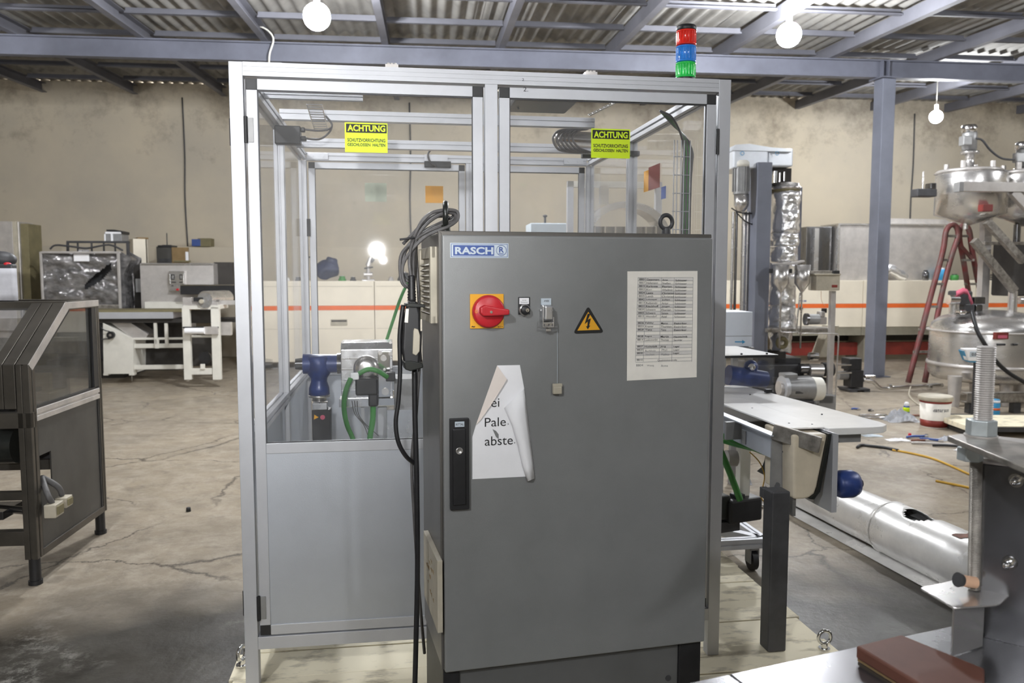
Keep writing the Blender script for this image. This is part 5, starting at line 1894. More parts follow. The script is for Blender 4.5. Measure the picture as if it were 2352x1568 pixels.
# stainless hood on the tunnel
t, f = fthing('steel_hood', 'large streaked stainless hood box standing on the cream tunnel behind the column', 'hood', 1926, 655, 13.9, z=TZ)
k = Kit(t, f)
xw0, zt0 = f.hit(1927, 517)
xw1, _ = f.hit(2168, 523)
MB().box(xw0, xw1, 0.0, 0.6, 0.0, zt0).build('front_panel', M['steel_dull'], t, 0.01)
MB().box(xw0 - 0.02, xw1 + 0.02, -0.02, 0.62, zt0, zt0 + 0.03).build('top_edge', M['steel'], t)
MB().box(xw0 - 0.02, xw0 + 0.02, -0.015, 0.03, 0.0, zt0).build('corner_strip', M['steel'], t)
xs0, zt1 = f.hit(1842, 523, 0.3)
MB().box(xs0, xw0 - 0.02, 0.12, 0.7, -0.0, zt0 - 0.02).build('side_panel', M['steel_dark'], t, 0.01)
xv, _ = f.hit(1878, 530, 0.05)
MB().box(xv - 0.05, xv + 0.03, 0.05, 0.12, 0.0, zt0 - 0.05).build('upright_strip', M['steel'], t)
b = MB()
b.prism([(xw0 + 0.9, zt0 + 0.03), (xw0 + 1.0, zt0 + 0.13), (xw0 + 2.0, zt0 + 0.12), (xw0 + 2.15, zt0 + 0.03)], 0.1, 0.5, 'y')
b.build('top_cowl', M['steel_dull'], t)
for (px0, px1, h0, mt_, lb, nm, cat) in (
        (2030, 2060, 0.2, 'chrome', 'crumpled foil duct elbow on the tunnel by the column', 'foil_elbow', 'duct'),
        (2150, 2172, 0.2, 'sky_blue', 'blue and white container on the tunnel behind the red ladder', 'blue_container', 'container'),
        (2118, 2132, 0.16, 'steel_dark', 'dark cup on the tunnel just in front of the red ladder foot rung', 'dark_cup', 'cup'),
        (2183, 2200, 0.1, 'green', 'green rag heap on the tunnel between the ladder legs', 'green_rag', 'rag'),
        (2262, 2330, 0.09, 'steel_dark', 'stack of dark trays on the tunnel beside the steel column pipe', 'tray_stack', 'trays')):
    p_ = TN.wld((TN.hit((px0 + px1) / 2, 655, 0.12)[0], 0.12, TZ))
    wd = abs(TN.hit(px1, 655, 0.2)[0] - TN.hit(px0, 655, 0.2)[0]) / 2
    t = thing(nm, lb, cat, p_, BYAW)
    if nm == 'tray_stack':
        for q in range(3):
            MB().box(-wd, wd, -0.1, 0.1, q * 0.04, q * 0.04 + 0.025).build('tray', M[mt_], t, 0.006)
    elif nm == 'foil_elbow':
        MB().tube([(-wd, 0, 0.1), (-wd * 0.3, 0, 0.2), (wd * 0.7, 0, 0.14), (wd * 2.2, 0, 0.05)], 0.08, 14).jitter(0.02, 9).build('elbow', M['foil'], t)
        MB().torus((-wd, 0, 0.1), 0.08, 0.012, (1, 0, 0.5), 18, 6).build('collar', M['steel'], t)
    else:
        MB().lathe([(wd * 0.85, 0), (wd, 0.01), (wd, h0 * 0.8), (wd * 0.7, h0 * 0.95)], (0, 0, 0), 16).build('body', M[mt_], t)
        MB().cyl((0, 0, h0 * 0.95), (0, 0, h0 * 1.1), wd * 0.6, None, 12).build('cap', M['paper'] if mt_ == 'sky_blue' else M['darkgrey'], t)

# machine with an arched cover, seen through the rear doors of the enclosure
t, f = fthing('arched_cover_machine', 'machine with a silver arched cover and slotted window beyond the enclosure', 'machine', 1420, 630, 6.4)
k = Kit(t, f)
ac, az = f.hit(1440, 545)
ru = abs(f.hit(1440 + 100, 545)[0] - ac)
b = MB()
n_ = 26
vs = []
for i in range(n_ + 1):
    a_ = pi * i / n_
    for (rr, yy) in ((ru, 0), (ru, 0.25), (ru * 0.82, 0.25), (ru * 0.82, 0)):
        vs.append((ac - rr * cos(a_), yy, az + rr * 0.8 * sin(a_)))
fs = []
for i in range(n_):
    for j_ in range(4):
        fs.append((i * 4 + j_, i * 4 + (j_ + 1) % 4, (i + 1) * 4 + (j_ + 1) % 4, (i + 1) * 4 + j_))
b.add(vs, fs)
b.build('arched_cover', M['steel'], t)
for i in range(7):
    x_ = ac - ru * 0.7 + i * ru * 0.235
    MB().box(x_ - 0.006, x_ + 0.006, 0.05, 0.07, az, az + 0.09).build('window_bar', M['chrome'], t)
MB().box(ac - ru * 0.8, ac + ru * 0.8, 0.1, 0.2, az, az + 0.09).build('window', M['steel_dark'], t)
MB().box(ac - ru, ac + ru, 0.0, 0.4, 0.0, az).build('body', M['steel_dull'], t, 0.01)
MB().box(ac - ru * 1.2, ac + ru * 0.9, 0.3, 0.36, az + 0.42, az + 0.47).build('crossbar', M['white_paint'], t)
MB().box(ac - ru * 1.2, ac - ru * 1.2 + 0.05, 0.3, 0.36, 0, az + 0.47).build('upright', M['alu'], t)
MB().box(ac + ru * 0.9, ac + ru * 0.9 + 0.05, 0.3, 0.36, 0, az + 0.47).build('upright', M['alu'], t)
t, f = fthing('pale_green_box', 'pale box with a short knob standing behind the enclosure', 'box', 1260, 640, 8.5)
k = Kit(t, f)
k.box('body', 'logo_white', (1218, 512, 1302, 660), 0, 0.4, 0.01)
zl_ = f.hit(1252, 512)[1]
MB().cyl(f.h3(1252, 512, 0.1), f.h3(1252, 498, 0.1), 0.012).ball(f.h3(1252, 496, 0.1), 0.025, 8, (1, 1, 0.6)).build('knob', M['darkgrey'], t)
MB().box(f.hit(1222, 512)[0], f.hit(1298, 512)[0], 0.02, 0.38, 0.0, 0.3).build('base', M['recess'], t)
# ================================================================== RIGHT SIDE: foil-wrapped column machine
t, f = fthing('foil_wrapped_column_machine', 'tall machine with foil-wrapped cylinder, grey square post and white film-covered head', 'machine', 1770, 800, 8.3, yaw=radians(3))
k = Kit(t, f)
k.box('square_post', 'column_paint', (1735, 372, 1769, 822), -0.15, 0.3, 0.008, label='pale blue-grey square post')
k.box('rear_post', 'girder', (1722, 580, 1736, 822), 0.2, 0.1)
k.box('head_box', 'film', (1684, 343, 1765, 386), -0.1, 0.5, 0.015, label='white film-covered head box')
k.box('head_box', 'film', (1765, 340, 1822, 382), -0.05, 0.45, 0.015, label='white film-covered head box')
k.poly('film_flap', 'film', [(1682, 345), (1690, 332), (1722, 330), (1770, 338), (1820, 342), (1820, 348)], -0.12, 0.4, 0)
s = MB()
for px in (1705, 1785):
    s.torus(f.h3(px, 352, -0.125), 0.018, 0.003, (0, 1, 0), 14, 5)
s.build('film_mark', M['sky_blue'], t)
k.cylv('motor_body', 'motor_grey', 1703, 378, 446, 17, -0.05)
b = MB()
for i in range(14):
    a_ = 2 * pi * i / 14
    q0, q1 = Vector(f.h3(1703, 384, -0.05)), Vector(f.h3(1703, 440, -0.05))
    r_ = abs(f.hit(1720, 400, -0.05)[0] - q0.x)
    b.bar(q0 + Vector((r_ * cos(a_), r_ * sin(a_), 0)), Vector((q0.x, q0.y, q1.z)) + Vector((r_ * cos(a_), r_ * sin(a_), 0)), 0.008, 0.02, (cos(a_), sin(a_), 0))
b.build('cooling_fin', M['motor_grey'], t, kind='stuff')
k.lathev('motor_cap', 'white_paint', 1703, [(19, 384), (19, 374), (15, 369), (1, 368)], -0.05)
k.lathev('motor_neck', 'steel', 1703, [(17, 446), (17, 472), (10, 484), (7, 486)], -0.05)
for px in (1684, 1692, 1710, 1718):
    k.cylv('column_rod', 'steel' if px != 1692 else 'steel_dark', px, 486, 730, 3.2 if px != 1710 else 6, 0.05)
k.box('cylinder_top_frame', 'recess', (1775, 386, 1818, 425), 0.05, 0.2)
k.box('top_valves', 'chrome', [(1778, 392, 1786, 420), (1790, 396, 1794, 418), (1800, 394, 1804, 416)], 0.0, 0.06)
k.lathev('top_flange', 'steel', 1804, [(34, 436), (34, 430), (30, 428), (30, 422), (10, 418), (1, 417)], 0.1)
k.lathev('seal_ring', 'olive', 1803, [(33, 441), (33, 436), (1, 436)], 0.1)
FO = [(1803, 441, 535, 32), (1801, 537, 565, 31), (1800, 567, 600, 30), (1796, 603, 700, 30), (1795, 702, 755, 30), (1793, 758, 808, 24)]
for (px, a_, c_, r_) in FO:
    q0, q1 = Vector(f.h3(px, c_, 0.1)), Vector(f.h3(px, a_, 0.1))
    u = abs(f.hit(px, a_ + 1, 0.1)[1] - q1.z)
    n_ = 10
    prof = [(r_ * u * (1.0 + 0.05 * mnoise.noise(Vector((i * 0.9, px * 0.1, a_)))), (q1.z - q0.z) * i / n_) for i in range(n_ + 1)]
    MB().lathe(prof, q0, 40).jitter(0.022, 14).build('foil_wrap', M['foil'], t)
MB().torus(f.h3(1796, 787, -0.12), 0.045, 0.022, (0, 1, 0), 20, 10).build('port_ring', M['olive'], t)
k.box('dark_support', 'recess', (1775, 806, 1805, 850), 0.0, 0.2)
k.box('base_frame', 'darkgrey', [(1740, 822, 1840, 835)], 0.0, 0.4)
MB().box(f.hit(1720, 800)[0], f.hit(1840, 800)[0], -0.1, 0.4, 0, f.hit(1770, 835)[1]).build('base_cabinet', M['darkgrey'], t, 0.01)
k.box('rear_bracket_post', 'girder', (1834, 430, 1841, 600), 0.25, 0.05)
k.tube('cable', 'black', [(1680, 478, 0.0), (1700, 488, -0.05), (1730, 490, -0.02), (1740, 489, -0.02)], 1.6)
k.tube('cable', 'black', [(1690, 486, 0.0), (1712, 508, -0.05), (1735, 517, -0.02), (1745, 517, -0.02)], 1.6)

# feed hopper stand
t, f = fthing('hopper_stand', 'stand with two small steel funnel hoppers and a beige box on thin posts', 'machine', 1850, 925, 8.0, yaw=radians(3))
k = Kit(t, f)
for px in (1790, 1838):
    k.lathev('funnel_hopper', 'steel', px, [(2.0, 800), (2.0, 672), (3, 671), (17.5, 650), (17.5, 608), (16.5, 608), (16.5, 649), (2, 669)], 0.0, label='steel funnel hopper')
k.poly('hopper_lid', 'steel_dull', [(1782, 604), (1820, 603), (1848, 597), (1849, 601), (1822, 608), (1782, 607)], -0.02, 0.1)
k.box('sensor', 'black', [(1770, 617, 1776, 627), (1812, 617, 1820, 627)], 0.0, 0.05)
k.tube('pipe', 'steel', [(1792, 672, 0), (1791, 750, 0), (1793, 760, 0), (1800, 763, 0), (1830, 763, 0)], 1.8)
k.tube('pipe', 'steel', [(1838, 672, 0), (1830, 750, 0), (1832, 762, 0), (1840, 765, 0), (1915, 766, 0), (1924, 770, 0), (1926, 780, 0), (1922, 850, 0), (1918, 925, 0)], 1.8)
k.box('beige_box', 'beige', (1875, 631, 1930, 667), -0.06, 0.2, 0.01, label='beige plastic box')
k.box('box_lid', 'beige', (1872, 628, 1932, 632), -0.08, 0.24)
k.poly('box_bracket', 'dirty_steel', [(1850, 622), (1905, 621), (1928, 627), (1928, 630), (1872, 630), (1850, 626)], -0.05, 0.1)
k.box('box_plate', 'maroon', (1911, 654, 1924, 660), -0.065, 0.01)
k.box('black_knob', 'black', (1914, 621, 1929, 629), -0.08, 0.06)
k.box('post', 'steel_dull', (1906, 668, 1917, 905), 0.0, 0.06)
k.box('base_block', 'motor_grey', (1875, 906, 1916, 928), -0.05, 0.2, 0.01)
zf_ = 0.0
MB().box(f.hit(1875, 920)[0], f.hit(1916, 920)[0], -0.05, 0.3, 0.0, f.hit(1890, 906)[1]).build('base_block', M['motor_grey'], t, 0.01)
k.tube('thin_wire', 'tan', [(1886, 668, -0.05), (1887, 690, -0.05), (1895, 702, -0.05)], 0.5)
k.cylh('small_motor', 'motor_grey', 1853, 1880, 733, 12, 0.15)
k.cylh('motor_flange', 'steel_dark', 1849, 1855, 733, 14, 0.15)
k.box('valve_body', 'steel_dull', [(1878, 728, 1900, 745), (1885, 715, 1896, 728)], 0.12, 0.1, 0.01)
k.cylv('valve_cap', 'black', 1893, 708, 718, 6, 0.15)
k.box('shelf', 'dirty_steel', (1762, 754, 1915, 763), 0.1, 0.4)
k.poly('pale_funnel', 'beige', [(1908, 748), (1928, 748), (1905, 800), (1898, 820), (1880, 820)], 0.3, 0.2)
k.cylh('pump_body', 'steel', 1858, 1888, 850, 15, 0.1)
k.cylh('pump_end', 'steel_dark', 1836, 1858, 846, 12, 0.12)
k.cylh('pump_motor', 'black', 1888, 1912, 848, 16, 0.15)
k.cylh('pump_fitting', 'chrome', 1858, 1878, 818, 9, 0.3)
k.box('pump_frame', 'recess', [(1782, 868, 1900, 880)], 0.1, 0.3)

# pump set further along
t, f = fthing('pump_motor_unit', 'dark pump block with a bright steel pipe running to the mixing tank', 'pump', 1965, 890, 10.2)
k = Kit(t, f)
k.box('pump_block', 'black', [(1955, 850, 1984, 890), (1950, 823, 1980, 850)], 0, 0.2, 0.01)
k.box('pump_skid', 'darkgrey', [(1950, 893, 1999, 897), (1953, 897, 1970, 905), (1985, 897, 1999, 903)], 0, 0.3)
k.cylh('motor', 'motor_grey', 1925, 1955, 862, 10, 0.1)
k.cylh('rod', 'chrome', 1920, 1955, 838, 2, 0.0)
k.cylh('rod', 'chrome', 1920, 1955, 856, 2.5, 0.0)
k.tube('pipe', 'chrome', [(1984, 872, 0.0), (2005, 876, 0), (2018, 888, 0), (2030, 892, 0), (2060, 890, 0), (2110, 887, 0.0), (2165, 884, 0.0)], 4.5)
for px in (2043, 2135):
    k.cylh('pipe_clamp', 'chrome', px - 3, px + 3, 889, 7, 0.0)
k.box('valve', 'chrome', [(1988, 862, 2012, 868), (1996, 868, 2003, 880)], 0.0, 0.06, 0.008)

# grey electric motor on the floor
t, f = fthing('electric_motor', 'grey finned electric motor with a white fan cover behind the white conveyor table', 'motor', 1838, 920, 7.3, yaw=0.15)
k = Kit(t, f)
k.cylh('motor_body', 'motor_grey', 1802, 1862, 893, 27, 0.0, 28, tilt=-0.02)
k.cylh('end_shield', 'alu', 1795, 1804, 891, 28, 0.0, 28)
k.cylh('shaft_flange', 'steel_dull', 1788, 1796, 891, 16, 0.0)
k.cylh('fan_cover', 'white_paint', 1862, 1884, 893, 28, -0.02, 28, r2=26)
k.box('terminal_box', 'motor_grey', (1802, 858, 1833, 876), -0.05, 0.12, 0.01)
k.box('rating_plate', 'darkgrey', (1828, 898, 1846, 904), -0.115, 0.01)
b = MB()
c0_, c1_ = Vector(f.h3(1806, 893, 0.0)), Vector(f.h3(1860, 893, 0.0))
u = abs(f.hit(1806, 894)[1] - c0_.z)
for i in range(18):
    a_ = pi * (0.05 + 0.95 * i / 9)
    o_ = Vector((0, cos(a_), sin(a_))) * 27 * u
    b.bar(c0_ + o_, Vector((c1_.x, c1_.y, c0_.z)) + o_, 0.006, 0.016, (0, cos(a_), sin(a_)))
b.build('cooling_fin', M['motor_grey'], t, kind='stuff')
zc_ = c0_.z - 27 * u
MB().box(c0_.x, c1_.x, -0.09, 0.09, 0.0, zc_ + 0.01).build('mounting_foot', M['darkgrey'], t, 0.008)

# ------------------------------------------------------------------ mixing tanks
t, f = fthing('mixing_tank', 'large round stainless mixing tank on stubby legs with a red label', 'tank', 2270, 900, 9.6)
k = Kit(t, f)
k.lathev('vessel', 'steel', 2270, [(1, 880), (60, 877), (115, 868), (124, 858), (126, 845), (126, 755), (123, 742), (105, 728), (70, 718), (30, 712), (1, 711)], 0.0, 48)
k.lathev('weld_band', 'steel_dull', 2270, [(127, 760), (127.5, 758), (127, 756)], 0.0, 48)
k.lathev('skirt_band', 'steel_dull', 2270, [(127, 838), (128, 834), (127, 830)], 0.0, 48)
for (px, yl, w_) in ((2193, -0.4, 11), (2312, -0.45, 10), (2240, 0.4, 9), (2340, 0.3, 9)):
    a_ = Vector(f.h3(px, 875, yl))
    MB().cyl((a_.x, yl, 0.0), (a_.x, yl, a_.z + 0.06), 0.055, 0.075, 18).build('leg', M['steel_dull'], t)
k.cylv('inlet_pipe', 'steel', 2192, 690, 722, 10, -0.2)
k.cylh('inlet_elbow', 'chrome', 2178, 2200, 688, 11, -0.25)
k.box('agitator_motor', 'darkgrey', [(2200, 668, 2235, 700), (2215, 696, 2240, 716)], -0.1, 0.2, 0.02)
k.box('gearbox', 'steel_dark', [(2238, 682, 2264, 700), (2242, 700, 2258, 716)], -0.05, 0.15, 0.01)
k.box('sight_lamp', 'chrome', (2206, 712, 2222, 722), -0.45, 0.1, 0.02)
for (r_, mt_) in (((2284, 763, 2311, 778), 'tank_label'), ((2287, 769, 2308, 776), 'pink')):
    xa, za = f.hit(r_[0], r_[1], -0.62)
    xb, zb = f.hit(r_[2], r_[3], -0.62)
    MB().box(xa, xb, -0.655 - (0.002 if mt_ == 'pink' else 0), -0.6, zb, za).build('vessel_label', M[mt_], t)
k.cylh('valve_handle', 'black', 2290, 2308, 791, 2.5, -0.7)
k.cylh('valve_handle', 'black', 2327, 2336, 791, 2.5, -0.66)
k.cylv('side_pipe', 'steel', 2327, 668, 722, 9, -0.1, label='upright steel pipe')
k.cylh('side_pipe', 'steel', 2340, 2400, 690, 8, 0.1)
t, f = fthing('pink_cloth', 'pink cloth draped over the drive on the mixing tank', 'cloth', 2220, 670, 9.3, z=P(2220, 690, 9.3).z)
k = Kit(t, f)
vs, fs = [], []
for i, (px, py) in enumerate(((2196, 668), (2212, 660), (2222, 664), (2230, 680), (2236, 696))):
    vs.append(f.h3(px, py, 0.0))
    vs.append(f.h3(px + (-4 if i > 2 else 2), py + (10 if i < 3 else 4), -0.05))
    vs.append(f.h3(px + (-6 if i > 2 else 2), py + (14 if i < 3 else 3), 0.08))
for i in range(4):
    for j_ in range(2):
        fs.append((i * 3 + j_, i * 3 + j_ + 1, (i + 1) * 3 + j_ + 1, (i + 1) * 3 + j_))
MB().add(vs, fs, True).build('fabric', M['pink'], t).modifiers.new('t', 'SOLIDIFY').thickness = 0.01
t = thing('black_tank_cable', 'thick black cable looping down in front of the mixing tank', 'cable', P(2290, 900, 8.6), 0)
f = Fr(P(2290, 900, 8.6), 0)
MB().tube([f.h3(2232, 715, 0.2), f.h3(2245, 760, 0.05), f.h3(2265, 795, 0.0), f.h3(2290, 832, 0.0), f.h3(2320, 858, 0.0), f.h3(2352, 877, 0.0), f.h3(2400, 905, 0.0)], 0.022, 8).build('sheath', M['black'], t)
# reading unit by the threaded rod
t, f = fthing('weighing_display', 'white weighing display head with a blue back on a thin stem by the mixing tank', 'display', 2240, 815, 8.25, yaw=-0.1)
k = Kit(t, f)
k.poly('housing', 'paper', [(2216, 801), (2262, 801), (2262, 829), (2226, 829)], 0, 0.12, 0.01)
k.poly('back_shell', 'sky_blue', [(2214, 806), (2218, 806), (2228, 832), (2262, 833), (2262, 829), (2224, 829)], 0.03, 0.12)
k.box('screen', 'logo_white', (2228, 807, 2262, 820), -0.006, 0.01)
s = MB()
ptext(s, f, '0.00', 2232, 810, 2248, 817, -0.009, 0.02)
s.build('screen_digits', M['ink_grey'], t)
zd_ = f.hit(2246, 832)[1]
MB().cyl((f.hit(2246, 832)[0], 0.05, 0.0), (f.hit(2246, 832)[0], 0.05, zd_), 0.02, None, 12).box(f.hit(2240, 832)[0] - 0.15, f.hit(2240, 832)[0] + 0.2, -0.1, 0.25, 0, 0.02).build('stem', M['darkgrey'], t)

# two raised conical hoppers on a steel frame
def hopper(name, lab, px, dpx, Y, top, lowc, tip, mot):
    t_, f_ = fthing(name, lab, 'hopper', px, 500, Y, z=P(px, tip, Y).z, group='conical mixing hoppers')
    k_ = Kit(t_, f_)
    k_.lathev('vessel', 'steel', px, [(4, tip), (dpx, lowc), (dpx, top + 6), (dpx * 0.97, top)], 0.0, 40)
    k_.lathev('lid', 'steel_dull', px, [(dpx * 0.98, top), (dpx * 0.9, top - 6), (dpx * 0.4, top - 8), (1, top - 9)], 0.0, 40)
    k_.lathev('drive_column', 'steel', px, [(18, top - 8), (18, top - 13), (10, top - 14), (10, mot + 66), (20, mot + 66), (20, mot + 61), (12, mot + 60), (12, mot + 56)], 0.0, 20)
    k_.lathev('motor', 'motor_grey', px, [(16, mot + 57), (16, mot + 20), (15, mot + 18)], 0.0, 24)
    k_.lathev('fan_cover', 'chrome', px, [(17, mot + 18), (17, mot + 5), (14, mot), (1, mot - 1)], 0.0, 24)
    k_.box('terminal_box', 'motor_grey', (px - 12, mot + 24, px + 8, mot + 46), -0.14, 0.1, 0.01)
    for q_ in range(4):
        a_ = q_ * 1.57 + 0.7
        c_ = Vector(f_.h3(px, top - 8, 0.0))
        u_ = abs(f_.hit(px + 1, top)[0] - f_.hit(px, top)[0])
        MB().cyl(c_ + Vector((dpx * 0.6 * u_ * cos(a_), dpx * 0.6 * u_ * sin(a_), 0)), c_ + Vector((dpx * 0.6 * u_ * cos(a_), dpx * 0.6 * u_ * sin(a_), 0.08)), 0.03, None, 12).build('lid_fitting', M['steel_dull'], t_)
    return t_, k_


t, k = hopper('conical_hopper', 'raised conical steel hopper directly above the red ladder with a motor on top', 2226, 75, 9.8, 397, 492, 517, 287)
k.box('vessel_label', 'tank_label', (2259, 469, 2281, 485), -0.45, 0.2)
t.children[0].data
k.cylv('outlet', 'steel', 2218, 512, 526, 5, 0.0)
t2, k2 = hopper('conical_hopper', 'raised conical steel hopper at the picture edge linked by a cable to its neighbour', 2350, 62, 10.0, 400, 494, 520, 326)
k2.cylv('outlet', 'steel_dark', 2337, 515, 560, 7, 0.0)
cb = thing('hopper_motor_cable', 'grey-blue cable hanging between the two hopper motors', 'cable', P(2280, 350, 9.75), BYAW)
f = Fr(P(2280, 350, 9.75), BYAW)
MB().tube([f.h3(2240, 318, 0), f.h3(2256, 322, 0), f.h3(2275, 345, 0), f.h3(2300, 363, 0), f.h3(2330, 367, 0)], 0.013, 8).build('sheath', M['darkgrey'], cb)
t, f = fthing('hopper_support_stand', 'square steel tube stand with diagonal braces carrying the conical hoppers', 'stand', 2300, 500, 9.25)
k = Kit(t, f)
k.box('top_beam', 'steel_dull', (2205, 418, 2420, 440), 0.0, 0.1)
k.box('beam_end', 'motor_grey', (2203, 418, 2214, 440), -0.004, 0.1)
b = MB()
b.bar(f.h3(2325, 440, 0.05), f.h3(2410, 530, 0.05), 0.07, 0.09)
b.build('brace', M['steel_dull'], t)
b = MB()
b.bar(f.h3(2266, 508, 0.2), f.h3(2350, 600, 0.2), 0.07, 0.08)
b.build('brace', M['dirty_steel'], t)
b = MB()
b.bar(f.h3(2236, 552, 0.1), f.h3(2330, 668, 0.1), 0.07, 0.08)
b.build('brace', M['dirty_steel'], t)
k.box('dark_gearbox', 'recess', [(2330, 555, 2420, 680)], 0.5, 0.4, 0.02)
k.box('cross_tube', 'dirty_steel', (2262, 555, 2360, 562), 0.25, 0.06)
xq = f.hit(2395, 600)[0]
MB().box(xq, xq + 0.1, 0.0, 0.1, 0.0, f.hit(2395, 420)[1]).build('upright', M['steel_dull'], t)
MB().box(xq, xq + 0.1, 1.0, 1.1, 0.0, f.hit(2395, 420)[1]).build('upright', M['steel_dull'], t)
k.box('side_bracket', 'darkgrey', (2108, 433, 2153, 451), 0.4, 0.15, 0.01)
k.cylv('bracket_rod', 'steel', 2121, 394, 433, 2, 0.45)
k.box('bracket_motor', 'steel_dark', (2138, 420, 2152, 434), 0.4, 0.12, 0.01)
t, f = fthing('wash_bottle', 'white bottle with a blue label beside the dark hopper gearbox', 'bottle', 2325, 655, TN.wld((TN.hit(2325, 650, 0.25)[0], 0.25, 0)).y, z=TZ)
k = Kit(t, f)
k.lathev('body', 'paper', 2326, [(8, 655), (8, 630), (5, 624)], 0.0, 16)
k.lathev('label', 'sky_blue', 2326, [(8.3, 651), (8.3, 640)], 0.0, 16)
k.lathev('cap', 'darkgrey', 2326, [(4, 624), (4, 616), (6, 615), (1, 612)], 0.0, 12)

# double step ladder
def ladder_part(t_, f_, stiles, rungs, mt_):
    b_ = MB()
    for pts in stiles:
        MB().tube([f_.h3(*p_) for p_ in pts], 0.036, 8, 4).build('stile', M['ladder_red'], t_)
    for (x0_, x1_, y_, yl) in rungs:
        MB().bar(f_.h3(x0_, y_, yl), f_.h3(x1_, y_, yl), 0.03, 0.03).build('rung', M['dirty_steel'], t_)


t, f = fthing('step_ladder', 'tall worn red tubular step ladder with rounded tops under the conical hopper', 'ladder', 2170, 880, 10.6)
ladder_part(t, f, [
    [(2086, 878, -0.25), (2135, 690, -0.1), (2165, 580, -0.02), (2172, 535, 0.0), (2180, 520, 0.0), (2190, 516, 0.0), (2198, 524, 0.0), (2200, 545, 0.0), (2185, 590, -0.02), (2160, 690, -0.1), (2124, 878, -0.25)],
    [(2268, 740, 0.35), (2245, 640, 0.2), (2232, 570, 0.08), (2226, 530, 0.03), (2216, 517, 0.03), (2206, 524, 0.03), (2204, 550, 0.05), (2215, 610, 0.15), (2235, 740, 0.35), (2252, 850, 0.5)],
], [(2170, 2197, 542, 0.0), (2161, 2184, 597, -0.03), (2144, 2170, 652, -0.08), (2132, 2162, 704, -0.12), (2110, 2142, 756, -0.16), (2098, 2134, 808, -0.2),
    (2207, 2231, 542, 0.04), (2209, 2237, 597, 0.1), (2216, 2248, 652, 0.2)], 'ladder_red')
MB().bar(f.h3(2203, 560, 0.02), f.h3(2234, 596, 0.1), 0.02, 0.05).build('hinge_stay', M['ladder_red'], t)

# ------------------------------------------------------------------ on the floor
bq = G(2161, 984, 0.0)
t = thing('plastic_bucket', 'white plastic bucket with dark red bands standing on the floor', 'bucket', (bq.x, bq.y + 0.12, 0), 0)
R_ = 0.15
MB().lathe([(R_ * 0.84, 0.0), (R_ * 0.85, 0.005), (R_ * 0.96, 0.27)], (0, 0, 0), 36).build('tub', M['paper_old'], t)
MB().lathe([(R_ * 1.02, 0.265), (R_ * 1.05, 0.27), (R_ * 1.05, 0.3), (R_ * 1.0, 0.312), (R_ * 0.95, 0.306), (0.001, 0.304)], (0, 0, 0), 36).build('lid', M['beige'], t, label='beige lid')
MB().lathe([(R_ * 0.858, 0.008), (R_ * 0.885, 0.075)], (0, 0, 0), 36).build('colour_band', M['maroon'], t)
MB().lathe([(R_ * 0.958, 0.243), (R_ * 0.972, 0.262)], (0, 0, 0), 36).build('colour_band', M['maroon'], t)
# curved lettering: one letter at a time round the front
s = MB()
word = 'dimarson'
for i, ch in enumerate(word):
    a_ = -pi / 2 + (i - 3.6) * 0.14 - 0.05
    Mx = Matrix.Translation((R_ * 0.945 * cos(a_), R_ * 0.945 * sin(a_), 0.165)) @ Matrix.Rotation(a_ + pi / 2, 4, 'Z')
    s.text(ch, -0.008, 0.008, 0.0, 0.028, 0.0, 0.02, M=Mx)
s.build('bucket_lettering', M['pencil'], t)
bq = G(2291, 956, 0.0)
t = thing('blue_paint_can', 'small blue and white can with an orange band standing behind the threaded rod', 'can', (bq.x, bq.y + 0.06, 0), 0)
MB().lathe([(0.05, 0), (0.052, 0.005), (0.052, 0.165), (0.046, 0.175), (0.001, 0.172)], (0, 0, 0), 28).build('can_body', M['sky_blue'], t)
MB().lathe([(0.0526, 0.06), (0.0526, 0.085)], (0, 0, 0), 28).build('orange_band', M['orange'], t)
MB().lathe([(0.0526, 0.14), (0.0526, 0.164)], (0, 0, 0), 28).build('white_band', M['paper'], t)
MB().torus((0, 0, 0.168), 0.048, 0.004, (0, 0, 1), 24, 6).build('rim', M['chrome'], t)
bq = G(2081, 962, 0.0)
t = thing('spray_can', 'blue spray can with a yellow label and white cap standing on the floor', 'spray can', (bq.x, bq.y, 0), 0)
MB().lathe([(0.03, 0), (0.031, 0.004), (0.031, 0.13), (0.02, 0.145)], (0, 0, 0), 24).build('can_body', M['logo_blue'], t)
MB().lathe([(0.0316, 0.08), (0.0316, 0.125)], (0, 0, 0), 24).build('label', M['neon'], t)
MB().lathe([(0.024, 0.14), (0.024, 0.165), (0.014, 0.18), (0.001, 0.181)], (0, 0, 0), 20).build('cap', M['paper'], t)


def rumple(name, lab, cat, px, py, sx_, sy_, sz_, mt_, seed=0.0, grp=None):
    c_ = G(px, py, 0.0)
    t_ = thing(name, lab, cat, c_, 0, grp)
    vs_, fs_ = [], []
    n1, n2_ = 18, 12
    for i_ in range(n1 + 1):
        for j2 in range(n2_ + 1):
            u_, v_ = i_ / n1 * 2 - 1, j2 / n2_ * 2 - 1
            h_ = max(0, 1 - u_ * u_ - v_ * v_ * 0.8)
            vs_.append((u_ * sx_ + 0.02 * mnoise.noise(Vector((u_ * 3, v_ * 3, seed))), v_ * sy_, 0.003 + sz_ * h_ * (0.5 + 0.9 * abs(mnoise.noise(Vector((u_ * 4 + seed, v_ * 4, 2.0)))))))
    for i_ in range(n1):
        for j2 in range(n2_):
            a2 = i_ * (n2_ + 1) + j2
            fs_.append((a2, a2 + n2_ + 1, a2 + n2_ + 2, a2 + 1))
    MB().add(vs_, fs_, False).build('crumpled_sheet', M[mt_], t_).modifiers.new('t', 'SOLIDIFY').thickness = 0.002
    return t_


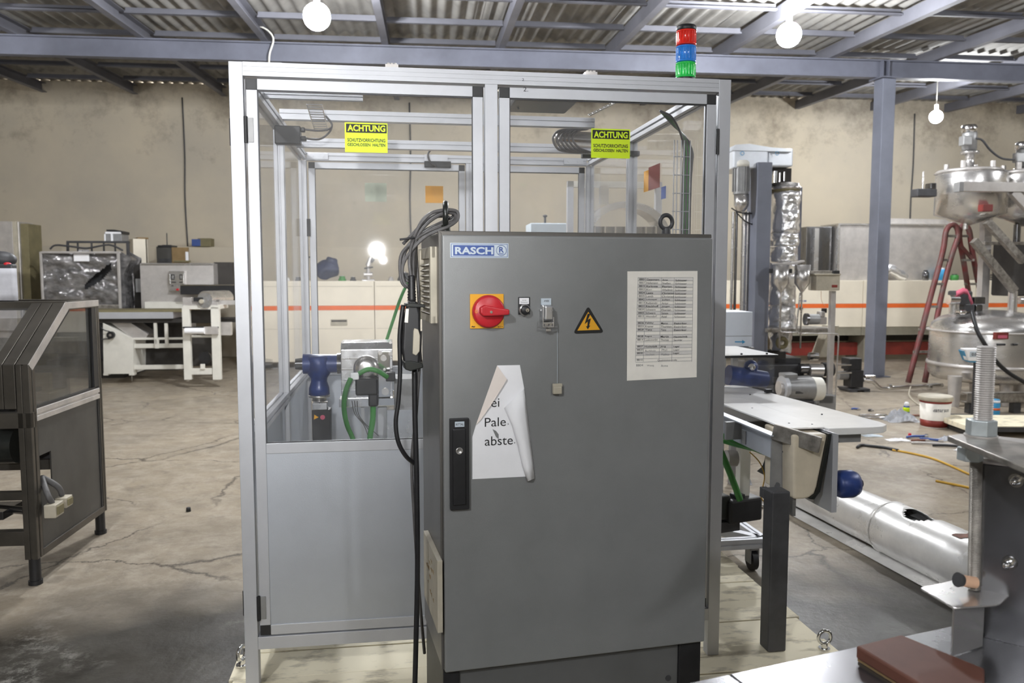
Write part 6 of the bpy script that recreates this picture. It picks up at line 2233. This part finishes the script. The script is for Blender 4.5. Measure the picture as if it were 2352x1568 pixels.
rumple('plastic_bag', 'crumpled clear plastic bag on the floor beside the spray can', 'bag', 2068, 965, 0.17, 0.14, 0.13, 'plastic_bag', 1.0)
rumple('plastic_scrap', 'flat pale plastic scrap on the floor beside the small red cap', 'scrap', 2062, 1011, 0.1, 0.05, 0.02, 'paper', 2.0, 'scraps of packaging on the floor')
rumple('plastic_scrap', 'flat pale scrap lying just under the white conveyor table', 'scrap', 2003, 1001, 0.09, 0.05, 0.015, 'logo_white', 5.0, 'scraps of packaging on the floor')
rumple('plastic_scrap', 'upright white scrap on the floor by the nut of the threaded rod', 'scrap', 2212, 1036, 0.06, 0.05, 0.05, 'paper', 3.0, 'scraps of packaging on the floor')
rumple('plastic_scrap', 'crumpled clear scrap lying on the tool heap behind the rod nut', 'scrap', 2175, 1010, 0.08, 0.06, 0.04, 'plastic_bag', 4.0, 'scraps of packaging on the floor')
rumple('plastic_scrap', 'crumpled clear film on the floor behind the dark square leg', 'scrap', 1708, 1110, 0.05, 0.05, 0.1, 'plastic_bag', 8.0, 'scraps of packaging on the floor')
for (px, py, mt_, lab) in ((2089.5, 1001, 'red', 'small red cap lying on the floor in front of the spray can'), (2128, 1003, 'darkgrey', 'small dark green cap lying on the floor in front of the bucket'), (433, 1174, 'black', 'tiny black plug lying alone on the cracked floor')):
    t = thing('bottle_cap', lab, 'cap', G(px, py), 0, 'caps lying on the floor')
    MB().lathe([(0.014, 0), (0.014, 0.02), (0.012, 0.026), (0.001, 0.026)], (0, 0, 0), 16).build('shell', M[mt_], t)
    MB().torus((0, 0, 0.004), 0.0145, 0.0015, (0, 0, 1), 16, 5).build('grip_ring', M[mt_], t)
# heap of tools / parts
specs = [('hand_tool', 'blue-handled pliers lying in the heap on the floor behind the rod nut', 2105, 1005, 0.22, 0.3, 'logo_blue'),
         ('hand_tool', 'blue plastic part lying in the heap in front of the bucket', 2138, 1012, 0.18, -0.5, 'logo_blue'),
         ('hand_tool', 'long grey steel bar lying in the heap in front of the bucket', 2150, 1022, 0.4, -0.25, 'steel_dull'),
         ('hand_tool', 'black hose piece lying at the near edge of the tool heap', 2185, 1027, 0.3, -0.2, 'black'),
         ('hand_tool', 'rusty steel part lying in the heap next to the small dark cap', 2112, 1014, 0.15, 0.1, 'rust'),
         ('hand_tool', 'bright steel fitting lying on the floor left of the plastic bag', 2005, 956, 0.3, 0.05, 'chrome'),
         ('hand_tool', 'second bright steel tube lying left of the plastic bag under the first one', 2010, 962, 0.34, -0.05, 'chrome'),
         ('hand_tool', 'reddish rod lying on the floor between plastic bag and bucket', 2112, 957, 0.2, -0.1, 'rust'),
         ('hand_tool', 'small blue bit lying on the oily floor beyond the white conveyor table', 1965, 941, 0.08, 0.0, 'logo_blue'),
         ('hand_tool', 'small dark lump on the oily floor beyond the white conveyor table', 1999, 944, 0.05, 0.5, 'darkgrey'),
         ('hand_tool', 'bright bolt lying on the floor just behind the dark square leg', 1760, 1165, 0.08, 0.4, 'chrome'),
         ('hand_tool', 'second bright bolt lying nearer on the floor behind the dark square leg', 1768, 1152, 0.07, 0.2, 'chrome')]
for (nm, lab, px, py, ln, an, mt_) in specs:
    t = thing(nm, lab, 'tool', G(px, py, 0.002), an, 'loose tools and parts on the floor')
    MB().tube([(-ln / 2, 0, 0.012), (-ln / 6, 0.01, 0.014), (ln / 6, -0.008, 0.014), (ln / 2, 0.005, 0.012)], 0.011, 8, 4).build('shaft', M[mt_], t)
    MB().box(ln / 2 - 0.03, ln / 2 + 0.01, -0.018, 0.018, 0.0, 0.02).build('head', M['steel_dull'] if mt_ != 'chrome' else M['chrome'], t, 0.003)
t = thing('black_hose', 'short black rubber hose lying on the floor at the end of the yellow cord', 'hose', G(2010, 1028), 0)
o_ = G(2010, 1028)
MB().tube([G(x, y, 0.012) - o_ for x, y in ((1969, 1027), (1978, 1022), (2000, 1024), (2035, 1028), (2063, 1034))], 0.013, 8).build('tube', M['black'], t)
t = thing('yellow_cord', 'yellow cord running across the cracked floor behind the steel box', 'cord', G(2150, 1055), 0)
o_ = G(2150, 1055)
MB().tube([G(x, y, 0.008) - o_ for x, y in ((2050, 1033), (2090, 1040), (2140, 1052), (2190, 1072), (2235, 1092), (2300, 1110))], 0.009, 8).build('cord_run', M['yellow_cord'], t)
MB().tube([G(x, y, 0.008) - o_ for x, y in ((2150, 1104), (2180, 1110), (2232, 1121), (2300, 1140))], 0.009, 8).build('cord_run', M['yellow_cord'], t)
t = thing('pale_thin_hose', 'thin pale hose curving down from the steel pipe behind the bucket', 'hose', G(2100, 915), 0)
o_ = G(2100, 915)
MB().tube([P(2092, 888, 9.9) - o_, P(2088, 905, 9.7) - o_, G(2096, 918, 0.01) - o_, G(2112, 930, 0.01) - o_, G(2130, 936, 0.01) - o_], 0.009, 8).build('tube', M['beige'], t)
# steel channel and slab behind the threaded rod
c_ = G(2290, 950, 0.0)
t = thing('steel_channel', 'long grey steel channel lying on blocks behind the blue can', 'channel', (c_.x, c_.y, 0), 0.06)
f = Fr((c_.x, c_.y, 0), 0.06)
k = Kit(t, f)
zc0, zc1 = f.hit(2280, 925)[1], f.hit(2280, 903)[1]
MB().box(f.hit(2222, 910)[0], f.hit(2400, 910)[0], 0, 0.01, zc0, zc1).box(f.hit(2222, 910)[0], f.hit(2400, 910)[0], 0, 0.12, zc1 - 0.008, zc1).box(f.hit(2222, 910)[0], f.hit(2400, 910)[0], 0, 0.12, zc0, zc0 + 0.008).build('profile', M['dirty_steel'], t)
for px in (2237, 2340):
    x_ = f.hit(px, 930)[0]
    MB().box(x_ - 0.04, x_ + 0.04, 0.02, 0.1, 0, zc0).build('support_block', M['darkgrey'], t)
c_ = G(2290, 1005, 0.0)
t = thing('flat_slab', 'flat pale slab with dark edges lying raised behind the threaded rod', 'slab', (c_.x, c_.y, 0), -0.03)
f = Fr((c_.x, c_.y, 0), -0.03)
zs_ = f.hit(2290, 978)[1]
zb2 = f.hit(2290, 990)[1]
xa = f.hit(2222, 965)[0]
MB().box(xa, xa + 1.3, 0.0, 0.6, zb2, zs_).build('board', M['wood'], t, 0.004)
MB().box(xa - 0.005, xa + 1.3, -0.006, 0.0, zb2 - 0.005, zs_ - 0.01).build('edge_strip', M['darkgrey'], t)
for dx in (0.05, 1.1):
    MB().box(xa + dx, xa + dx + 0.1, 0.05, 0.55, 0.0, zb2).build('runner', M['recess'], t)

# ------------------------------------------------------------------ the big lying duct
a0 = G(1815, 1180, 0.0)
a1 = G(2125, 1348, 0.0)
dr = (a1 - a0).normalized()
nr = Vector((dr.y, -dr.x, 0)).normalized()
if nr.x < 0:
    nr = -nr
RD = 0.142
st = a0 + nr * RD - dr * 0.35
DF = Fr((st.x, st.y, 0), math.atan2(dr.y, dr.x))
t = thing('galvanised_duct', 'large dented galvanised sheet duct lying on the floor with a dark hole on top', 'duct', (st.x, st.y, 0), math.atan2(dr.y, dr.x))
LN = 3.0
nseg, nrad = 150, 72
vs, fs = [], []
for i in range(nseg + 1):
    x_ = LN * i / nseg
    rr = RD * (0.93 if x_ < 1.12 else 1.0)
    for j_ in range(nrad):
        a_ = 2 * pi * j_ / nrad
        r2_ = rr * (1 + 0.02 * mnoise.noise(Vector((x_ * 3, cos(a_) * 1.5, sin(a_) * 1.5))))
        vs.append((x_, r2_ * cos(a_), max(0.002, RD + r2_ * sin(a_))))
hx0 = DF.hitz(2092, 1182, 2 * RD)[0]
for i in range(nseg):
    for j_ in range(nrad):
        x_ = LN * (i + 0.5) / nseg
        a_ = 2 * pi * (j_ + 0.5) / nrad
        if ((x_ - hx0) / 0.1) ** 2 + ((a_ - pi / 2 + 0.15) / 0.7) ** 2 < 1:
            continue
        fs.append((i * nrad + j_, i * nrad + (j_ + 1) % nrad, (i + 1) * nrad + (j_ + 1) % nrad, (i + 1) * nrad + j_))
o = MB().add(vs, fs, True).build('duct_shell', M['duct'], t)
o.modifiers.new('t', 'SOLIDIFY').thickness = 0.004
MB().cyl((0.3, 0, RD), (LN - 0.1, 0, RD), RD * 0.72, None, 24).build('duct_lining', M['grease'], t)
for x_ in (0.02, 1.12, 2.0, LN - 0.02):
    MB().torus((x_, 0, RD), RD * 1.0, 0.005, (1, 0, 0), 40, 6).build('seam_ring', M['duct'], t)
b = MB()
b.torus((hx0 + 0.36, 0, RD), RD * 1.005, 0.004, (1, 0, 0), 14, 4, 0.2, 1.9)
vs, fs = [], []
for i in range(3):
    for j_ in range(12):
        a_ = 0.7 + 1.3 * j_ / 11
        vs.append((hx0 + 0.3 + 0.03 * i + 0.02 * sin(j_), (RD * 1.016) * cos(a_), RD + RD * 1.016 * sin(a_)))
for i in range(2):
    for j_ in range(11):
        fs.append((i * 12 + j_, i * 12 + j_ + 1, (i + 1) * 12 + j_ + 1, (i + 1) * 12 + j_))
MB().add(vs, fs, True).build('rusty_tape', M['rust'], t)
# flat sheet beside it (unrolled piece)
sgn = -1 if Vector(DF.loc(a0)).y < 0 else 1
MB().add([(0.2, sgn * 0.06, 0.012), (LN, sgn * 0.06, 0.012), (LN, sgn * (RD + 0.015), 0.004), (0.2, sgn * (RD + 0.015), 0.004)], [(0, 1, 2, 3)]).build('sheet_flange', M['duct'], t).modifiers.new('t', 'SOLIDIFY').thickness = 0.003

# ================================================================== OUTFEED CONVEYOR beside the enclosure
OY = radians(9.0)
O0 = G(1900, 984, 0.886)
O = Fr((O0.x, O0.y, 0.0), OY)      # groove front end; x to the right, y along the belt
cv = thing('outfeed_conveyor', 'steel outfeed conveyor with white side table and cream belt on a dark square leg', 'conveyor', O.o, OY)
ZT = 0.886


def opx(px, py, z=ZT):
    return O.hitz(px, py, z)


pr = [opx(1905, 993), opx(2000, 984), opx(2030, 974)]
# side table
pts = [(0.008, 0.0), (0.2, 0.0), (0.255, 0.012), (0.29, 0.045), (0.3, 0.1), (0.22, 1.25), (0.008, 1.25)]
MB().prism(pts, ZT - 0.028, ZT, 'z').build('side_table', M['table_white'], cv, 0.003)
MB().box(-0.165, 0.0, 0.02, 0.62, ZT - 0.003, ZT + 0.003).build('top_plate', M['table_white'], cv)
MB().box(-0.165, 0.0, 0.62, 1.3, ZT - 0.003, ZT + 0.003).build('top_plate', M['table_white'], cv)
for (x_, y_) in ((0.15, 0.3), (-0.1, 0.12), (-0.08, 0.5), (-0.02, 0.08), (0.1, 0.9)):
    MB().cyl((x_, y_, ZT), (x_, y_, ZT + 0.0045), 0.004, None, 8).build('plate_screw', M['darkgrey'], cv)
MB().box(0.03, 0.18, 0.05, 0.09, ZT - 0.07, ZT - 0.028).build('table_bracket', M['motor_grey'], cv)
# side rails of the belt bed
MB().box(-0.2, -0.192, 0.05, 1.35, ZT - 0.13, ZT - 0.03).box(-0.23, -0.19, 0.02, 1.35, ZT - 0.03, ZT - 0.024).build('side_rail', M['alu_panel'], cv, 0.001)
MB().box(0.002, 0.01, 0.02, 1.35, ZT - 0.2, ZT - 0.028).build('side_rail', M['alu'], cv, 0.001)
# dirty front bar
x0_, z1_ = O.hit(1779, 975, -0.02)
x1_, z2_ = O.hit(1886, 1044, -0.06)
b = MB()
b.bar(O.h3(1776, 990, 0.03), O.h3(1884, 1022, -0.10), 0.018, 0.062)
b.build('front_bar', M['dirty_steel'], cv, 0.002)
# upright plate + leg
b = MB(O)
b.pbox(1771, 1003, 1828, 1180, 0.04, 0.01)
b.pbox(1822, 1020, 1830, 1185, -0.01, 0.06)
b.build('upright_plate', M['motor_grey'], cv, 0.001)
for (px, py, r_) in ((1806, 1029, 0.008), (1785, 1114, 0.012), (1799, 1037, 0.004)):
    MB().cyl(O.h3(px, py, 0.036), O.h3(px, py, 0.041), r_, None, 12).build('plate_hole', M['black'], cv)
xl_, zl_ = O.hit(1774, 1136, -0.15)
xr_2, _ = O.hit(1816, 1136, -0.15)
MB().box(xl_ + 0.042, xr_2 - 0.004, -0.09, 0.04, zl_ - 0.06, zl_ - 0.02).build('leg_bracket', M['darkgrey'], cv, 0.002)
MB().box(xl_, xr_2, -0.15, -0.15 + xr_2 - xl_, 0.051, zl_ + 0.01).build('square_leg', M['darkgrey'], cv, 0.006, label='dark grey square leg')
# belt end: rounded V
by0, by1 = -0.03, 0.25
def o2(px, py, yl=-0.06):
    return O.hit(px, py, yl)


p_ = [o2(1826, 1000), o2(1905, 998), o2(1880, 1120), o2(1874, 1136), o2(1862, 1145), o2(1848, 1148), o2(1826, 1148)]
MB().prism(p_, -0.05, 0.2, 'y').build('belt', M['belt'], cv, 0.01, seg=3)
p_ = [o2(1905, 997, -0.065), o2(1913, 997, -0.065), o2(1886, 1130, -0.065), o2(1872, 1148, -0.065), o2(1862, 1147, -0.065), o2(1876, 1135, -0.065), o2(1882, 1118, -0.065)]
MB().prism(p_, -0.058, 0.4, 'y').build('belt_edge', M['grease'], cv)
p_ = [o2(1908, 992, -0.05), o2(1920, 995, -0.05), o2(1915, 1173, -0.05), o2(1903, 1174, -0.05)]
MB().prism(p_, -0.07, 0.12, 'y').build('end_plate', M['alu'], cv, 0.001)
p_ = [o2(1906, 1015, -0.03), o2(1904, 1172, -0.03), o2(1858, 1150, -0.03), o2(1880, 1120, -0.03)]
MB().prism(p_, 0.06, 0.07, 'y').build('end_plate', M['steel_dull'], cv, 0.001)
# blue motor on the far side
q_ = Vector(O.h3(1918, 1112, 0.05))
u = 1 / 560
MB().lathe([(26 * u, 0), (29 * u, 6 * u), (32 * u, 14 * u), (32 * u, 40 * u), (27 * u, 52 * u), (16 * u, 56 * u), (12 * u, 62 * u), (0.001, 63 * u)], q_, 28, (1, 0, 0)).build('drive_motor', M['blue_paint'], cv, label='blue drive motor')
MB().cyl(q_ + Vector((62 * u, 0, 0)), q_ + Vector((66 * u, 0, 0)), 9 * u, None, 14).cyl(q_ + Vector((-0.1, 0, 0)), q_, 0.02).build('motor_cap', M['black'], cv)
# clutter below the bed
b = MB(O)
b.pbox(1668, 968, 1776, 1008, 0.35, 0.02)
b.pbox(1712, 990, 1745, 1020, 0.3, 0.04)
b.build('cross_plate', M['motor_grey'], cv)
MB().tube([O.h3(1640, 990, 0.5), O.h3(1675, 1008, 0.45), O.h3(1715, 1024, 0.4), O.h3(1760, 1040, 0.2), O.h3(1775, 1045, 0.12)], 0.012, 8).build('green_cable', M['green'], cv)
MB().tube([O.h3(1650, 1010, 0.55), O.h3(1690, 1022, 0.5), O.h3(1740, 1034, 0.3), O.h3(1772, 1046, 0.14)], 0.009, 8).build('green_cable', M['green'], cv)
MB().tube([O.h3(1640, 1000, 0.6), O.h3(1668, 1065, 0.6), O.h3(1684, 1105, 0.6), O.h3(1700, 1148, 0.6)], 0.016, 8).build('green_cable', M['green'], cv)
MB().tube([O.h3(1722, 1038, 0.3), O.h3(1745, 1062, 0.3), O.h3(1756, 1095, 0.3), O.h3(1748, 1140, 0.35), O.h3(1765, 1160, 0.35)], 0.0025, 6).build('thin_wire', M['yellow_cord'], cv)
b = MB(O)
b.pbox(1700, 1030, 1722, 1160, 0.75, 0.05)
b.build('white_strut', M['white_paint'], cv)
MB().cyl(O.h3(1668, 1052, 0.7), O.h3(1690, 1052, 0.7), 0.04, None, 16).build('air_cylinder', M['steel_dull'], cv)
# black drive with its trolley frame
t, f = fthing('wheeled_base_frame', 'low aluminium profile base on a black castor beside the plank platform', 'trolley', 1700, 1260, 3.95, yaw=OY)
k = Kit(t, f)
zt_f = f.hit(1700, 1240)[1]
xr_f = f.hit(1768, 1250)[0]
slot_box(bb := MB(), -0.5, xr_f, 0.0, 0.05, zt_f - 0.05, zt_f, 0)
bb.build('profile_rail', M['alu'], t, 0.001)
slot_box(bb := MB(), xr_f - 0.05, xr_f, 0.05, 0.75, zt_f - 0.05, zt_f, 1)
bb.build('profile_rail', M['alu'], t, 0.001)
bb = MB()
bb.bar(Vector((xr_f - 0.02, 0.03, zt_f - 0.02)), Vector((xr_f - 0.5, 0.6, zt_f - 0.02)), 0.05, 0.04)
bb.build('diagonal_rail', M['alu'], t, 0.001)
MB().cyl((xr_f - 0.02, -0.006, zt_f - 0.025), (xr_f - 0.02, 0.0, zt_f - 0.025), 0.013, None, 14).build('bolt', M['darkgrey'], t)
xc_ = f.hit(1735, 1300)[0]
cs = MB().cyl((xc_ - 0.014, 0.04, 0.052), (xc_ + 0.014, 0.04, 0.052), 0.052, None, 26).build('castor_wheel', M['black'], t)
MB().box(xc_ - 0.024, xc_ - 0.018, 0.01, 0.07, 0.04, zt_f - 0.05).box(xc_ + 0.018, xc_ + 0.024, 0.01, 0.07, 0.04, zt_f - 0.05).box(xc_ - 0.024, xc_ + 0.024, 0.01, 0.07, zt_f - 0.062, zt_f - 0.05).build('castor_fork', M['motor_grey'], t)
t, f = fthing('black_drive_unit', 'black drive unit with a green cable under the outfeed conveyor', 'motor', 1700, 1190, 3.85, yaw=OY + 0.25, z=P(1700, 1212, 3.85).z)
k = Kit(t, f)
k.box('drive_body', 'black', (1678, 1146, 1752, 1200), 0, 0.1, 0.012)
k.box('drive_head', 'grease', (1640, 1140, 1680, 1195), 0.02, 0.12, 0.012)
k.box('mounting_block', 'darkgrey', (1650, 1198, 1700, 1222), 0.02, 0.1, 0.004)
k.box('connector', 'black', (1690, 1136, 1712, 1150), 0.02, 0.05, 0.004)

# clear guard box with blue motor, on the conveyor; white carton on it
G0 = O.wld((-0.16, 0.95, ZT + 0.003))
t = thing('clear_guard_box', 'clear plastic guard box over a blue motor on the white conveyor table', 'guard', G0, OY)
f = Fr(G0, OY)
x1_, zt_g = f.hit(1780, 817)
xl_g = -0.28
MB().box(xl_g, x1_, 0.0, 0.006, 0.0, zt_g).build('front_pane', M['pane_dirty'], t)
MB().box(x1_ - 0.006, x1_, 0.006, 0.5, 0.0, zt_g).build('side_pane', M['pane_dirty'], t)
MB().box(xl_g, x1_ + 0.012, -0.012, 0.5, zt_g, zt_g + 0.008).build('top_cover', M['table_white'], t, 0.001)
MB().box(xl_g, x1_ + 0.012, -0.014, -0.011, zt_g - 0.006, zt_g + 0.006).build('edge_strip', M['black'], t)
for i in range(4):
    MB().cyl((x1_ - 0.04 - 0.14 * i, 0.01, zt_g + 0.008), (x1_ - 0.04 - 0.14 * i, 0.01, zt_g + 0.016), 0.006, None, 8).build('cover_screw', M['darkgrey'], t)
xm_, zm_ = f.hit(1712, 860, 0.2)
MB().cyl((xm_ - 0.1, 0.2, zm_), (xm_ + 0.12, 0.2, zm_ - 0.03), 0.055, 0.045, 22).ball((xm_ + 0.03, 0.2, zm_ + 0.04), 0.04, 8).build('blue_motor', M['blue_paint'], t)
MB().ball((f.hit(1727, 843, 0.15)[0], 0.15, f.hit(1727, 843, 0.15)[1]), 0.02, 8).build('chrome_knob', M['chrome'], t)
MB().box(x1_ - 0.05, x1_ - 0.02, -0.02, 0.01, -0.0, 0.018).build('foot_clip', M['black'], t)
t, f = fthing('white_carton', 'white carton with a blue arrow on its side behind the guard box', 'carton', 1700, 800, 5.4, yaw=0.1, z=P(1700, 797, 5.4).z)
k = Kit(t, f)
k.box('carton_body', 'cardboard_white', (1660, 716, 1728, 796), 0, 0.3, 0.004)
MB().prism([f.hit(x_, y_, -0.001) for x_, y_ in ((1688, 783.5), (1705, 783.5), (1705, 780.5), (1712, 785), (1705, 789.5), (1705, 786), (1688, 786))], -0.002, 0.0, 'y').build('blue_arrow', M['sky_blue'], t)
MB().box(f.hit(1660, 771)[0], f.hit(1728, 771)[0], -0.0015, 0.0, f.hit(1700, 772)[1], f.hit(1700, 771)[1]).build('carton_seam', M['motor_grey'], t)
zz0 = t.location.z
t, f = fthing('carton_shelf', 'narrow grey stand carrying the white carton behind the enclosure', 'stand', 1700, 800, 5.4, yaw=0.1)
xa, xb = f.hit(1655, 800)[0], f.hit(1730, 800)[0]
MB().box(xa, xb, -0.02, 0.32, zz0 - 0.03, zz0 - 0.001).build('top', M['motor_grey'], t)
for x_ in (xa, xb - 0.04):
    for y_ in (0.0, 0.26):
        MB().box(x_, x_ + 0.04, y_, y_ + 0.04, 0.0, zz0 - 0.03).build('leg', M['motor_grey'], t)

# ================================================================== NEAR STEEL TABLE with the threaded spindle
q0 = G(1580, 1568, 0.8)
q1 = G(2190, 1436, 0.8)
NYAW = math.atan2(q1.y - q0.y, q1.x - q0.x)
N = Fr((q0.x, q0.y, 0.0), NYAW)
nt_ = thing('steel_work_table', 'steel work table top with a seam in the near corner of the picture', 'table', N.o, NYAW)
LT = (q1 - q0).length
sx_, _ = N.hitz(1672, 1545, 0.8)
MB().box(-0.25, sx_ - 0.001, -0.7, 0.0, 0.785, 0.8).build('top_sheet', M['table_steel'], nt_, 0.002)
MB().box(sx_ + 0.001, LT + 0.6, -0.7, 0.0, 0.785, 0.8).build('top_sheet', M['table_steel'], nt_, 0.002)
MB().box(-0.25, LT + 0.6, -0.02, -0.002, 0.74, 0.785).build('edge_rail', M['steel_dull'], nt_)
for x_ in (-0.2, LT + 0.5):
    for y_ in (-0.08, -0.65):
        MB().box(x_, x_ + 0.04, y_, y_ + 0.04, 0.0, 0.785).build('leg', M['steel_dull'], nt_)
# brown block on the table
b0 = N.hitz(1968, 1485, 0.83)
pts = [N.hitz(x_, y_, 0.83) for x_, y_ in ((1966, 1483), (2070, 1457), (2262, 1535), (2262, 1620), (2160, 1600))]
t = thing('brown_block', 'reddish brown slab lying on the steel table', 'slab', N.wld((pts[0][0], pts[0][1], 0.801)), NYAW)
pl_ = [(x_ - pts[0][0], y_ - pts[0][1]) for x_, y_ in pts]
MB().prism(pl_, 0.006, 0.03, 'z').build('slab', M['brown'], t, 0.004)
MB().prism([(x_ * 0.98 + 0.005, y_ * 0.98) for x_, y_ in pl_], 0.0, 0.006, 'z').build('dark_base', M['cardboard'], t)
# spindle machine
SP = Fr((0, 1.32, 0), radians(12))
ox, oz = SP.hit(2240, 1200)
S0 = SP.wld((ox, 0, 0))
S = Fr((S0.x, S0.y, 0.0), radians(12))
sm_ = thing('spindle_press', 'steel press box with a threaded spindle, nuts and plates at the picture edge', 'machine', S.o, radians(12))
k = Kit(sm_, S)


def thread(b_, p0, p1, r_, pitch):
    p0, p1 = Vector(p0), Vector(p1)
    L2 = (p1 - p0).length
    n_ = int(L2 / pitch)
    prof = []
    for i_ in range(n_):
        z_ = L2 * i_ / n_
        prof += [(r_ * 0.9, z_), (r_, z_ + pitch * 0.45)]
    prof.append((r_ * 0.9, L2))
    return b_.lathe(prof, p0, 24, (p1 - p0).normalized(), sm=False)


xq, ztop = S.hit(2266, 795, 0.0)
_, zpl = S.hit(2266, 998, 0.0)
thread(MB(), (xq, 0.0, zpl - 0.01), (xq, 0.0, ztop), 0.0168, 0.0042).build('threaded_rod', M['steel_dull'], sm_, label='thick threaded spindle')
x2_, zlow = S.hit(2237, 1352, 0.0)
_, zpb = S.hit(2237, 1056, 0.0)
x2t, _ = S.hit(2240, 1100, 0.0)
thread(MB(), (x2_, 0.0, zlow), (x2t, 0.0, zpb), 0.0115, 0.003).build('threaded_rod', M['dirty_steel'], sm_, label='thinner threaded rod under the plate')


def hexnut(b_, c_, r_, h_, rot=0.3):
    b_.prism([(c_[0] + r_ * cos(rot + i_ * pi / 3), c_[1] + r_ * sin(rot + i_ * pi / 3)) for i_ in range(6)], c_[2], c_[2] + h_, 'z')
    return b_


_, zn0 = S.hit(2258, 1003, -0.02)
_, zn1 = S.hit(2258, 968, -0.02)
hexnut(MB(), (xq - 0.003, 0.0, zn0), 0.027, zn1 - zn0, 0.15).build('hex_nut', M['zinc'], sm_, 0.0015)
MB().cyl((xq - 0.003, 0, zn0 - 0.003), (xq - 0.003, 0, zn0), 0.029, None, 28).build('washer', M['steel_dull'], sm_)
xn2, zm1 = S.hit(2248, 1032, -0.02)
_, zm0 = S.hit(2248, 1062, -0.02)
hexnut(MB(), (xn2, 0.0, zm0), 0.023, zm1 - zm0, 0.5).build('hex_nut', M['zinc'], sm_, 0.0015)
# plate carried by the nuts
pz = zn0 - 0.003
pp_ = [S.hitz(x_, y_, pz) for x_, y_ in ((2176, 1000), (2222, 993), (2420, 1030), (2420, 1120), (2360, 1075))]
MB().prism(pp_, pz - 0.011, pz, 'z').build('top_plate', M['dirty_steel'], sm_, 0.002)
MB().box(x2_ + 0.012, x2_ + 0.5, -0.02, 0.05, zm0 + 0.002, zm0 + 0.012).build('inner_plate', M['steel_dull'], sm_, 0.001)
# box
xb0, zb1 = S.hit(2256, 1066, 0.0)
_, zb0 = S.hit(2300, 1560, -0.3)
pts3 = []
yw = 0.0
BX = Fr(S.wld((xb0, 0.012, 0.0)), radians(-38))
bx_z1 = zb1
_, bx_z0 = BX.hit(2240, 1470, 0.0)
c1 = S.loc(BX.wld((0.0, 0.0, 0)))
c2 = S.loc(BX.wld((0.5, 0.0, 0)))
c3 = S.loc(BX.wld((0.5, 0.3, 0)))
c4 = S.loc(BX.wld((0.0, 0.3, 0)))
MB().prism([(c_.x, c_.y) for c_ in (c1, c2, c3, c4)], bx_z0, bx_z1, 'z').build('press_box', M['steel_dark'], sm_, 0.003, label='dark mirror-finish steel box')
MB().prism([(c_.x, c_.y) for c_ in (c1, c2, c3, c4)], bx_z1, bx_z1 + 0.004, 'z').build('box_lid', M['steel_dull'], sm_, 0.001)
for (px, py) in ((2322, 1102), (2306, 1292)):
    xx, zz = BX.hit(px + 14, py, 0.0)
    p1_ = S.loc(BX.wld((xx, 0.0, zz)))
    p2_ = S.loc(BX.wld((xx - 0.004, -0.022, zz)))
    MB().cyl(p1_, p2_, 0.009, 0.007, 16).ball(p2_, 0.007, 8).build('bolt', M['chrome'], sm_)
    MB().cyl(p1_, p1_ + (p2_ - p1_) * 0.3, 0.013, None, 16).build('washer', M['chrome'], sm_)
# bent bracket below the rod
zb_top = zlow - 0.002
bp_ = [S.hitz(x_, y_, zb_top) for x_, y_ in ((2110, 1348), (2160, 1338), (2215, 1325), (2330, 1355), (2295, 1388), (2192, 1396))]
MB().prism(rounded(bp_, 0.012, 3), zb_top - 0.004, zb_top, 'z').build('bracket_shelf', M['steel'], sm_, 0.0015)
a_ = Vector((*S.hitz(2192, 1396, zb_top), 0))
c_ = Vector((*S.hitz(2262, 1376, zb_top), 0))
MB().prism([(a_.x, a_.y), (c_.x, c_.y), (c_.x + 0.004, c_.y + 0.004), (a_.x, a_.y + 0.005)], 0.802, zb_top - 0.002, 'z').build('bracket_web', M['steel'], sm_, 0.001)
xx, zz = S.hit(2220, 1336, -0.01)
MB().cyl((xx - 0.012, -0.01, zz + 0.004), (xx + 0.018, -0.012, zz - 0.002), 0.011, None, 18).build('tan_cap', M['tan'], sm_, 0.003, label='tan rod cap')
MB().cyl((xx - 0.02, -0.01, zz + 0.006), (xx - 0.012, -0.01, zz + 0.004), 0.014, 0.012, 18).build('cap_clip', M['darkgrey'], sm_)
# base under the box
MB().prism([(c_.x, c_.y) for c_ in (c1, c2, c3, c4)], 0.801, bx_z0 - 0.01, 'z').build('box_base', M['recess'], sm_)
